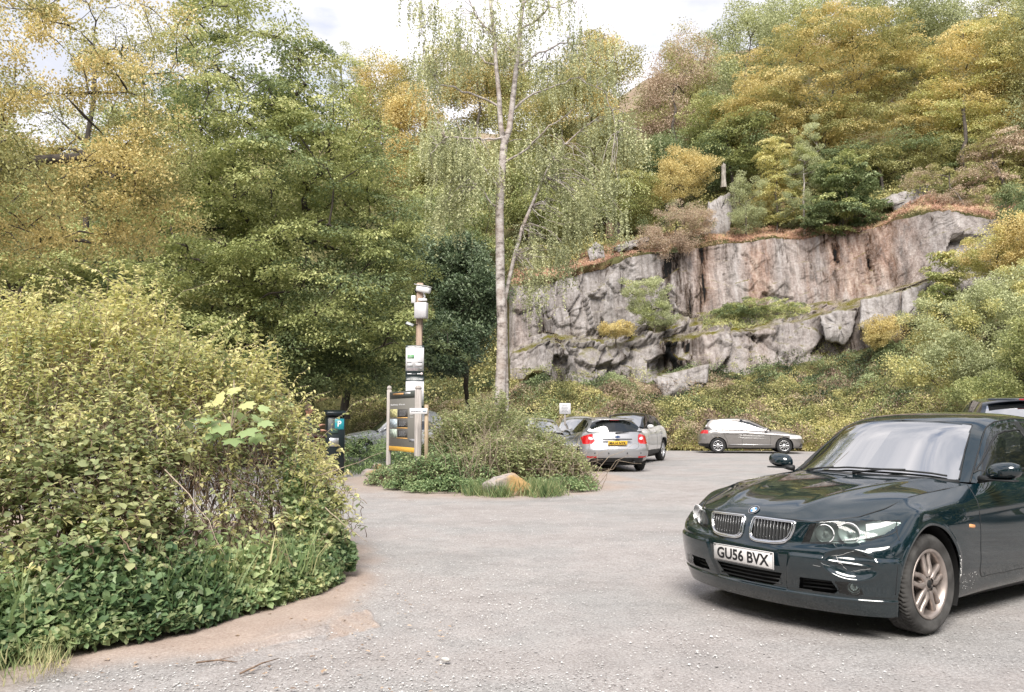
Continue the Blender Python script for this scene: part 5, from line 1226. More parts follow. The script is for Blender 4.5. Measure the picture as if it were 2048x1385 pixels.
    for pts in ([(-.68, .02, .99), (-.70, .30, .985), (-.76, .62, .98)], [(-.69, -.56, .995), (-.68, -.25, .985), (-.675, .02, .98)]):
        P = dense(pts, .03); P = smoothc(np.array([wp2[((wp2 - p) ** 2).sum(1).argmin()] for p in P]), 2) + [.012, 0, .012]
        mb = MB(); mb.tube(P, .008, 6); k_ = P[len(P) // 2]; mb.tube([k_ + [0, 0, .008], (k_ + P[0]) / 2 + [.03, 0, .004], P[0] + [.09, -.06, -.035]], [.009, .008, .009], 6); mb.build('wiper', M['blackp'], root, smooth=True)
    cw = MB(); cw.tube([(-.60, 0, .946), (-.66, .50, .938), (-.77, .70, .925)], .025, 6); cw.tube([(-.60, 0, .946), (-.66, -.50, .938), (-.77, -.70, .925)], .025, 6); cw.build('scuttle', M['blackp'], root)
    # windscreen frame line, roof seams
    fr_ = MB()
    both(lambda s: fr_.tube(mir(dense([(-1.245, 0, 1.377), (-1.27, .33, 1.366), (-1.335, .53, 1.345), (-1.04, .612, 1.155), (-.80, .685, .952)], .03), s), .006, 6))
    both(lambda s: fr_.tube(mir(dense(edge[:7] + [0, 0, .001], .04), s), .006, 6))
    both(lambda s: [fr_.tube(mir(smoothc(nearest(G4, dense([(x, .70, z) for x, z in PL + PL[:1]], .02) * [1, 0, 1] + [0, .72, 0]), 1) + [0, .002, 0], s), .0075, 6, cap=False) for PL in (fw, rw)])
    fr_.build('window_seal', M['blackp'], root, smooth=True)
    # wheels and arches
    rimm = plain('dusty_alloy', (.40, .345, .315), .45, .75, var=.25, vs=14)
    tyr = plain('dusty_rubber', (.060, .058, .056), .9, 0, .2, var=.5, vs=9)
    for x, y, s, st in ((0, .790, 1, R(2)), (0, -.790, -1, R(2)), (-2.76, .79, 1, 0), (-2.76, -.79, -1, 0)):
        wo_ = wheel(root, x, y, s, .318, .205, .222, 'double', tyr, rimm, st, tread=(x == 0))
        cpm = MB(); cpm.lathe([(.026, 0), (.026, .003), (0, .004)], (0, (.0635 + .02) * s, 0), 'y', 20)
        for i in range(5):
            a = i * 2 * math.pi / 5; cpm.lathe([(.009, .0), (.009, .006), (0, .006)], (.052 * math.cos(a), (.078) * s, .052 * math.sin(a)), 'y', 8)
        cpm.build('hub_cap', M['iron'], wo_)
    for cx in (0, -2.76):
        for s in (1, -1):
            a = np.linspace(R(-30), R(210), 40); mb = MB(); P0 = np.stack([cx + .374 * np.cos(a), 0 * a + .885, .325 + .374 * np.sin(a)], -1); P1_ = P0 * [1, 0, 1] + [0, .42, 0]
            mb.add(mir(np.vstack([P0 - [0, .01, 0], P1_]), s), grid_faces(2, 40)); mb.build('wheel_arch', M['iron'], root, smooth=True)
    # floor and cabin
    mb = MB(); mb.box((-1.4, 0, .20), (3.9, 1.18, .10)); mb.box((-1.4, 0, .20), (2.0, 1.56, .10)); mb.box((-1.3, 0, .30), (2.2, 1.5, .12)); mb.build('underbody', M['iron'], root)
    mb = MB(); mb.box((-.95, 0, .88), (.42, 1.40, .14), bev=.05); mb.box((-.2, 0, .60), (.9, 1.1, .30)); mb.build('dashboard', M['inter'], root)
    mb = MB(); mb.lathe([(.175, 0), (.19, .012), (.175, .024), (.165, .012), (.175, 0)], (0, 0, 0), 'x', 24); V = np.concatenate(mb.V); mb.V = [rot(V, ry=-.45) + [-1.28, -.36, .97]]; mb.build('steering_wheel', M['inter'], root, smooth=True)
    for x in (-1.75, -2.55):
        for y in ((.36, -.36) if x > -2 else (.38, -.38)):
            mb = MB(); mb.box((x + .22, y, .52), (.50, .50, .16), bev=.05); mb.box((x - .08, y, .82), (.14, .48, .56), bev=.05, ry=R(-14)); mb.box((x - .17, y, 1.16), (.09, .26, .17), bev=.035, ry=R(-10)); mb.build('seat', M['cloth'], root)
    mb = MB(); mb.box((-1.18, 0, 1.27), (.025, .24, .065), bev=.01); mb.tube([(-1.17, 0, 1.30), (-1.20, 0, 1.345)], .01, 6); mb.build('rear_view_mirror', M['blackp'], root)
    mb = MB(); mb.box((-3.778, 0, .66), (.008, .52, .11)); q_ = mb.build('number_plate', M['platey'], root)
    return root
saloon()
# ------------------------------------------------------------------ the other cars
FY = np.array([0, .3, .55, .75, .9, 1.0])
def hatch(label, loc, rz, col, rows, wb, cowl, hoodc, top, belt_x, body_parts, top_parts, side_parts, fdx=(0, .012, .045, .115, .22, .36), rdx=(0, .01, .03, .08, .17, .32), name='hatchback_car',
          wr=.315, ww=.205, rr=.205, style='ten', track=.78, step=.014, archr=.36, extra=None, cat='car', mats=None, alloy=None, metal=.45, dirt=.25):
    pm = paint(name + '_paint', col, metal, .30, dirt=dirt, z0=.12, z1=.5)
    mt = dict(M); mt.update(body=pm, bonnet=pm, roof=pm, windscreen=M['screen'], rear_screen=M['glass'], side_window=M['glass2'], rear_side_window=M['glass2'], quarter_window=M['glass2'], front_door=pm, rear_door=pm, tailgate=pm,
                           cladding=M['blackp'], headlight=M['white'], tail_light=M['red'], reverse_light=M['white'], grille=M['gloss'], window_trim=M['gloss'], reflector_strip=M['red'], pillar=M['gloss'])
    mt.update(mats or {})
    car = Car(name, label, loc, rz, mt, cat); root = car.o
    sx = np.array([0, -.42, -wb / 2, -wb + .42, -wb])
    P = []
    for zf, xf, zs, ys, zr, xr in rows:
        f_ = [(xf - d, y * ys[0], zf + (zs[0] - zf) * y ** 3 * .55) for y, d in zip(FY, fdx)]
        s_ = [(x, np.interp(x, [-wb, -wb / 2, 0], [ys[2], ys[1], ys[0]]), np.interp(x, [-wb, -wb / 2, 0], [zs[2], zs[1], zs[0]])) for x in sx]
        r_ = [(xr + d, y * ys[2], zr + (zs[2] - zr) * y ** 3 * .55) for y, d in zip(FY[::-1], rdx[::-1])]
        P.append(f_ + s_ + r_)
    P = np.array(P); G1 = net(P, step, step * .8)
    for cx in (0, -wb):
        d = np.hypot(G1[..., 0] - cx, G1[..., 2] - wr); near_ = (np.abs(d - archr) < step * .7) & (G1[..., 1] > .5); k = np.where(near_, archr / d, 1.0)
        G1[..., 0] = cx + (G1[..., 0] - cx) * k; G1[..., 2] = wr + (G1[..., 2] - wr) * k
    arch = lambda x, y, z: (((x) ** 2 + (z - wr) ** 2 < archr ** 2) | ((x + wb) ** 2 + (z - wr) ** 2 < archr ** 2)) & (y > .5)
    car.take(shell(root, G1, [(None, arch, 0)] + body_parts + [('body', None, 0)], mt))
    last = G1[-1]; # belt / bonnet edge curve
    i3 = ((last - P[-1, 3]) ** 2).sum(1).argmin(); ic = np.abs(last[:, 0] - cowl[0] + (last[:, 1] < .5) * 9).argmin()
    ed = last[i3:ic + 1]; n = len(hoodc); idx = np.linspace(0, len(ed) - 1, n).astype(int); E1 = ed[idx]; E1[:, 2] += .0
    H = []
    for k in range(n):
        c = np.array([hoodc[k][0], 0, hoodc[k][1]]); e = E1[k]; rowp = []
        for t_ in (0, .35, .7, 1):
            p = c * (1 - t_) + e * t_; p[2] = e[2] + (c[2] - e[2]) * (1 - t_ ** 2.2)
            if k == 0: j = np.interp(t_, [0, .35, .7, 1], [0, 1.25, 2.3, 3]); p = np.array([np.interp(j, range(6), P[-1, :6, q_]) for q_ in range(3)])
            rowp.append(p)
        H.append(rowp)
    G2 = net(np.swapaxes(np.array(H), 0, 1)[::-1], step * 1.5, step * 1.5)[:, ::-1]
    car.take(shell(root, G2, [('bonnet', None, 0)], mt, flip=True))
    T_ = []
    for xc, zc, xe, ye, ze in top: T_.append([(xc + (xe - xc) * t_ ** 2, ye * t_, ze + (zc - ze) * (1 - t_ ** 2.3)) for t_ in (0, .4, .8, 1)])
    T_ = np.array(T_); G3 = net(np.swapaxes(T_, 0, 1)[::-1], step, step)[:, ::-1]
    car.take(shell(root, G3, top_parts + [('roof', None, 0)], mt, flip=True))
    edge = T_[:, 3]; sl = last[(last[:, 1] > .4)]
    low_ = []
    for x in belt_x:
        j = np.abs(sl[:, 0] - x).argmin(); low_.append(sl[j])
    low_ = np.array(low_); mid_ = (low_ + edge) / 2 + [0, .02, 0]
    G4 = net(np.array([low_, mid_, edge]), step * .8, step * .5)
    car.take(shell(root, G4, side_parts + [('roof', None, 0)], mt))
    car.flush()
    for k, nn in (('rear_side_window', 'side_window'), ('quarter_window', 'side_window')):
        for o_ in car.ob.get(k, []): o_.name = nn
    al = alloy or M['alloy']
    for x, s in ((0, 1), (0, -1), (-wb, 1), (-wb, -1)): wheel(root, x, track * s, s, wr, ww, rr, style, M['rubber'], al, 0, k=48)
    for cx in (0, -wb):
        for s in (1, -1):
            a = np.linspace(R(-25), R(205), 26); mb = MB(); P0 = np.stack([cx + (archr + .002) * np.cos(a), 0 * a + track + .085, wr + (archr + .002) * np.sin(a)], -1); mb.add(mir(np.vstack([P0, P0 - [0, .38, 0]]), s), grid_faces(2, 26)); mb.build('wheel_arch', M['iron'], root, smooth=True)
    mb = MB(); mb.box((-wb / 2, 0, .22), (wb + .9, 1.1, .10)); mb.box((-wb / 2, 0, .25), (wb - .85, 1.5, .14)); mb.build('underbody', M['iron'], root)
    bz = rows[-1][2][1]
    mb = MB(); mb.box((cowl[0] - .12, 0, bz - .08), (.4, 1.3, .12), bev=.04); mb.build('dashboard', M['inter'], root)
    for x in (cowl[0] - .95, cowl[0] - 1.75):
        for y in (.36, -.36):
            mb = MB(); mb.box((x, y, bz - .12), (.14, .48, .52), bev=.05, ry=R(-12)); mb.box((x - .07, y, bz + .22), (.09, .25, .16), bev=.03); mb.box((x + .25, y, bz - .42), (.5, .48, .14), bev=.04); mb.build('seat', M['cloth'], root)
    allp = np.vstack([G1.reshape(-1, 3), G4.reshape(-1, 3)])
    def seam(polys, r=.004):
        g_ = MB()
        for pts in polys:
            Pn = dense(pts, .03); Nn = smoothc(np.array([allp[((allp - p) ** 2).sum(1).argmin()] for p in Pn]), 2)
            both(lambda s: g_.tube(mir(Nn, s), r, 5))
        return g_.build('panel_gap', M['blackp'], root, smooth=True)
    def mirrors(x, y, z, m=None):
        for s in (1, -1):
            mb = MB(); n1, n2 = 8, 14; a = np.arange(n2) * 2 * np.pi / n2; V = []
            for q in np.linspace(0, 1, n1):
                k_ = math.sqrt(max(0, 1 - q ** 2.4)); V.append(np.stack([0 * a + x + .10 * q, y + .10 + .11 * k_ * np.cos(a), z + .075 * k_ * np.sin(a)], -1))
            mb.add(mir(np.concatenate(V), s), grid_faces(n1, n2, wrap=True, flip=s < 0)); mo = mb.build('wing_mirror', m or pm, root, smooth=True)
            gl = MB(); gl.add(mir(V[0] - [.001, 0, 0], s), np.array([list(range(n2)) if s > 0 else list(range(n2))[::-1]])); gl.build('mirror_glass', M['chrome'], mo)
            ar = MB(); ar.tube(mir([(x + .03, y - .06, z - .05), (x + .03, y + .05, z - .04)], s), .025, 6); ar.build('mirror_arm', M['blackp'], mo)
    def plate(x, z, txt, m, face=-1, w=.52, h=.11, lean=0.0):
        mb = MB(); mb.box((0, 0, 0), (.008, w, h), bev=.003); p = mb.build('number_plate', m, root); p.location = (x, 0, z); p.rotation_euler = (0, lean, 0)
        if txt: plate_text(p, txt, w * .86, h * .70, M['ink'], (face * .0052, 0, 0), (math.pi / 2, 0, face * math.pi / 2))
        return p
    if extra: extra(car, root, seam, mirrors, plate, dict(G1=G1, G3=G3, G4=G4, pm=pm, T=T_))
    return car
GC = lambda x: (lambda a, b_, c: x)
# silver hatchback seen from behind (rear near, nose away)
def silver_hatch():
    wb = 2.65
    rows = [(.20, .80, (.20, .20, .22), (.80, .80, .80), .26, -3.30), (.32, .86, (.32, .30, .34), (.87, .87, .87), .36, -3.41), (.47, .885, (.47, .46, .48), (.905, .90, .90), .50, -3.45), (.57, .88, (.58, .58, .60), (.91, .905, .905), .60, -3.445),
            (.66, .85, (.70, .72, .74), (.905, .90, .90), .73, -3.38), (.74, .80, (.80, .84, .87), (.89, .885, .885), .87, -3.33), (.80, .72, (.87, .93, .985), (.83, .845, .85), .985, -3.28), (.83, .64, (.91, .97, 1.06), (.76, .80, .79), 1.055, -3.235)]
    top = [(-.42, 1.0, -.60, .72, .98), (-.85, 1.20, -.98, .66, 1.17), (-1.30, 1.385, -1.42, .59, 1.345), (-1.7, 1.45, -1.75, .575, 1.40), (-2.2, 1.462, -2.2, .575, 1.405), (-2.75, 1.43, -2.7, .575, 1.365), (-3.02, 1.375, -2.93, .59, 1.29), (-3.13, 1.25, -3.05, .665, 1.19), (-3.235, 1.06, -3.12, .745, 1.075)]
    tl = [(.58, .80), (.60, .96), (.655, 1.0), (.72, .99), (.85, .945), (.90, .90), (.88, .74), (.80, .735), (.64, .745)]
    rev = [(.62, .86), (.66, .915), (.73, .925), (.74, .87), (.69, .845)]
    body = [('cladding', lambda x, y, z: (z < .27) | ((x < -3.0) & (z < .375) & (y < .72)), 0), ('reverse_light', lambda x, y, z: (x < -3.0) & pin(y, z, rev), 1), ('tail_light', lambda x, y, z: (x < -2.80) & pin(y, z, tl), 1),
            ('reflector_strip', lambda x, y, z: (x < -3.0) & (z > .375) & (z < .42) & (y > .56) & (y < .80), 1), ('headlight', lambda x, y, z: (x > .35) & (z > .66) & (z < .80) & (y > .45), 1), ('grille', lambda x, y, z: (x > .5) & (z < .45) & (y < .5), 0),
            ('front_door', lambda x, y, z: (x < -.62) & (x > -1.72) & (z > .30), 1), ('rear_door', lambda x, y, z: (x <= -1.72) & (x > -2.45) & (z > .32) & ~((x + wb) ** 2 + (z - .315) ** 2 < .40 ** 2), 1),
            ('tailgate', lambda x, y, z: (x < -3.0) & (z > .56) & (y < .56 + .12 * (z - .56)), 0)]
    rs = [(0, 1.005), (.45, 1.02), (.60, 1.075), (.675, 1.17), (.64, 1.27), (.52, 1.335), (0, 1.372)]
    top_p = [('windscreen', lambda x, y, z: (x > -1.32) & (y < np.interp(-x, [.4, 1.3], [.64, .52])), 0), ('rear_screen', lambda x, y, z: (x < -2.9) & pin(y, z, rs), 0), ('tailgate', lambda x, y, z: (x < -2.98), 0)]
    s1 = [(-.80, .985), (-1.10, 1.17), (-1.45, 1.32), (-1.68, 1.365), (-1.68, 1.0)]; s2 = [(-1.75, 1.005), (-1.75, 1.37), (-2.2, 1.37), (-2.5, 1.335), (-2.62, 1.12), (-2.56, 1.06)]; s3 = [(-2.67, 1.13), (-2.60, 1.315), (-2.80, 1.24), (-2.86, 1.17)]
    side = [('side_window', lambda x, y, z: pin(x, z, s1), 1), ('rear_side_window', lambda x, y, z: pin(x, z, s2), 1), ('quarter_window', lambda x, y, z: pin(x, z, s3), 1), ('window_trim', lambda x, y, z: (x < -1.66) & (x > -1.77), 1)]
    def ex(car, root, seam, mirrors, plate, q):
        seam([[(-.62, .82, .93), (-.60, .90, .6), (-.60, .87, .30)], [(-1.72, .83, .98), (-1.72, .90, .6), (-1.72, .87, .30)], [(-2.50, .80, 1.0), (-2.40, .90, .80), (-2.32, .9, .60), (-2.28, .88, .45)], [(-3.36, 0, .575), (-3.38, .45, .58), (-3.36, .56, .62), (-3.32, .60, .72), (-3.28, .575, .80), (-3.20, .60, .96), (-3.14, .68, 1.05)]])
        mirrors(-.78, .82, 1.0); p = plate(-3.438, .765, 'MA14 NYK', M['platey'], lean=R(-8)); p['label'] = 'yellow rear number plate reading MA14 NYK'
        mb = MB(); mb.box((-3.42, 0, .865), (.05, .78, .028), bev=.008); mb.build('tailgate_handle', M['blackp'], root)
        mb = MB(); a = np.arange(20) * 2 * math.pi / 20; V = np.stack([0 * a, .075 * np.cos(a), .03 * np.sin(a)], -1); mb.add(np.vstack([V + [-3.415, 0, .925], V * .96 + [-3.425, 0, .926]]), grid_faces(2, 20, wrap=True)); mb.add(V * .96 + [-3.425, 0, .926], np.array([list(range(20))])); mb.build('emblem', plain('oval_emblem', (.05, .09, .22), .25, .4), root)
        mb = MB(); mb.box((-3.03, 0, 1.395), (.20, 1.06, .022), bev=.008, ry=R(-8)); mb.build('spoiler', q['pm'], root); mb = MB(); mb.box((-3.115, 0, 1.372), (.02, .26, .018)); mb.build('brake_light', M['red'], root)
        mb = MB(); mb.tube([(-3.28, .02, 1.03), (-3.27, -.20, 1.045), (-3.255, -.36, 1.06)], [.016, .012, .008], 6); mb.build('wiper', M['blackp'], root)
        mb = MB(); mb.tube([(-2.55, 0, 1.44), (-2.60, 0, 1.46)], .02, 8); mb.tube([(-2.58, 0, 1.45), (-2.66, 0, 1.60)], .004, 5); mb.build('aerial', M['blackp'], root)
        for s in (1, -1): mb = MB(); mb.tube([(-1.3, .56 * s, 1.40), (-2.0, .565 * s, 1.425), (-2.75, .565 * s, 1.385)], .010, 6); mb.build('roof_strip', M['blackp'], root, smooth=True)
        mb = MB(); mb.tube([(-3.0, -.45, .26), (-3.42, -.45, .25)], .03, 10); mb.build('exhaust', M['iron'], root)
        mb = MB(); mb.lathe([(.018, 0), (.018, .004), (0, .005)], (0, 0, 0), 'x', 10); 
        for y in (-.62, -.25, .25, .62): mb.lathe([(.017, -.005), (.017, .0), (0, .001)], (-3.463 + .10 * abs(y) ** 3, y, .50), 'x', 10)
        mb.build('parking_sensor', M['iron'], root)
    # rear bumper centre sits near photo (1236, 900)
    th = R(96.0)
    c = at(1235, 839, 21.3); loc = np.array([c[0], c[1], 0]) + np.array([math.cos(th), math.sin(th), 0]) * 3.44
    hatch('silver hatchback parked tail-on with yellow rear plate beside the middle bush', loc, th, (.33, .33, .34), rows, wb, (-.55, .98), [(.66, .835), (.45, .90), (.15, .955), (-.15, .985), (-.42, 1.0)], top, [-.60, -.85, -1.25, -1.6, -2.1, -2.55, -2.8, -2.95, -3.05], body, top_p, side, extra=ex, step=.013, style='five', archr=.365)
silver_hatch()
# grey hatchback side-on under the bank
def grey_hatch():
    wb = 2.63
    rows = [(.20, .78, (.20, .20, .22), (.80, .80, .80), .28, -3.30), (.30, .83, (.30, .29, .34), (.865, .865, .865), .38, -3.40), (.42, .85, (.45, .45, .48), (.895, .895, .895), .52, -3.43), (.54, .845, (.57, .60, .62), (.90, .90, .90), .66, -3.42),
            (.63, .82, (.68, .74, .76), (.895, .895, .895), .80, -3.37), (.70, .77, (.765, .84, .86), (.88, .885, .88), .90, -3.31), (.745, .69, (.82, .905, .94), (.82, .84, .84), .97, -3.25), (.765, .62, (.855, .945, .98), (.75, .80, .79), 1.0, -3.20)]
    top = [(-.38, .985, -.55, .72, .955), (-.80, 1.18, -.95, .66, 1.14), (-1.22, 1.365, -1.38, .60, 1.325), (-1.65, 1.44, -1.75, .585, 1.385), (-2.2, 1.45, -2.2, .585, 1.39), (-2.75, 1.42, -2.75, .585, 1.36), (-2.98, 1.385, -2.95, .60, 1.31), (-3.08, 1.22, -3.06, .66, 1.18), (-3.20, 1.005, -3.17, .74, 1.01)]
    tl = [(.50, .80), (.52, .935), (.75, .95), (.90, .93), (.90, .81)]
    body = [('cladding', lambda x, y, z: (z < .235) | ((x < -2.9) & (z < .40) & (x > -9)), 0), ('tail_light', lambda x, y, z: (x < -3.02) & pin(y, z, tl), 1), ('headlight', lambda x, y, z: (x > .22) & (z > .60 + .0 * x) & (z < .735) & (y > .42), 1),
            ('grille', lambda x, y, z: (x > .45) & (((z < .40) & (z > .26) & (y < .78)) | ((z > .62) & (z < .715) & (y <= .42))), 0),
            ('front_door', lambda x, y, z: (x < -.55) & (x > -1.66) & (z > .32), 1), ('rear_door', lambda x, y, z: (x <= -1.66) & (x > -2.42) & (z > .33) & ~((x + wb) ** 2 + (z - .315) ** 2 < .40 ** 2), 1), ('tailgate', lambda x, y, z: (x < -3.0) & (z > .62) & (y < .55), 0)]
    rs = [(0, 1.03), (.55, 1.04), (.66, 1.10), (.60, 1.33), (0, 1.35)]
    top_p = [('windscreen', lambda x, y, z: (x > -1.25) & (y < np.interp(-x, [.4, 1.3], [.66, .54])), 0), ('rear_screen', lambda x, y, z: (x < -2.9) & pin(y, z, rs), 0), ('tailgate', lambda x, y, z: (x < -2.98), 0)]
    s1 = [(-.70, .965), (-1.02, 1.14), (-1.36, 1.29), (-1.60, 1.335), (-1.62, .975)]; s2 = [(-1.70, .98), (-1.68, 1.34), (-2.2, 1.342), (-2.38, 1.335), (-2.38, 1.0)]; s3 = [(-2.42, 1.0), (-2.42, 1.333), (-2.58, 1.31), (-2.78, 1.10), (-2.80, 1.01)]
    side = [('side_window', lambda x, y, z: pin(x, z, s1), 1), ('rear_side_window', lambda x, y, z: pin(x, z, s2), 1), ('quarter_window', lambda x, y, z: pin(x, z, s3), 1), ('window_trim', lambda x, y, z: ((x < -1.60) & (x > -1.71)) | ((x < -2.37) & (x > -2.43) & (z < 1.34)), 1)]
    def ex(car, root, seam, mirrors, plate, q):
        seam([[(-.55, .82, .90), (-.53, .90, .6), (-.55, .87, .31)], [(-1.66, .83, .96), (-1.66, .90, .6), (-1.66, .87, .31)], [(-2.45, .80, .98), (-2.40, .90, .78), (-2.28, .9, .58), (-2.24, .88, .42)], [(.10, .89, .70), (-.5, .90, .745), (-1.7, .90, .77), (-2.5, .90, .79)]], .006)
        seam([[(-.55, .86, .31), (-1.6, .86, .31), (-2.22, .86, .33)]], .008)
        mirrors(-.72, .83, .99)
        for s in (1, -1):
            for x in (-1.50, -2.28): mb = MB(); mb.box((x, .895 * s, .83), (.20, .03, .03), bev=.01); mb.build('door_handle', q['pm'], root)
            mb = MB(); mb.box((-1.3, .885 * s, .36), (1.7, .02, .025), bev=.006); mb.build('sill_strip', M['alloy'], root)
        p = plate(.865, .47, None, M['platew'], 1)
        mb = MB(); mb.box((-2.98, 0, 1.378), (.16, 1.10, .018), bev=.008, ry=R(-14)); mb.build('spoiler', q['pm'], root)
    rw = at(1424, 839, 35.2); fw_ = at(1558, 839, 34.0)
    # facing right, nose slightly nearer
    th = math.atan2(-.42, 2.6); loc = np.array([at(1572, 839, 33.0)[0], 33.0 + .75, 0])
    hatch('grey hatchback parked side-on below the bramble bank', loc, th, (.24, .225, .215), rows, wb, (-.50, .96), [(.64, .77), (.45, .835), (.15, .90), (-.12, .95), (-.38, .985)], top, [-.55, -.80, -1.2, -1.6, -2.1, -2.6, -2.85, -3.0, -3.15], body, top_p, side, extra=ex, step=.017, archr=.355, name='hatchback_car')
grey_hatch()
# tall pale SUV facing this way behind the silver hatchback
def suv_spec(hd=0):
    wb = 2.66
    rows = [(.26, .72, (.26, .26, .28), (.84, .84, .84), .34, -3.28), (.40, .80, (.40, .38, .42), (.91, .91, .91), .46, -3.38), (.55, .83, (.55, .54, .56), (.94, .94, .94), .60, -3.42), (.70, .82, (.70, .72, .74), (.95, .945, .945), .76, -3.40),
            (.82, .79, (.84, .88, .90), (.945, .94, .94), .90, -3.36), (.93, .72, (.95, 1.0, 1.04), (.92, .92, .915), 1.03, -3.30), (1.0, .62, (1.03, 1.09, 1.14), (.84, .86, .86), 1.12, -3.24), (1.02, .56, (1.06, 1.13, 1.19), (.79, .82, .80), 1.17, -3.18)]
    top = [(-.40, 1.16, -.55, .74, 1.14), (-.80, 1.36, -.92, .68, 1.32), (-1.15, 1.52, -1.28, .62, 1.475), (-1.5, 1.605, -1.6, .60, 1.54), (-2.1, 1.62, -2.1, .60, 1.54), (-2.6, 1.58, -2.6, .60, 1.50), (-2.9, 1.52, -2.88, .62, 1.45), (-3.05, 1.37, -3.02, .68, 1.34), (-3.18, 1.18, -3.14, .75, 1.20)]
    return wb, rows, top
def pale_suv():
    wb, rows, top = suv_spec()
    body = [('cladding', lambda x, y, z: (z < .42) | (((x ** 2 + (z - .36) ** 2 < .46 ** 2) | ((x + wb) ** 2 + (z - .36) ** 2 < .46 ** 2)) & (z < .80)), 0), ('headlight', lambda x, y, z: (x > .30) & (z > .80) & (z < .92) & (y > .45), 1), ('grille', lambda x, y, z: (x > .5) & (z > .78) & (z < .90) & (y < .45), 0), ('tail_light', lambda x, y, z: (x < -3.0) & (z > .88) & (z < 1.02) & (y > .5), 1),
            ('front_door', lambda x, y, z: (x < -.60) & (x > -1.70), 1), ('rear_door', lambda x, y, z: (x <= -1.70) & (x > -2.35), 1)]
    top_p = [('windscreen', lambda x, y, z: (x > -1.18) & (y < np.interp(-x, [.4, 1.3], [.68, .57])), 0), ('rear_screen', lambda x, y, z: (x < -2.9) & (y < .6), 0)]
    s1 = [(-.72, 1.15), (-1.0, 1.30), (-1.30, 1.44), (-1.60, 1.50), (-1.62, 1.16)]; s2 = [(-1.70, 1.165), (-1.70, 1.50), (-2.2, 1.50), (-2.45, 1.47), (-2.45, 1.20)]; s3 = [(-2.50, 1.21), (-2.50, 1.46), (-2.85, 1.40), (-2.92, 1.25)]
    side = [('side_window', lambda x, y, z: pin(x, z, s1), 1), ('rear_side_window', lambda x, y, z: pin(x, z, s2), 1), ('quarter_window', lambda x, y, z: pin(x, z, s3), 1), ('pillar', None, 0)]
    def ex(car, root, seam, mirrors, plate, q):
        seam([[(-.60, .88, 1.05), (-.58, .94, .7), (-.60, .92, .42)], [(-1.70, .88, 1.1), (-1.70, .94, .7), (-1.70, .92, .42)], [(-2.42, .86, 1.12), (-2.38, .94, .9), (-2.25, .94, .7)]], .005)
        mirrors(-.78, .86, 1.16); plate(.84, .60, None, M['platew'], 1)
        for s in (1, -1):
            for x in (-1.50, -2.25): mb = MB(); mb.box((x, .945 * s, 1.0), (.20, .03, .03), bev=.01); mb.build('door_handle', q['pm'], root)
    th = R(-90 - 24); 
    rear = at(1319, 839, 27.6); loc = np.array([rear[0], rear[1], 0]) + np.array([math.cos(th), math.sin(th), 0]) * wb - np.array([-math.sin(th), math.cos(th), 0]) * .80
    hatch('pale grey SUV with dark windows half hidden behind the silver hatchback', loc, th, (.62, .61, .60), rows, wb, (-.50, 1.14), [(.58, 1.03), (.40, 1.08), (.15, 1.12), (-.12, 1.145), (-.40, 1.16)], top, [-.55, -.80, -1.1, -1.5, -2.0, -2.5, -2.8, -2.95, -3.1], body, top_p, side, extra=ex, step=.02, archr=.40, wr=.36, ww=.235, rr=.24, track=.80, name='suv_car', metal=.0, dirt=.1, mats=dict(roof=M['gloss']))
pale_suv()
# dark blue tall van behind the saloon
def dark_van():
    wb, rows, top = suv_spec()
    up = .14
    rows = [(a + up * .3 * (a > .5), b_, tuple(z + up * (z > .8) for z in c), d, e + up * (e > .8), f - .35 - .02) for a, b_, c, d, e, f in rows]
    wb2 = 2.93
    top = [(a - (.15 if a < -1 else 0) - (.25 if a < -2.4 else 0), z + up + (.03 if z > 1.4 else 0), e - (.15 if a < -1 else 0) - (.25 if a < -2.4 else 0), y + .06, z2 + up + (.05 if z2 > 1.4 else 0)) for a, z, e, y, z2 in top]
    body = [('cladding', lambda x, y, z: z < .36, 0), ('headlight', lambda x, y, z: (x > .30) & (z > .80) & (z < .92) & (y > .45), 1), ('tail_light', lambda x, y, z: (x < -3.3) & (z > .80) & (z < 1.2) & (y > .70), 1)]
    rs = [(0, 1.27), (.70, 1.28), (.70, 1.40), (.62, 1.62), (0, 1.66)]
    top_p = [('windscreen', lambda x, y, z: (x > -1.28) & (y < .64), 0), ('rear_screen', lambda x, y, z: (x < -3.15) & pin(y, z, rs), 0)]
    s1 = [(-.80, 1.30), (-1.3, 1.56), (-1.80, 1.62), (-1.80, 1.31)]; s2 = [(-1.90, 1.31), (-1.90, 1.62), (-2.6, 1.62), (-2.6, 1.33)]
    side = [('side_window', lambda x, y, z: pin(x, z, s1), 1), ('rear_side_window', lambda x, y, z: pin(x, z, s2), 1)]
    def ex(car, root, seam, mirrors, plate, q):
        mirrors(-.78, .86, 1.30); mb = MB(); mb.box((-3.36, 0, 1.725), (.20, 1.22, .03), bev=.01, ry=R(-5)); mb.build('spoiler', q['pm'], root)
        mb = MB(); mb.box((-3.465, 0, 1.715), (.02, .34, .024)); mb.build('brake_light', M['red'], root)
    th = R(90 - 22)
    c = at(1966, 839, 13.4); rl = np.array([-3.55, .72, 0]); rl = rot(rl[None], rz=th)[0]
    loc = np.array([c[0], c[1], 0]) - rl
    hatch('dark blue tall van standing behind the roof of the near black saloon', loc, th, (.012, .020, .032), rows, wb2, (-.50, 1.28), [(.58, 1.07), (.40, 1.15), (.15, 1.21), (-.12, 1.27), (-.40, 1.30)], top, [-.55, -.80, -1.2, -1.6, -2.2, -2.8, -3.1, -3.25, -3.4], body, top_p, side, extra=ex, step=.02, archr=.37, wr=.33, name='van_vehicle', cat='van', mats=dict(rear_screen=M['screen']))
dark_van()
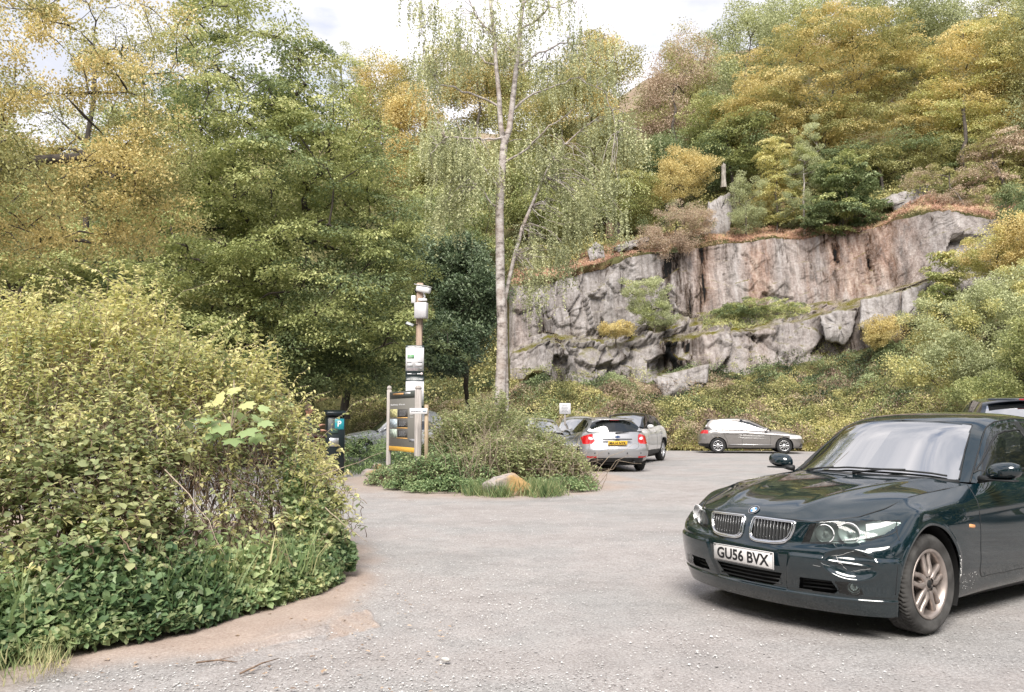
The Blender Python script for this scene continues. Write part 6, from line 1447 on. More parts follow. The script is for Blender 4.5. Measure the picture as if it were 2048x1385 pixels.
# small plain cars for the far side of the car park: same build, coarser
def far_car(label, loc, th, col, h=1.0, name='hatchback_car', metal=.45):
    wb = 2.60
    rows = [(.20, .78, (.20, .20, .22), (.80, .80, .80), .28, -3.25), (.45, .84, (.45, .45, .48), (.89, .89, .89), .52, -3.38), (.62, .82, (.68, .74, .76), (.895, .895, .895), .80, -3.34), (.745, .69, (.82, .905, .94), (.82, .84, .84), .97, -3.22), (.765, .62, (.855, .945, .98), (.75, .80, .79), 1.0, -3.18)]
    top = [(-.38, .985, -.55, .72, .955), (-.80, 1.18, -.95, .66, 1.14), (-1.22, 1.365, -1.38, .60, 1.325), (-1.65, 1.44, -1.75, .585, 1.385), (-2.2, 1.45, -2.2, .585, 1.39), (-2.75, 1.42, -2.75, .585, 1.36), (-2.98, 1.36, -2.95, .60, 1.31), (-3.08, 1.22, -3.06, .66, 1.18), (-3.18, 1.005, -3.15, .74, 1.01)]
    top = [(a, 1 + (z - 1) * h if z > 1 else z, e, y, 1 + (z2 - 1) * h if z2 > 1 else z2) for a, z, e, y, z2 in top]
    body = [('cladding', lambda x, y, z: z < .26, 0), ('tail_light', lambda x, y, z: (x < -3.02) & (z > .80) & (z < .94) & (y > .5), 1), ('headlight', lambda x, y, z: (x > .22) & (z > .60) & (z < .735) & (y > .42), 1), ('grille', lambda x, y, z: (x > .45) & (z < .60) & (z > .34) & (y < .5), 0)]
    s1 = [(-.70, .965), (-1.02, 1.14), (-1.36, 1.28), (-1.60, 1.32), (-1.62, .975)]; s2 = [(-1.70, .98), (-1.68, 1.33), (-2.4, 1.33), (-2.58, 1.30), (-2.78, 1.10), (-2.80, 1.01)]
    hatch(label, loc, th, col, rows, wb, (-.50, .96), [(.64, .77), (.45, .835), (.15, .90), (-.12, .95), (-.38, .985)], top, [-.55, -.80, -1.2, -1.6, -2.1, -2.6, -2.85, -3.0, -3.12], body,
          [('windscreen', lambda x, y, z: (x > -1.25) & (y < .60), 0), ('rear_screen', lambda x, y, z: (x < -2.95) & (y < .58) & (z > 1.03), 0)],
          [('side_window', lambda x, y, z: pin(x, z, s1), 1), ('rear_side_window', lambda x, y, z: pin(x, z, s2), 1)], step=.03, name=name, metal=metal, extra=lambda car, root, seam, mirrors, plate, q: (mirrors(-.72, .83, .99), plate(.86, .47, None, M['platew'], 1)))
def gx(px, Y): p = at(px, 839, Y); return (p[0], p[1], 0)
far_car('silver car behind the middle bush, left of the two partly hidden there', gx(1085, 25.5), R(-90 + 6), (.42, .43, .44))
far_car('dark windowed estate car between the middle bush and the silver hatchback', gx(1150, 29.0), R(-90 - 10), (.50, .51, .52), 1.15, 'estate_car')
far_car('tall white car under the trees left of the information board', gx(722, 31.0), R(-160), (.80, .80, .80), 1.75, 'van_vehicle', .0)
far_car('dark red car just right of the pay machine', gx(655, 27.0), R(10), (.20, .03, .02), .95, 'hatchback_car', .2)
far_car('pale car glimpsed through the front bush left of the pay machine', gx(470, 25.0), R(-100), (.62, .64, .66), 1.0, 'hatchback_car', .2)
far_car('white car glimpsed through the left part of the front bush', gx(330, 26.0), R(-95), (.70, .70, .70), 1.0, 'hatchback_car', .1)
# ================================================================== SIGNS AND FURNITURE
wood_pole = barkmat('sawn_timber', (.28, .20, .145), (.44, .33, .26), scale=5, stretch=(4, 4, .25), bump=.2)
wood_grey = barkmat('weathered_timber', (.26, .235, .215), (.46, .42, .395), scale=6, stretch=(4, 4, .2), bump=.3)
wood_stake = barkmat('stake_timber', (.27, .20, .13), (.42, .33, .23), scale=6, stretch=(4, 4, .25), bump=.2)
signw = plain('sign_white', (.70, .69, .71), .45); signd = plain('sign_dark', (.020, .032, .036), .4); signg = plain('sign_green', (.10, .33, .11), .45)
greyp = plain('grey_plastic', (.52, .51, .53), .5, var=.05, vs=3); whitep = plain('white_plastic', (.68, .68, .68), .4); txtg = plain('text_grey', (.30, .30, .32), .6); txtw = plain('text_white', (.78, .78, .78), .5)
def S(px, py, Y): return at(px, py, Y)
class Panel:
    """flat board with its own right/up axes; everything on it is placed in metres from its centre"""
    def __init__(s, parent, name, c, w, h, yaw, mat, th=.008, bev=.003):
        mb = MB(); mb.box((0, 0, 0), (w, th, h), bev=min(bev, th * .45)); s.o = mb.build(name, mat, parent); s.o.location = c; s.o.rotation_euler = (0, 0, yaw); s.w, s.h, s.th = w, h, th; s.k = 0
    def rect(s, u, v, w, h, mat, name='block', lift=1):
        mb = MB(); y = -s.th / 2 - .0010 * lift; mb.box((u * s.w, y, v * s.h), (w * s.w, .0016, h * s.h)); return mb.build(name, mat, s.o)
    def text(s, t, u, v, w, h, mat): return plate_text(s.o, t, w * s.w, h * s.h, mat, (u * s.w, -s.th / 2 - .0035, v * s.h), (math.pi / 2, 0, 0))
    def lines(s, u0, u1, v0, v1, n, mat, hh=.35, seed=1, name='small_print'):
        g = np.random.default_rng(seed); mb = MB()
        for i in range(n):
            v = v0 + (v1 - v0) * (i + .5) / n; a = u0; e = u0 + (u1 - u0) * g.uniform(.75, 1.0)
            while a < e - .02:
                b_ = min(e, a + (u1 - u0) * g.uniform(.08, .25)); mb.box(((a + b_) / 2 * s.w, -s.th / 2 - .0025, v * s.h), ((b_ - a) * s.w, .001, abs(v1 - v0) / n * hh * s.h)); a = b_ + (u1 - u0) * .03
        return mb.build(name, mat, s.o)
# ---- timber pole with camera, boxes, solar panel and two notice panels
Yp = 18.3; b0 = S(835.5, 960, Yp); b0[2] = 0
def rel(px, py, dy=0.0): p = S(px, py, Yp); return np.array([p[0] - b0[0], dy, p[2]])
o = thing('sign_pole', 'tall square timber pole with white camera, boxes and parking notices', 'sign pole', b0)
zt = rel(835, 567)[2]
mb = MB(); mb.box((0, 0, zt / 2), (.145, .145, zt), bev=.012, rz=R(12)); mb.build('post', wood_pole, o)
c = rel(848, 581, -.12); cm = MB(); cm.box((0, 0, 0), (.34, .13, .14), bev=.02); V = np.concatenate(cm.V); cm.V = [rot(V, ry=R(12), rz=R(-20)) + c]; q = cm.build('camera', whitep, o)
mb = MB(); mb.box(c + [-.01, 0, .085], (.40, .16, .012), bev=.004, ry=R(12), rz=R(-20)); mb.build('sun_hood', whitep, q)
mb = MB(); mb.lathe([(.05, 0), (.055, .02), (.0, .025)], (0, 0, 0), 'x', 16); V = np.concatenate(mb.V); mb.V = [rot(V, rz=R(160)) + c + [-.165, .05, -.02]]; mb.build('lens', M['gloss'], q)
mb = MB(); mb.tube([c + [0, 0, -.05], c + [.03, .04, -.17], rel(846, 600, -.06)], .022, 8); mb.box(rel(846, 601, -.06), (.20, .08, .06), bev=.01); mb.build('bracket', whitep, o)
mb = MB(); mb.box(rel(827.5, 600, -.06), (.10, .07, .18), bev=.012); mb.build('junction_box', whitep, o)
mb = MB(); mb.box(rel(844, 623.5, -.16), (.285, .17, .36), bev=.012, rz=R(-14)); q = mb.build('control_cabinet', greyp, o)
mb = MB(); mb.box(rel(846, 623.5, -.25), (.20, .012, .30), bev=.004, rz=R(-14)); mb.build('cabinet_door', plain('cabinet_door_grey', (.56, .55, .57), .45), q)
mb = MB(); mb.tube([rel(846, 640, -.10), rel(845, 648, -.09), rel(845, 700, -.085)], .008, 6); mb.tube([rel(829, 610, -.08), rel(829, 622, -.08), rel(836, 628, -.08)], .007, 6); mb.build('cable', M['iron'], o)
c = rel(822, 651, -.22); mb = MB(); mb.box((0, 0, 0), (.20, .012, .12), bev=.004); V = rot(rot(np.concatenate(mb.V), rx=R(-50)), ry=R(22)) + c; mb.V = [V]; q = mb.build('solar_light', M['blackp'], o)
mb = MB(); mb.box((0, -.008, 0), (.17, .004, .09)); mb.V = [rot(rot(np.concatenate(mb.V), rx=R(-50)), ry=R(22)) + c]; mb.build('light_panel', plain('light_panel_grey', (.42, .44, .43), .2), q)
mb = MB(); mb.tube([c + [.06, .03, 0], rel(836, 651, -.07)], .012, 6); mb.build('light_arm', M['iron'], o)
def relp(x0, y0, x1, y1):
    a = S(x0, y0, Yp); b_ = S(x1, y1, Yp); return np.array([(a[0] + b_[0]) / 2 - b0[0], -.10, (a[2] + b_[2]) / 2]), b_[0] - a[0], a[2] - b_[2]
c, w_, h_ = relp(813, 692, 848.3, 754.5); p = Panel(o, 'notice_panel', c, w_, h_, R(4), signd)
p.rect(0, .055, .99, .74, signw); p.text('PARKING TARIFFS', 0, .458, .78, .045, txtw); p.text('APPLY', 0, .412, .22, .035, txtw)
p.rect(-.22, .14, .36, .125, signg, lift=2); p.lines(-.36, -.08, .19, .09, 5, signw, .3, 3); p.lines(-.42, .42, .40, .37, 1, txtg, .3, 4); p.lines(-.42, -.05, .33, .25, 3, plain('mint', (.45, .60, .46), .5), .3, 5)
p.lines(.05, .14, .34, .08, 6, plain('mint_dark', (.25, .40, .33), .5), .5, 6); p.lines(.22, .44, .34, .08, 6, plain('pink_grey', (.62, .50, .50), .5), .3, 7)
p.rect(-.30, -.055, .24, .022, M['ink'], lift=2); p.rect(.30, -.048, .24, .022, M['ink'], lift=2); p.rect(-.26, -.13, .30, .12, plain('pale_grey', (.48, .48, .49), .5), lift=2); p.rect(.22, -.13, .36, .12, plain('pale_grey_b', (.52, .50, .51), .5), lift=2)
p.rect(0, -.205, .84, .012, txtg, lift=2); p.lines(-.42, .30, -.23, -.31, 3, plain('pink_grey_c', (.58, .47, .50), .5), .3, 8); p.rect(.34, -.235, .12, .035, txtg, lift=2)
p.lines(-.40, -.16, -.385, -.43, 1, txtw, .8, 9); p.lines(.14, .30, -.385, -.43, 1, txtw, .8, 10); p.lines(-.12, .10, -.40, -.43, 1, txtg, .8, 11)
mb = MB(); mb.lathe([(.0, -.004), (.030, -.004), (.030, 0)], (.38 * w_, -.006, -.405 * h_), 'y', 20); mb.build('round_mark', plain('pink_white', (.72, .60, .58), .5), p.o)
c, w_, h_ = relp(813, 754.5, 848.3, 818); p2 = Panel(o, 'notice_panel', c + [0, -.002, 0], w_, h_, R(4), signd)
p2.rect(0, -.03, .99, .76, signw); p2.text('HOW TO MAKE PAYMENT', 0, .425, .90, .045, txtw); p2.lines(-.2, .2, .30, .27, 1, txtg, .4, 21); p2.lines(-.42, .42, .20, -.36, 12, plain('blue_grey', (.45, .45, .52), .5), .3, 22)
p2.lines(-.10, .12, -.44, -.48, 1, txtw, .8, 23); mb = MB(); mb.lathe([(.0, -.004), (.026, -.004), (.026, 0)], (.33 * w_, -.006, -.45 * h_), 'y', 20); mb.build('round_mark', txtw, p2.o)
# ---- information board on two round posts
A = S(778, 839, 18.5); B = S(836, 839, 17.0); A[2] = B[2] = 0; mid_ = (A + B) / 2
o = thing('information_board', 'dark grey information board with orange strip between two round posts', 'information board', mid_)
for q_, ptop, r_ in ((A, 772, .055), (B, 771, .072)):
    zt = S(800, ptop, q_[1])[2]; mb = MB(); mb.lathe([(r_, 0), (r_, zt - .10), (r_ * .86, zt - .095), (r_ * .86, zt - .08), (r_, zt - .075), (r_, zt - .05), (r_ * .8, zt - .02), (r_ * .35, zt), (0, zt + .003)], (q_ - mid_), 'z', 20); mb.build('post', wood_grey, o, smooth=False)
d = B - A; yaw = math.atan2(d[1], d[0]); L_ = np.linalg.norm(d)
ztop = S(800, 783, 17.75)[2]; zbot = S(800, 896, 17.75)[2]; hB = ztop - zbot
pb = Panel(o, 'board', np.array([0, 0, (ztop + zbot) / 2]) + [0, -.01, 0], L_ - .12, hB, yaw, plain('board_grey', (.21, .20, .18), .5), th=.03)
pb.rect(0, .435, .99, .125, plain('board_header', (.055, .062, .055), .5)); pb.rect(-.16, .455, .40, .030, plain('board_orange', (.55, .30, .12), .5), lift=2); pb.rect(.19, .458, .20, .028, txtw, lift=2)
pb.text('Safety First', -.17, .262, .56, .035, txtw)
for i, v in enumerate((.11, -.07, -.25)):
    pb.rect(-.33, v, .28, .15, [plain('picture_yellow', (.45, .42, .20), .6, var=.6, vs=30), plain('picture_sky', (.40, .47, .52), .6, var=.5, vs=25), plain('picture_green', (.36, .42, .36), .6, var=.6, vs=30)][i], 'picture', 2)
    pb.rect(.02, v, .36, .14, plain('caption_block', (.060, .056, .052), .6), 'caption', 2); pb.lines(-.12, .16, v + .05, v - .05, 5, txtg, .35, 31 + i); pb.rect(.0, v - .082, .40, .018, plain('orange_bar', (.66, .38, .13), .5), 'bar', 3)
pb.lines(.28, .42, .18, .02, 4, txtw, .2, 40); pb.rect(.36, -.36, .2, .05, txtg, lift=2)
q = Panel(o, 'orange_strip', np.array([0, 0, zbot - .03]) + [0, -.012, 0], L_ - .12, .10, yaw, plain('strip_orange', (.72, .40, .06), .5), th=.034)
# ---- white finger board on a round stake
st = S(853, 960, 16.6); st[2] = 0; o = thing('small_sign', 'narrow white sign board nailed to a thin timber stake', 'sign', st)
zt = S(852, 810, 16.6)[2]; mb = MB(); mb.tube([(0, 0, 0), (-.01, 0, zt * .5), (-.015, 0, zt)], .042, 10); mb.build('stake', wood_stake, o, smooth=True)
a = S(820, 817, 16.6); e = S(855.5, 828.5, 16.6); ps = Panel(o, 'board', np.array([(a[0] + e[0]) / 2 - st[0], -.055, (a[2] + e[2]) / 2]), e[0] - a[0], a[2] - e[2], R(-3), signw, th=.02)
ps.lines(-.42, .15, .16, -.16, 1, txtg, .6, 50); ps.lines(.24, .44, .16, -.16, 1, plain('blue_text', (.25, .33, .42), .5), .8, 51)
# ---- small white notice behind the bush
st = S(1130, 839, 30); st[2] = 0; o = thing('small_sign', 'square white notice on a post beyond the silver cars', 'sign', st)
zt = S(1130, 807, 30)[2]; mb = MB(); mb.box((0, 0, zt / 2), (.07, .07, zt), bev=.01); mb.build('post', wood_grey, o); ps = Panel(o, 'board', np.array([0, -.05, zt - .20]), .42, .40, 0, signw, th=.015); ps.lines(-.3, .3, .35, -.35, 5, txtg, .4, 60)
# ---- pay machine
Ym = 19.4; b0 = S(668, 945, Ym); b0[2] = 0; o = thing('pay_machine', 'black parking pay machine with turquoise P panel behind the bush', 'pay machine', b0, R(24))
top = S(668, 822, Ym)[2]
mb = MB(); mb.box((0, 0, top / 2 - .06), (.42, .34, top - .12), bev=.015); mb.build('cabinet', plain('machine_black', (.010, .017, .020), .35), o)
mb = MB(); mb.box((0, -.03, top - .05), (.50, .44, .10), bev=.02, rx=R(6)); mb.build('hood', plain('machine_hood', (.008, .014, .018), .3), o)
pm_ = Panel(o, 'symbol_panel', np.array([.215, 0, top - .32]), .20, .26, R(90), plain('turquoise', (.03, .30, .36), .35), th=.010, bev=.004); pm_.text('P', 0, .06, .42, .52, txtw)
pf = Panel(o, 'symbol_panel', np.array([.07, -.176, top - .32]), .22, .26, 0, plain('turquoise_b', (.03, .30, .36), .35), th=.010, bev=.004); pf.text('P', 0, .04, .42, .55, txtw)
pn = Panel(o, 'notice_panel', np.array([.216, 0, top - .80]), .24, .58, R(90), signw, th=.008); pn.lines(-.4, .4, .46, .40, 1, M['ink'], .6, 70); pn.rect(0, .22, .8, .22, plain('machine_picture', (.50, .42, .34), .6, var=.5, vs=30)); pn.rect(0, -.16, .96, .045, plain('magenta', (.60, .15, .38), .5)); pn.lines(-.4, .4, -.20, -.42, 5, txtg, .4, 71)
mb = MB(); mb.box((-.05, -.178, top - .75), (.22, .02, .20), bev=.006); mb.build('keypad', M['alloy'], o); mb = MB(); mb.box((-.05, -.182, top - .48), (.18, .02, .12), bev=.006); mb.build('display', plain('display_green', (.05, .09, .08), .15), o)
mb = MB(); mb.box((0, 0, .03), (.52, .44, .06), bev=.01); mb.build('plinth', plain('concrete', (.32, .30, .28), .9), o)
# ---- the person paying
def person():
    p0 = S(612, 950, 19.3); p0[2] = 0
    o = thing('person', 'person in dark jacket and grey trousers using the pay machine', 'person', p0, R(-70))      # local +y is the way they face
    import bmesh
    J = {'pel': (0, 0, .95, .135, .10), 'sp': (0, -.01, 1.12, .125, .095), 'ch': (0, .0, 1.32, .155, .11), 'nk': (0, .015, 1.47, .058, .056), 'hd0': (0, .03, 1.53, .06, .065),
         'shL': (.17, .0, 1.40, .062, .062), 'elL': (.24, .06, 1.14, .046, .046), 'wrL': (.14, .30, 1.12, .030, .026), 'haL': (.12, .37, 1.13, .036, .020),
         'shR': (-.17, 0, 1.40, .062, .062), 'elR': (-.23, .10, 1.17, .046, .046), 'wrR': (-.12, .31, 1.24, .030, .026), 'haR': (-.10, .38, 1.26, .036, .020),
         'hpL': (.095, 0, .90, .092, .09), 'knL': (.11, .02, .50, .060, .062), 'anL': (.12, -.03, .09, .042, .045), 'toL': (.125, .12, .04, .036, .028),
         'hpR': (-.095, 0, .90, .092, .09), 'knR': (-.11, .03, .50, .060, .062), 'anR': (-.13, -.01, .09, .042, .045), 'toR': (-.14, .14, .04, .036, .028)}
    for h, sx in (('L', 1), ('R', -1)):
        hx, hy, hz = J['ha' + h][:3]
        for i, dx in enumerate((-.028, -.009, .010, .028)):
            J[f'f{h}{i}'] = (hx + dx * 1.0, hy + .045, hz - .005, .010, .009); J[f'g{h}{i}'] = (hx + dx * 1.1, hy + (.075, .085, .082, .066)[i], hz - .030, .008, .008)
        J['t' + h] = (hx - sx * .045, hy + .010, hz + .008, .011, .010); J['u' + h] = (hx - sx * .058, hy + .045, hz, .009, .009)
    E_ = [('pel', 'sp'), ('sp', 'ch'), ('ch', 'nk'), ('nk', 'hd0'), ('ch', 'shL'), ('shL', 'elL'), ('elL', 'wrL'), ('wrL', 'haL'), ('ch', 'shR'), ('shR', 'elR'), ('elR', 'wrR'), ('wrR', 'haR'),
          ('pel', 'hpL'), ('hpL', 'knL'), ('knL', 'anL'), ('anL', 'toL'), ('pel', 'hpR'), ('hpR', 'knR'), ('knR', 'anR'), ('anR', 'toR')]
    for h in 'LR':
        for i in range(4): E_ += [('ha' + h, f'f{h}{i}'), (f'f{h}{i}', f'g{h}{i}')]
        E_ += [('ha' + h, 't' + h), ('t' + h, 'u' + h)]
    def skin(name, keys, edges, grow, mats, fn=None, root='pel'):
        me = bpy.data.meshes.new(name); ks = list(keys); me.from_pydata([J[k][:3] for k in ks], [(ks.index(a), ks.index(b_)) for a, b_ in edges], []); me.update()
        ob = bpy.data.objects.new(name, me); COL.objects.link(ob)
        md = ob.modifiers.new('skin', 'SKIN'); md.use_smooth_shade = True
        for i, k in enumerate(ks): me.skin_vertices[0].data[i].radius = (J[k][3] + grow, J[k][4] + grow)
        me.skin_vertices[0].data[ks.index(root)].use_root = True
        ob.modifiers.new('sub', 'SUBSURF').levels = 2
        dg = bpy.context.evaluated_depsgraph_get(); dg.update(); m2 = bpy.data.meshes.new_from_object(ob.evaluated_get(dg)); bpy.data.objects.remove(ob)
        for m_ in mats: m2.materials.append(m_)
        if fn:
            for f in m2.polygons: f.material_index = fn(f.center)
        o2 = bpy.data.objects.new(name, m2); COL.objects.link(o2); o2.parent = o; return o2
    sk = plain('skin', (.48, .27, .19), .5)
    skin('body', J.keys(), E_, 0, [sk])
    ups = ['sp', 'ch', 'nk', 'shL', 'elL', 'wrL', 'shR', 'elR', 'wrR', 'pel']; 
    J2 = dict(J); J['nk'] = (0, .01, 1.45, .05, .05)
    skin('jacket', ups, [e for e in E_ if e[0] in ups and e[1] in ups], .022, [plain('jacket_dark', (.018, .024, .030), .7)])
    lo = ['pel', 'hpL', 'knL', 'anL', 'hpR', 'knR', 'anR']; skin('trousers', lo, [e for e in E_ if e[0] in lo and e[1] in lo], .018, [plain('trousers_grey', (.16, .18, .20), .8, var=.2, vs=10)])
    for h in 'LR':
        a = ['an' + h, 'to' + h]; skin('shoe', a, [(a[0], a[1])], .010, [plain('shoe_dark', (.03, .028, .028), .6)], root=a[0])
    # head with face
    n1, n2 = 22, 26; ph = np.linspace(0, np.pi, n1)[:, None]; th_ = (np.arange(n2) * 2 * np.pi / n2)[None]
    X = .076 * np.sin(ph) * np.cos(th_); Yh = .095 * np.sin(ph) * np.sin(th_); Z = .122 * np.cos(ph) + 0 * th_
    front = np.clip(np.sin(th_) * np.sin(ph), 0, 1)
    nose = np.exp(-(X / .012) ** 2 - ((Z + .01) / .028) ** 2) * front; chin = np.exp(-(X / .03) ** 2 - ((Z + .095) / .025) ** 2) * front
    eye = (np.exp(-((np.abs(X) - .030) / .014) ** 2 - ((Z - .012) / .012) ** 2)) * front; lip = np.exp(-(X / .022) ** 2 - ((Z + .055) / .008) ** 2) * front
    Yh = Yh + .024 * nose + .010 * chin - .007 * eye + .005 * lip; X = X * (1 - .22 * smooth(0, -.12, Z))
    mb = MB(); mb.add(np.stack([X, Yh, Z], -1).reshape(-1, 3) + [0, .035, 1.625], grid_faces(n1, n2, wrap=True)); hd = mb.build('head', sk, o, smooth=True)
    for s in (1, -1):
        mb = MB(); mb.lathe([(.0, -.008), (.011, -.004), (.011, .004), (0, .008)], (.028 * s, .035 + .087, 1.637), 'y', 10); mb.build('eye', plain('eye_dark', (.05, .04, .035), .2), hd)
        mb = MB(); mb.box((.078 * s, .03, 1.622), (.012, .028, .055), bev=.005); mb.build('ear', sk, hd)
    mb = MB(); mb.box((0, .127, 1.570), (.04, .006, .008), bev=.0025); mb.build('mouth', plain('lips', (.36, .13, .11), .5), hd)
    k = (ph[:, 0] < 1.9); Vh = np.stack([.084 * np.sin(ph) * np.cos(th_), .104 * np.sin(ph) * np.sin(th_), .131 * np.cos(ph) + 0 * th_], -1); m = (Vh[..., 1] > .03) & (Vh[..., 2] < .075); Vh[m] *= .80
    Vh = Vh[k]; mb = MB(); mb.add(Vh.reshape(-1, 3) + [0, .03, 1.630], grid_faces(int(k.sum()), n2, wrap=True)); mb.build('hair', plain('hair_brown', (.07, .045, .03), .8), hd, smooth=True)
person()
# ================================================================== ROCKS, STUMPS
def rock(name, label, cat, c, r, mat, seed=1, flat=.1, n=40, cuts=14, rz=0.0, h0=.62, nz=.10):
    g = np.random.default_rng(seed); ph = np.linspace(.001, np.pi - .001, n)[:, None]; th_ = (np.arange(2 * n) * np.pi / n)[None]
    D = np.stack([np.sin(ph) * np.cos(th_), np.sin(ph) * np.sin(th_), np.cos(ph) + 0 * th_], -1); rad = np.full(D.shape[:2], 1.25)
    N_ = rdir(cuts, 0, g); h = g.uniform(h0, .95, cuts)
    for q, hh in zip(N_, h):
        dt = D @ q; rad = np.where(dt > .05, np.minimum(rad, hh / np.maximum(dt, .05)), rad)
    V = D * rad[..., None] * (1 + nz * (fbm(D * 3 + seed, 4)[..., None] - .5)); V = rot(V.reshape(-1, 3) * np.array(r), rz=rz)
    o = mesh(name, V, grid_faces(n, 2 * n, wrap=True), mat, None, False); o.location = [float(x) for x in c]
    return tag(o, label, cat)
brm, t, b = newmat('boulder_rock')
tc = t.nodes.new('ShaderNodeTexCoord'); n1 = TN(t, tc.outputs['Object'], 3.2, 8, .7); n2 = TN(t, tc.outputs['Object'], 14, 6, .7); n3 = TN(t, tc.outputs['Object'], 1.6, 4, .5)
c1 = MIX(t, .5, ramp(t, [(.3, (.17, .13, .115)), (.5, (.36, .31, .29)), (.7, (.52, .48, .46))], n1.outputs[0]).outputs[0], ramp(t, [(.3, (.12, .10, .09)), (.7, (.58, .53, .50))], n2.outputs[0]).outputs[0])
sx = t.nodes.new('ShaderNodeSeparateXYZ'); t.links.new(tc.outputs['Object'], sx.inputs[0]); md = t.nodes.new('ShaderNodeMath'); md.operation = 'MULTIPLY_ADD'; md.inputs[1].default_value = .45; t.links.new(sx.outputs[0], md.inputs[0]); t.links.new(n3.outputs[0], md.inputs[2])
md2 = t.nodes.new('ShaderNodeMath'); md2.operation = 'MULTIPLY_ADD'; md2.inputs[1].default_value = .3; t.links.new(sx.outputs[2], md2.inputs[0]); t.links.new(md.outputs[0], md2.inputs[2])
t.links.new(MIX(t, ramp(t, [(.70, (0, 0, 0)), (.90, (.8, .8, .8))], MIX(t, .45, md2.outputs[0], n1.outputs[0], 'ADD')).outputs[0], c1, (.40, .235, .055)), b.inputs['Base Color']); b.inputs['Roughness'].default_value = .9
bp = t.nodes.new('ShaderNodeBump'); bp.inputs['Strength'].default_value = .7; bp.inputs['Distance'].default_value = .03; t.links.new(n2.outputs[0], bp.inputs['Height']); t.links.new(bp.outputs[0], b.inputs['Normal'])
p = S(1018, 960, 14.8); rock('boulder', 'pinkish boulder with orange lichen at the front of the middle bush', 'boulder', (p[0], 14.95, .14), (.45, .33, .31), brm, 4)
p = S(640 + 100, 941, 20.0); rock('boulder', 'flat pale stone on the verge beside the information board', 'boulder', (p[0], 20.4, .05), (.30, .22, .12), brm, 6, n=20)
p = S(754, 930, 21); rock('boulder', 'small orange stone in the grass left of the information board', 'boulder', (p[0], 21.2, .12), (.22, .2, .16), brm, 8, n=20)
def slab(label, poly, Y, th, lean=.25, seed=1, name='boulder'):
    g = np.random.default_rng(seed); P = []
    for a, e in zip(poly, poly[1:] + poly[:1]):
        n = 7
        for k in range(n): q = k / n; P.append((a[0] + (e[0] - a[0]) * q + g.normal() * 1.2 * (k > 0), a[1] + (e[1] - a[1]) * q + g.normal() * 1.2 * (k > 0)))
    P = np.array(P); c = P.mean(0); zmin = P[:, 1].max(); C0 = at(c[0], c[1], Y)
    def ring3(sc, dy): return np.array([at(c[0] + (x - c[0]) * sc, c[1] + (y - c[1]) * sc, Y + dy + lean * (zmin - y) / 40) for x, y in P])
    L_ = [ring3(.25, -.10), ring3(.6, -.05 + .0), ring3(.93, .0), ring3(1.0, .10), ring3(1.02, th * .5), ring3(.9, th)]
    L_[0] += g.normal(size=L_[0].shape) * .02; L_[1] += g.normal(size=L_[1].shape) * .05; n = len(P)
    V = np.concatenate(L_); F = grid_faces(len(L_), n, wrap=True)
    o = mesh(name, V - C0, [F, np.array([list(range(n))[::-1]])], rm); o.location = [float(x) for x in C0]; return tag(o, label, 'rock')
slab('large pale angular block of stone lying on the bramble bank', [(1305, 757), (1330, 748), (1418, 729), (1414, 765), (1398, 782), (1330, 800)], 40.6, 1.3, seed=12)
slab('pale square rock slab at the middle of the lower ledge', [(1722, 600), (1765, 590), (1800, 586), (1797, 648), (1758, 668), (1720, 655)], 41.6, 2.0, seed=31)
slab('palest smooth rock slab at the right end of the lower ledge', [(1806, 582), (1838, 570), (1868, 560), (1852, 612), (1838, 642), (1802, 650)], 40.9, 2.0, seed=32)
slab('grey broken rock slab at the left end of the lower ledge', [(1640, 632), (1676, 620), (1712, 622), (1706, 664), (1690, 690), (1652, 682)], 42.3, 1.8, seed=33)
slab('tall pale rock outcrop beside the pinkish bush on the cliff top', [(1416, 408), (1436, 396), (1459, 386), (1466, 420), (1458, 474), (1408, 478), (1412, 440)], 51.6, 1.2, seed=14, name='rock_outcrop')
slab('pinkish rock outcrop above the right part of the cliff', [(1762, 398), (1800, 385), (1856, 371), (1874, 402), (1868, 416), (1790, 424)], 49.2, 1.3, seed=16, name='rock_outcrop')
slab('pale broken rock on the left cliff top below the stumps', [(1176, 500), (1190, 484), (1206, 492), (1210, 520), (1180, 526)], 50.2, .8, seed=18, name='rock_outcrop')
slab('low flat rock on the cliff top left of the pinkish bush', [(1225, 496), (1258, 482), (1300, 474), (1296, 488), (1238, 506)], 50.6, .8, seed=20, name='rock_outcrop')
def stump(label, px, py0, py1, Y, r, mat, lean=0.0):
    a = S(px, py0, Y); e = S(px + lean, py1, Y); g = np.random.default_rng(int(px)); n = 14; t_ = np.linspace(0, 1, n)[:, None]
    o = thing('tree_stump', label, 'tree stump', a); P = (e - a) * t_; mb = MB(); k = 14; rr = r * (1.25 - .35 * np.minimum(1, t_[:, 0] * 3)); a2 = np.arange(k) * 2 * np.pi / k
    V = P[:, None] + np.stack([rr[:, None] * np.cos(a2) * (1 + .15 * g.normal(size=k)), rr[:, None] * np.sin(a2), np.zeros((n, k))], -1); V[-1, :, 2] += g.uniform(-.12, .12, k)
    mb.add(V.reshape(-1, 3), grid_faces(n, k, wrap=True)); mb.build('trunk', mat, o, smooth=True); mb = MB(); mb.add(np.vstack([V[-1] * 1, V[-1].mean(0)[None]]), np.array([(i, (i + 1) % k, k) for i in range(k)])); mb.build('cut_top', wood_stake, o)
stump('reddish broken tree stump on the left cliff top', 1221, 478, 448, 54, .30, BK['brown'])
stump('grey tree stump right of the reddish broken stump', 1237, 480, 446, 54.6, .28, BK['grey'])
stump('tall pale stump standing behind the cliff beside the yellow bush', 1447, 376, 330, 58, .22, BK['pale'])
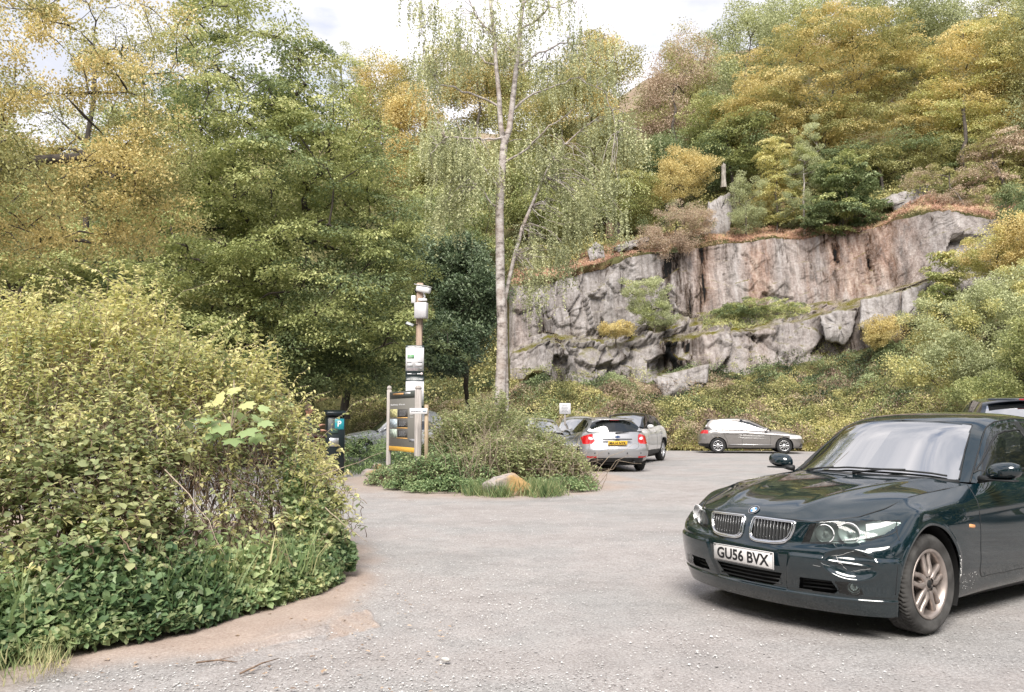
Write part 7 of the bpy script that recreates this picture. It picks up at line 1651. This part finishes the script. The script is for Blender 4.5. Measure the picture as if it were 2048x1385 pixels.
# ================================================================== NEAR BUSHES
def shoots(g, starts, ends, kind, sz, gap, lmat, name, parent, label=None, bend=.25, stem=None, lf0=.35, droop=.35, r0=.006, wid=1.0, vb=None, pair=False, jit=.3, stemk=4):
    """arching shoots with alternate leaves; returns the leaf object"""
    n = len(starts); m = 12; t = np.linspace(0, 1, m)
    mid = (starts + ends) / 2 + np.stack([g.normal(size=n) * .05, g.normal(size=n) * .05, bend * np.linalg.norm(ends - starts, axis=1) * g.uniform(.4, 1.2, n)], -1)
    C = ((1 - t) ** 2)[None, :, None] * starts[:, None] + (2 * t * (1 - t))[None, :, None] * mid[:, None] + (t ** 2)[None, :, None] * ends[:, None]
    C[:, 1:-1] += g.normal(size=(n, m - 2, 3)) * .012
    # leaves along the outer part
    Ln = np.linalg.norm(np.diff(C, axis=1), axis=2).sum(1); k = np.maximum(3, (Ln * (1 - lf0) / gap).astype(int)); idx = np.repeat(np.arange(n), k)
    s = lf0 + (1 - lf0) * (np.concatenate([(np.arange(q) + .5) / q for q in k])); s = np.clip(s + g.normal(size=len(s)) * .01, 0, .999)
    x = s * (m - 1); i = np.floor(x).astype(int); f = (x - i)[:, None]; P = C[idx, i] * (1 - f) + C[idx, i + 1] * f; T_ = C[idx, i + 1] - C[idx, i]; T_ /= np.linalg.norm(T_, axis=1, keepdims=True)
    side = np.cross(T_, [0, 0, 1.0]); side /= np.linalg.norm(side, axis=1, keepdims=True) + 1e-6; alt = np.where(np.arange(len(s)) % 2 == 0, 1, -1)[:, None]
    D = side * alt * .8 + T_ * .55 + g.normal(size=P.shape) * jit + [0, 0, -droop]; U = np.array([0, 0, 1.0]) + g.normal(size=P.shape) * .35 + side * alt * .2
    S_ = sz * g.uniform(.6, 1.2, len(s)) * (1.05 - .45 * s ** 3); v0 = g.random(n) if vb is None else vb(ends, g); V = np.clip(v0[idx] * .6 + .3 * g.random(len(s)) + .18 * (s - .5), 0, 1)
    lv = Leaves().add(P, D, U, S_, V, kind, wid); lo = lv.build(name, lmat, parent)
    if stem is not None:
        th = np.arange(stemk) * 2 * math.pi / stemk; rr = r0 * (1 - .75 * t)
        T2 = np.gradient(C, axis=1); T2 /= np.linalg.norm(T2, axis=2, keepdims=True); A_ = np.cross(T2, [.3, .2, 1.0]); A_ /= np.linalg.norm(A_, axis=2, keepdims=True) + 1e-6; B_ = np.cross(T2, A_)
        V_ = C[:, :, None] + rr[None, :, None, None] * (A_[:, :, None] * np.cos(th)[None, None, :, None] + B_[:, :, None] * np.sin(th)[None, None, :, None])
        gf = grid_faces(m, stemk, wrap=True); Fa = (gf[None] + (np.arange(n) * m * stemk)[:, None, None]).reshape(-1, 4); mesh('stems', V_.reshape(-1, 3), Fa, stem, parent, smooth=True)
    return lo
twig = barkmat('twig_brown', (.10, .065, .045), (.26, .18, .13), scale=20, bump=0)
twig2 = barkmat('twig_pale', (.24, .18, .13), (.46, .38, .29), scale=20, bump=0)
NL = {
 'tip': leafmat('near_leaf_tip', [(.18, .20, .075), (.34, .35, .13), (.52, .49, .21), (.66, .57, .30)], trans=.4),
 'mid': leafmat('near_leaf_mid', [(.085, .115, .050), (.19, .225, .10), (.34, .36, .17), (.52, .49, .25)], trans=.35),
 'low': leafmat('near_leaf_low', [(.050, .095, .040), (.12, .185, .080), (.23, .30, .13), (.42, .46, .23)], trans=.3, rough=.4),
 'maple': leafmat('near_leaf_maple', [(.17, .24, .10), (.25, .33, .14), (.34, .41, .18), (.52, .47, .20)], trans=.35, rough=.4),
 'grass': leafmat('near_grass', [(.05, .09, .035), (.11, .165, .06), (.21, .265, .11), (.42, .38, .20)], trans=.3),
 'dead': leafmat('near_dead', [(.14, .09, .06), (.24, .165, .11), (.36, .26, .18), (.46, .36, .26)], trans=.15),
}
# ---- canopy of the bush at the left: height over polar position (photo column px, distance Y)
SKY_PX = [-400, -100, 0, 60, 120, 190, 260, 330, 420, 500, 560, 620, 655, 675, 690, 705, 716]
SKY_PY = [650, 685, 680, 645, 608, 582, 606, 680, 700, 738, 775, 855, 920, 965, 1005, 1060, 1120]
EDGE_Y = [(x, gnd(x, y)[1]) for x, y in BUSH_EDGE_PX]; EX = [e[0] for e in EDGE_Y]; EYv = [e[1] for e in EDGE_Y]
def canopy(px, t):
    """t 0 at the foot in front .. 1 top .. 1.6 behind; returns world points on the bush surface"""
    Y0 = np.interp(px, EX, EYv); Ym = Y0 + np.interp(px, [0, 400, 600, 690, 716], [3.2, 2.9, 2.2, 1.0, .5]); Y = Y0 + (Ym - Y0) * t
    ht = HC + (839.4 - np.interp(px, SKY_PX, SKY_PY)) / FPX * Ym; ht = np.maximum(ht, .25)
    prof = np.interp(t, [0, .05, .25, .5, .8, 1.0, 1.3, 1.7], [.04, .12, .32, .60, .88, 1.0, .92, .6]); h = ht * prof
    X = (px - 1024) / FPX * Y
    P = np.stack([X, Y, 0 * X], -1); h = h * (.66 + .66 * fbm(P * 1.6 + 4, 3)) + .06 * (fbm(P * 5, 2) - .5)
    return np.stack([X, Y, np.maximum(h, .03)], -1)
g = np.random.default_rng(77)
def area(n, p0, p1, t0, t1, thin=0): return g.uniform(p0, p1, n), t0 + (t1 - t0) * g.random(n)
CO = np.array([-4.2, 7.3, 0])
o = thing('hedge_shrub', 'large sprawling shrub with yellow green tips filling the left foreground', 'shrub', CO)
def put(n, p0, p1, t0, t1, inset, **k):
    px, t = area(n, p0, p1, t0, t1); E_ = canopy(px, t); up = np.minimum(.45, g.exponential(.10, n)); E_[:, 2] += up; E_[:, :2] += g.normal(size=(n, 2)) * .07
    S0 = E_ + np.stack([g.normal(size=n) * .12 - .10, g.uniform(.05, .35, n), -g.uniform(inset * .6, inset * 1.2, n) * np.maximum(.3, E_[:, 2])], -1); S0[:, 2] = np.maximum(.0, S0[:, 2])
    return S0 - CO, E_ - CO
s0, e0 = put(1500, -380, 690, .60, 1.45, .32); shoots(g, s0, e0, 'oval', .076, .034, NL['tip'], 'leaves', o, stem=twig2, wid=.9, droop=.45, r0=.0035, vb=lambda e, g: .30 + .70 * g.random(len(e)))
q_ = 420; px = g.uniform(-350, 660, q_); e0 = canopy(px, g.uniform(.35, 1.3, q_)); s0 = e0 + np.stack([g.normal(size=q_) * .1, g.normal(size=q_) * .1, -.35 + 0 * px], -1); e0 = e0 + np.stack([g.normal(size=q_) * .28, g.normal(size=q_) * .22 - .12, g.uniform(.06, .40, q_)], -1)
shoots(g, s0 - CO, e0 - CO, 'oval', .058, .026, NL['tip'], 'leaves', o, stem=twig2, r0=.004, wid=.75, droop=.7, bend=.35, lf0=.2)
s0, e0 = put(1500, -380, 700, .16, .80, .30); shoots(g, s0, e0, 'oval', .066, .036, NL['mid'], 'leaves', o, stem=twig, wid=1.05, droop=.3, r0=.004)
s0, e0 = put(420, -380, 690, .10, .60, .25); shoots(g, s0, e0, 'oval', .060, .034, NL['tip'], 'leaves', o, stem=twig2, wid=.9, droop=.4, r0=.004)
# old stems inside the shrub
m_ = 130; px = g.uniform(-350, 560, m_); t_ = g.uniform(.3, 1.2, m_); E_ = canopy(px, t_) * [1, 1, .8]; B_ = np.stack([E_[:, 0] + g.normal(size=m_) * .5 - .1, E_[:, 1] + g.uniform(0, .8, m_), 0 * px], -1); mb = MB()
for a, e in zip(B_, E_): mb.tube(curve(a - CO, e - CO, 7, g, .06, .02), np.linspace(.012, .004, 7) * g.uniform(.5, 1.2), 5)
mb.build('branches', twig, o, smooth=True)
# long bare shoots sticking out
for a, b_ in (((330, 940, 5.9), (450, 1110, 5.4)), ((650, 1015, 7.0), (735, 1085, 7.0)), ((600, 960, 7.4), (765, 905, 7.6)), ((60, 1255, 4.75), (160, 1130, 5.1)), ((585, 960, 7.4), (600, 860, 7.6)), ((100, 700, 7.4), (92, 860, 7.3))):
    mb = MB(); mb.tube(curve(S(*a) - CO, S(*b_) - CO, 8, g, .06, .008), np.linspace(.0055, .0015, 8), 5); mb.build('bare_shoot', twig2, o, smooth=True)
# ---- bramble and low plants in front
o2 = thing('bramble_bush', 'green bramble bush with broad leaves at the lower left of the big shrub', 'bramble', CO)
s0, e0 = put(700, -300, 380, .08, .42, .30); shoots(g, s0, e0, 'oval', .082, .046, NL['mid'], 'leaves', o2, stem=twig, wid=1.25, droop=.2)
o3 = thing('dead_stems', 'tangle of bare reddish stems inside the big shrub', 'stems', CO); mb = MB()
for _ in range(300):
    px = g.uniform(180, 560); t0_ = g.uniform(.18, .55); p = canopy(np.array([px]), np.array([t0_]))[0]; q = p + np.array([g.normal() * .22, g.normal() * .15, -g.uniform(.25, .75)]); q[2] = max(0, q[2]); mb.tube(curve(q - CO, p - CO, 5, g, .05, .05), [.004, .0035, .003, .0025, .0015], 4)
mb.build('twigs', twig, o3, smooth=True)
def low_cover(name, label, n, p0, p1, t0, t1, lift, sz, kind, mat, wid=1.0, up=.9, cat='plants', seed=3, blade=False, offy=0.0):
    gg = np.random.default_rng(seed); px = gg.uniform(p0, p1, n); t = t0 + (t1 - t0) * (gg.random(n) if blade else (1 - np.sqrt(gg.random(n))) * 1.5); P = canopy(px, t); keep = fbm(P * 2.3 + seed, 2) > .34; P = P[keep]; n = len(P)
    if blade: P[:, 2] = gg.uniform(0, .1, n); P[:, 1] += offy; D = rdir(n, 2.2, gg); U = rdir(n, 0, gg)
    else: P[:, 2] = np.maximum(.02, P[:, 2] * gg.uniform(.5, 1.05, n) + lift * gg.random(n)); P[:, 1] -= .04; D = rdir(n, -.1, gg); D[:, 1] -= .4; U = rdir(n, up, gg) + np.array([0, -.3, .3])
    V = np.clip(.5 + 1.6 * (fbm(P * 2 + 9, 2) - .5) + gg.normal(size=n) * .2, 0, 1)
    o_ = Leaves().add(P, D, U, sz * np.exp(gg.uniform(-.6, .45, n)), V, kind, wid).build(name, NL[mat]); return tag(o_, label, cat, kind='stuff')
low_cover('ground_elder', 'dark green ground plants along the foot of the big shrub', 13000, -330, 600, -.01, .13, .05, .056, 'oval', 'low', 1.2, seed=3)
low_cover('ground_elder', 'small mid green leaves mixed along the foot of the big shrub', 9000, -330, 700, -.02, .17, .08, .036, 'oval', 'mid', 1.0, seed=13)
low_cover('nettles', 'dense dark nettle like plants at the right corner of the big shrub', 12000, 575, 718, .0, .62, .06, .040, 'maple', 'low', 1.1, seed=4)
low_cover('tall_grass', 'long grass blades growing up through the foot of the shrub', 2300, -330, 640, .03, .22, 0, .36, 'blade', 'grass', .035, seed=5, blade=True)
low_cover('edge_grass', 'short tufts of grass on the bare dirt in front of the shrub', 1500, -350, 170, -.12, -.01, 0, .075, 'blade', 'grass', .06, seed=6, blade=True)
# ---- sycamore sapling with big lobed leaves
b0 = S(462, 1000, 6.6); b0[2] = 0; o4 = thing('sycamore_sapling', 'young sycamore with large lobed pale leaves standing out of the big shrub', 'sapling', b0)
tp = S(468, 760, 6.6) - b0; mb = MB(); st_ = curve(np.zeros(3), tp, 9, g, .0, .01); mb.tube(st_, np.linspace(.014, .004, 9), 6); P = []; D = []; Sz = []; V = []
for i, (px, py, sz, v) in enumerate([(470, 765, .13, .9), (450, 785, .16, .95), (492, 790, .15, .8), (425, 790, .13, .95), (525, 800, .14, .6), (440, 815, .20, .5), (478, 810, .19, .45), (508, 822, .17, .4), (420, 826, .17, .4), (455, 836, .22, .3), (495, 842, .19, .3), (530, 838, .15, .4), (430, 850, .17, .3), (470, 862, .20, .2), (510, 858, .16, .35), (466, 775, .11, .8)]):
    e = S(px, py, 6.6 + g.uniform(-.25, .2)) - b0; j = min(8, int(8 * max(.5, e[2] / tp[2]) - .5)); a = st_[j]; d = e - a; P.append(a + d * .8); D.append([d[0] * 1.0 + g.normal() * .02, d[1] * 1.0 - .10, -.06]); Sz.append(sz * 1.05); V.append(v); mb.tube([a, a + d * .5 + [0, 0, .02], a + d * .82], [.003, .0025, .002], 5)
mb.build('stem', twig2, o4, smooth=True); Leaves().add(np.array(P), np.array(D), np.array([[0, -.55, 1.0]] * len(P)) + g.normal(size=(len(P), 3)) * .15, np.array(Sz), np.array(V), 'maple').build('leaves', NL['maple'], o4)
# ---- the bush on the island
def island(label, name, cat, n, fp, H, kind, sz, gap, mat, stemm, wid=1.0, seed=1, bend=.25, droop=.3, inset=.4):
    """fp: list of (px, Y, halfwidth m, depth m, height m) mounds"""
    gg = np.random.default_rng(seed); c0 = np.array([at(fp[0][0], 839, fp[0][1])[0], fp[0][1], 0]); o_ = thing(name, label, cat, c0)
    S0 = []; E0 = []
    wv = np.array([a[2] * (a[3] + a[4]) for a in fp]); ks = gg.choice(len(fp), n, p=wv / wv.sum())
    for k in ks:
        px, Y, hw, dp, hh = fp[k]; cx = at(px, 839, Y)[0]; d = rdir(1, .25, gg)[0]; d[2] = abs(d[2]); lump = .80 + .4 * float(vnoise(np.array([d * 2.2 + k])) [0])
        e = np.array([cx + d[0] * hw * lump, Y + d[1] * dp * lump, max(.05, d[2] * hh * lump)]); s = np.array([cx + (e[0] - cx) * .55 + gg.normal() * .1, Y + (e[1] - Y) * .55 + gg.normal() * .1, max(0, e[2] * (1 - inset * gg.uniform(.8, 1.6)))])
        S0.append(s); E0.append(e)
    S0 = np.array(S0) - c0; E0 = np.array(E0) - c0
    return shoots(gg, S0, E0, kind, sz, gap, mat, 'leaves', o_, stem=stemm, wid=wid, bend=bend, droop=droop, r0=.004), o_
island('large yellow green bramble mound around the foot of the birch', 'bramble_bush', 'bramble', 2300, [(985, 18.6, 1.5, 1.3, 1.95), (1050, 17.6, 1.15, 1.1, 1.45), (930, 18.4, 1.2, 1.2, 1.6), (890, 18.6, .8, 1.0, 1.1)], 0, 'tri', .088, .044, NL['mid'], twig2, seed=61)
island('brown and green tangled bramble at the right end of the middle bush', 'bramble_bush', 'bramble', 1700, [(1100, 17.0, .95, .9, 1.05), (1140, 16.6, .60, .7, .70), (1060, 16.4, .9, .9, 1.0), (990, 16.6, .9, .9, 1.05)], 0, 'tri', .085, .046, NL['mid'], twig, seed=62)
island('dark green low bramble at the left end of the middle bush', 'bramble_bush', 'bramble', 2100, [(800, 17.2, .75, .6, .42), (850, 16.4, .8, .8, .62), (900, 16.3, .8, .8, .75), (950, 15.9, .7, .6, .50), (870, 17.4, .9, .7, .85), (775, 17.8, .4, .5, .35)], 0, 'tri', .085, .048, NL['low'], twig, seed=63)
island('low green plants along the front edge of the middle bush', 'undergrowth', 'undergrowth', 1300, [(900, 15.4, .9, .35, .30), (840, 16.0, .7, .4, .28), (960, 15.2, .35, .3, .30), (1120, 15.6, .6, .4, .32), (1165, 15.9, .28, .4, .28), (1075, 15.3, .35, .3, .30)], 0, 'tri', .060, .042, NL['low'], None, seed=64)
gg = np.random.default_rng(65); dl = thing('dead_stems', 'pale dry arching stems in the middle bush', 'stems', (0, 17, 0)); mb = MB()
for _ in range(240):
    px = gg.uniform(920, 1170); Y = gg.uniform(15.6, 18); h = np.interp(px, [900, 990, 1060, 1170], [1.1, 1.5, 1.25, .7]) * gg.uniform(.4, 1.05); a = np.array([at(px, 839, Y)[0] + gg.normal() * .2, Y, 0]); e = a + [gg.normal() * .45, -gg.uniform(0, .6), h]
    mb.tube(curve(a - [0, 17, 0], e - [0, 17, 0], 6, gg, .22, .04), [.006, .0055, .005, .004, .003, .002], 4)
mb.build('twigs', twig2, dl, smooth=True)
def tufts(name, label, cs, n, hgt, mat='grass', seed=9, wid=.035):
    gg = np.random.default_rng(seed); P = []; 
    for (px, Y, r) in cs: q = n // len(cs); P.append(np.stack([at(px, 839, Y)[0] + gg.normal(size=q) * r, Y + gg.normal(size=q) * r, 0 * gg.random(q)], -1))
    P = np.concatenate(P); return tag(Leaves().add(P, rdir(len(P), 1.6, gg), rdir(len(P), 0, gg), hgt * gg.uniform(.5, 1.2, len(P)), gg.random(len(P)), 'blade', wid).build(name, NL[mat]), label, 'grass', kind='stuff')
tufts('grass_tufts', 'long grass around the boulder in the middle bush', [(1000, 14.6, .12), (1080, 14.7, .14), (1100, 14.9, .15), (960, 14.9, .15), (1060, 15.0, .12)], 1500, .34, seed=66)
gg = np.random.default_rng(67); n = 26000; px = gg.uniform(-200, 820, n); Y = gg.uniform(20.5, 42, n); P = np.stack([(px - 1024) / FPX * Y, Y, 0 * Y], -1); k = (fbm(P * .5, 3) > .45) & ~((Y < 30) & (px < 600) & (fbm(P * .3 + 2, 2) < .5)); P = P[k]
tag(Leaves().add(P, rdir(len(P), 1.4, gg), rdir(len(P), 0, gg), .26 * gg.uniform(.5, 1.3, len(P)), gg.random(len(P)) * .7, 'blade', .10).build('verge_grass', NL['grass']), 'rough green grass under the trees beyond the pay machine', 'grass', kind='stuff')
island('green undergrowth between the pay machine and the information board', 'undergrowth', 'undergrowth', 900, [(740, 22.5, 1.2, .8, 1.0), (690, 23, .9, .8, .9), (790, 21.5, .8, .8, .9)], 0, 'tri', .08, .05, NL['low'], None, seed=68)
# ---- bits on the dirt: twigs and dead leaves
gg = np.random.default_rng(70); px = gg.uniform(60, 900, 260); Y = gg.uniform(4.2, 7.0, 260); P = np.stack([(px - 1024) / FPX * Y, Y, .012 + 0 * Y], -1); P = P[~inside(P[:, 0], P[:, 1], BUSH_POLY)]
tag(Leaves().add(P, rdir(len(P), 0, gg) * [1, 1, .05], np.tile([[0, 0, 1.0]], (len(P), 1)) + gg.normal(size=(len(P), 3)) * .1, .03 * gg.uniform(.5, 1.3, len(P)), gg.random(len(P)), 'oval').build('dead_leaves', NL['dead']), 'scattered dead leaves on the dirt and gravel', 'dead leaves', kind='stuff')
for i, (a, e, lb) in enumerate((((392, 1330), (475, 1328), 'dry twig lying on the bare dirt, left of the rut'), ((480, 1352), (560, 1320), 'thin dry twig lying across the dirt edge'))):
    P = [gnd(*a) + [0, 0, .012], (gnd(*a) + gnd(*e)) / 2 + [0, .02, .018], gnd(*e) + [0, 0, .010]]; mb = MB(); mb.tube(P, [.006, .005, .002], 5); mb.tube([P[1], P[1] + [.06, .05, .004]], [.003, .001], 4); tag(mb.build('twig', twig), lb, 'twig')
rock('stone', 'largest pale stone lying alone on the gravel at the bottom', 'stone', gnd(893, 1324) + [0, 0, .012], (.028, .020, .016), plain('pale_stone', (.50, .48, .45), .8, var=.1, vs=30), 30, n=12)
# ---- tyre print in the mud: ruts with a patch of tread, lying in the bare dirt
u = np.linspace(0, 1, 420); v = np.linspace(0, 1, 110); UU, VV = np.meshgrid(u, v)
A4 = [gnd(330, 1385), gnd(790, 1262), gnd(745, 1205), gnd(440, 1300)]
Pm = A4[0] * ((1 - UU) * (1 - VV))[..., None] + A4[1] * (UU * (1 - VV))[..., None] + A4[2] * (UU * VV)[..., None] + A4[3] * ((1 - UU) * VV)[..., None]
fe = smooth(0, .12, UU) * smooth(1, .90, UU) * smooth(0, .2, VV) * smooth(1, .8, VV)
wv = .5 + .06 * np.sin(UU * 7) + .05 * (fbm(Pm * 3, 3) - .5)
rut = -.020 * np.exp(-((VV - wv) / .10) ** 2) + .014 * np.exp(-((VV - wv - .17) / .05) ** 2) + .012 * np.exp(-((VV - wv + .18) / .05) ** 2)
tread = smooth(.62, .70, UU) * smooth(.97, .92, UU) * smooth(.18, .26, VV) * smooth(.86, .76, VV); tr_ = .009 * np.clip(3 * np.sin((UU * 11 + VV * 2.5) * 2 * np.pi), -1, 1) * tread
d_ = dirt_at(Pm[..., 0], Pm[..., 1]); Pm[..., 2] = gz_at(Pm[..., 0], Pm[..., 1], d_) + .012 + fe * (rut * (1 - tread) + tr_ + .020 * (fbm(Pm * 6, 4) - .5)) - .035 * (1 - fe) ** 2
tag(mesh('tyre_print', Pm.reshape(-1, 3), grid_faces(110, 420), gm, smooth=True, attr={'dirt': np.clip(np.maximum(d_, .75 * tread), 0, 1).ravel()}), 'rutted tyre print pressed in the dirt beside the big shrub', 'tyre print')
# ---- unseen trees added around the camera to darken reflections in car paint and glass
for i, (x, y, h, lf, lb) in enumerate(((-8, -8, 10, 'deep', 'leafy tree behind the photographer to the left'), (-2, -13, 12, 'olive', 'olive tree straight behind the photographer'), (5, -12, 11, 'deep', 'green tree behind the photographer to the right'), (-14, 0, 10, 'olive', 'olive tree beyond the left end of the big shrub'),
        (11, -7, 11, 'deep', 'green tree behind the near black saloon'), (15, 0, 9, 'deep', 'dark green tree to the right of the near black saloon'), (16, 6, 9, 'olive', 'olive tree right of the lane beside the saloon'), (18, 12, 9, 'deep', 'dark green tree right of the lane further along'), (-13, -6, 11, 'deep', 'dark green tree far behind the photographer to the left'), (17, 18, 8, 'green', 'green tree right of the dark blue van'))):
    g5 = np.array([x, y, 0.0]); tree('reflection_tree', lb, 'tree',
        [(g5 + [0, 0, h * .60], np.array([3.4, 3.4, h * .38])), (g5 + [1.5, 1, h * .45], np.array([2.6, 2.6, h * .30])), (g5 + [-1, .5, h * .22], np.array([2.6, 2.2, h * .2]))], g5, lf, 'dark', tips=150, per=60, sz=.24, rad=.9, seed=300 + i, root=.2)
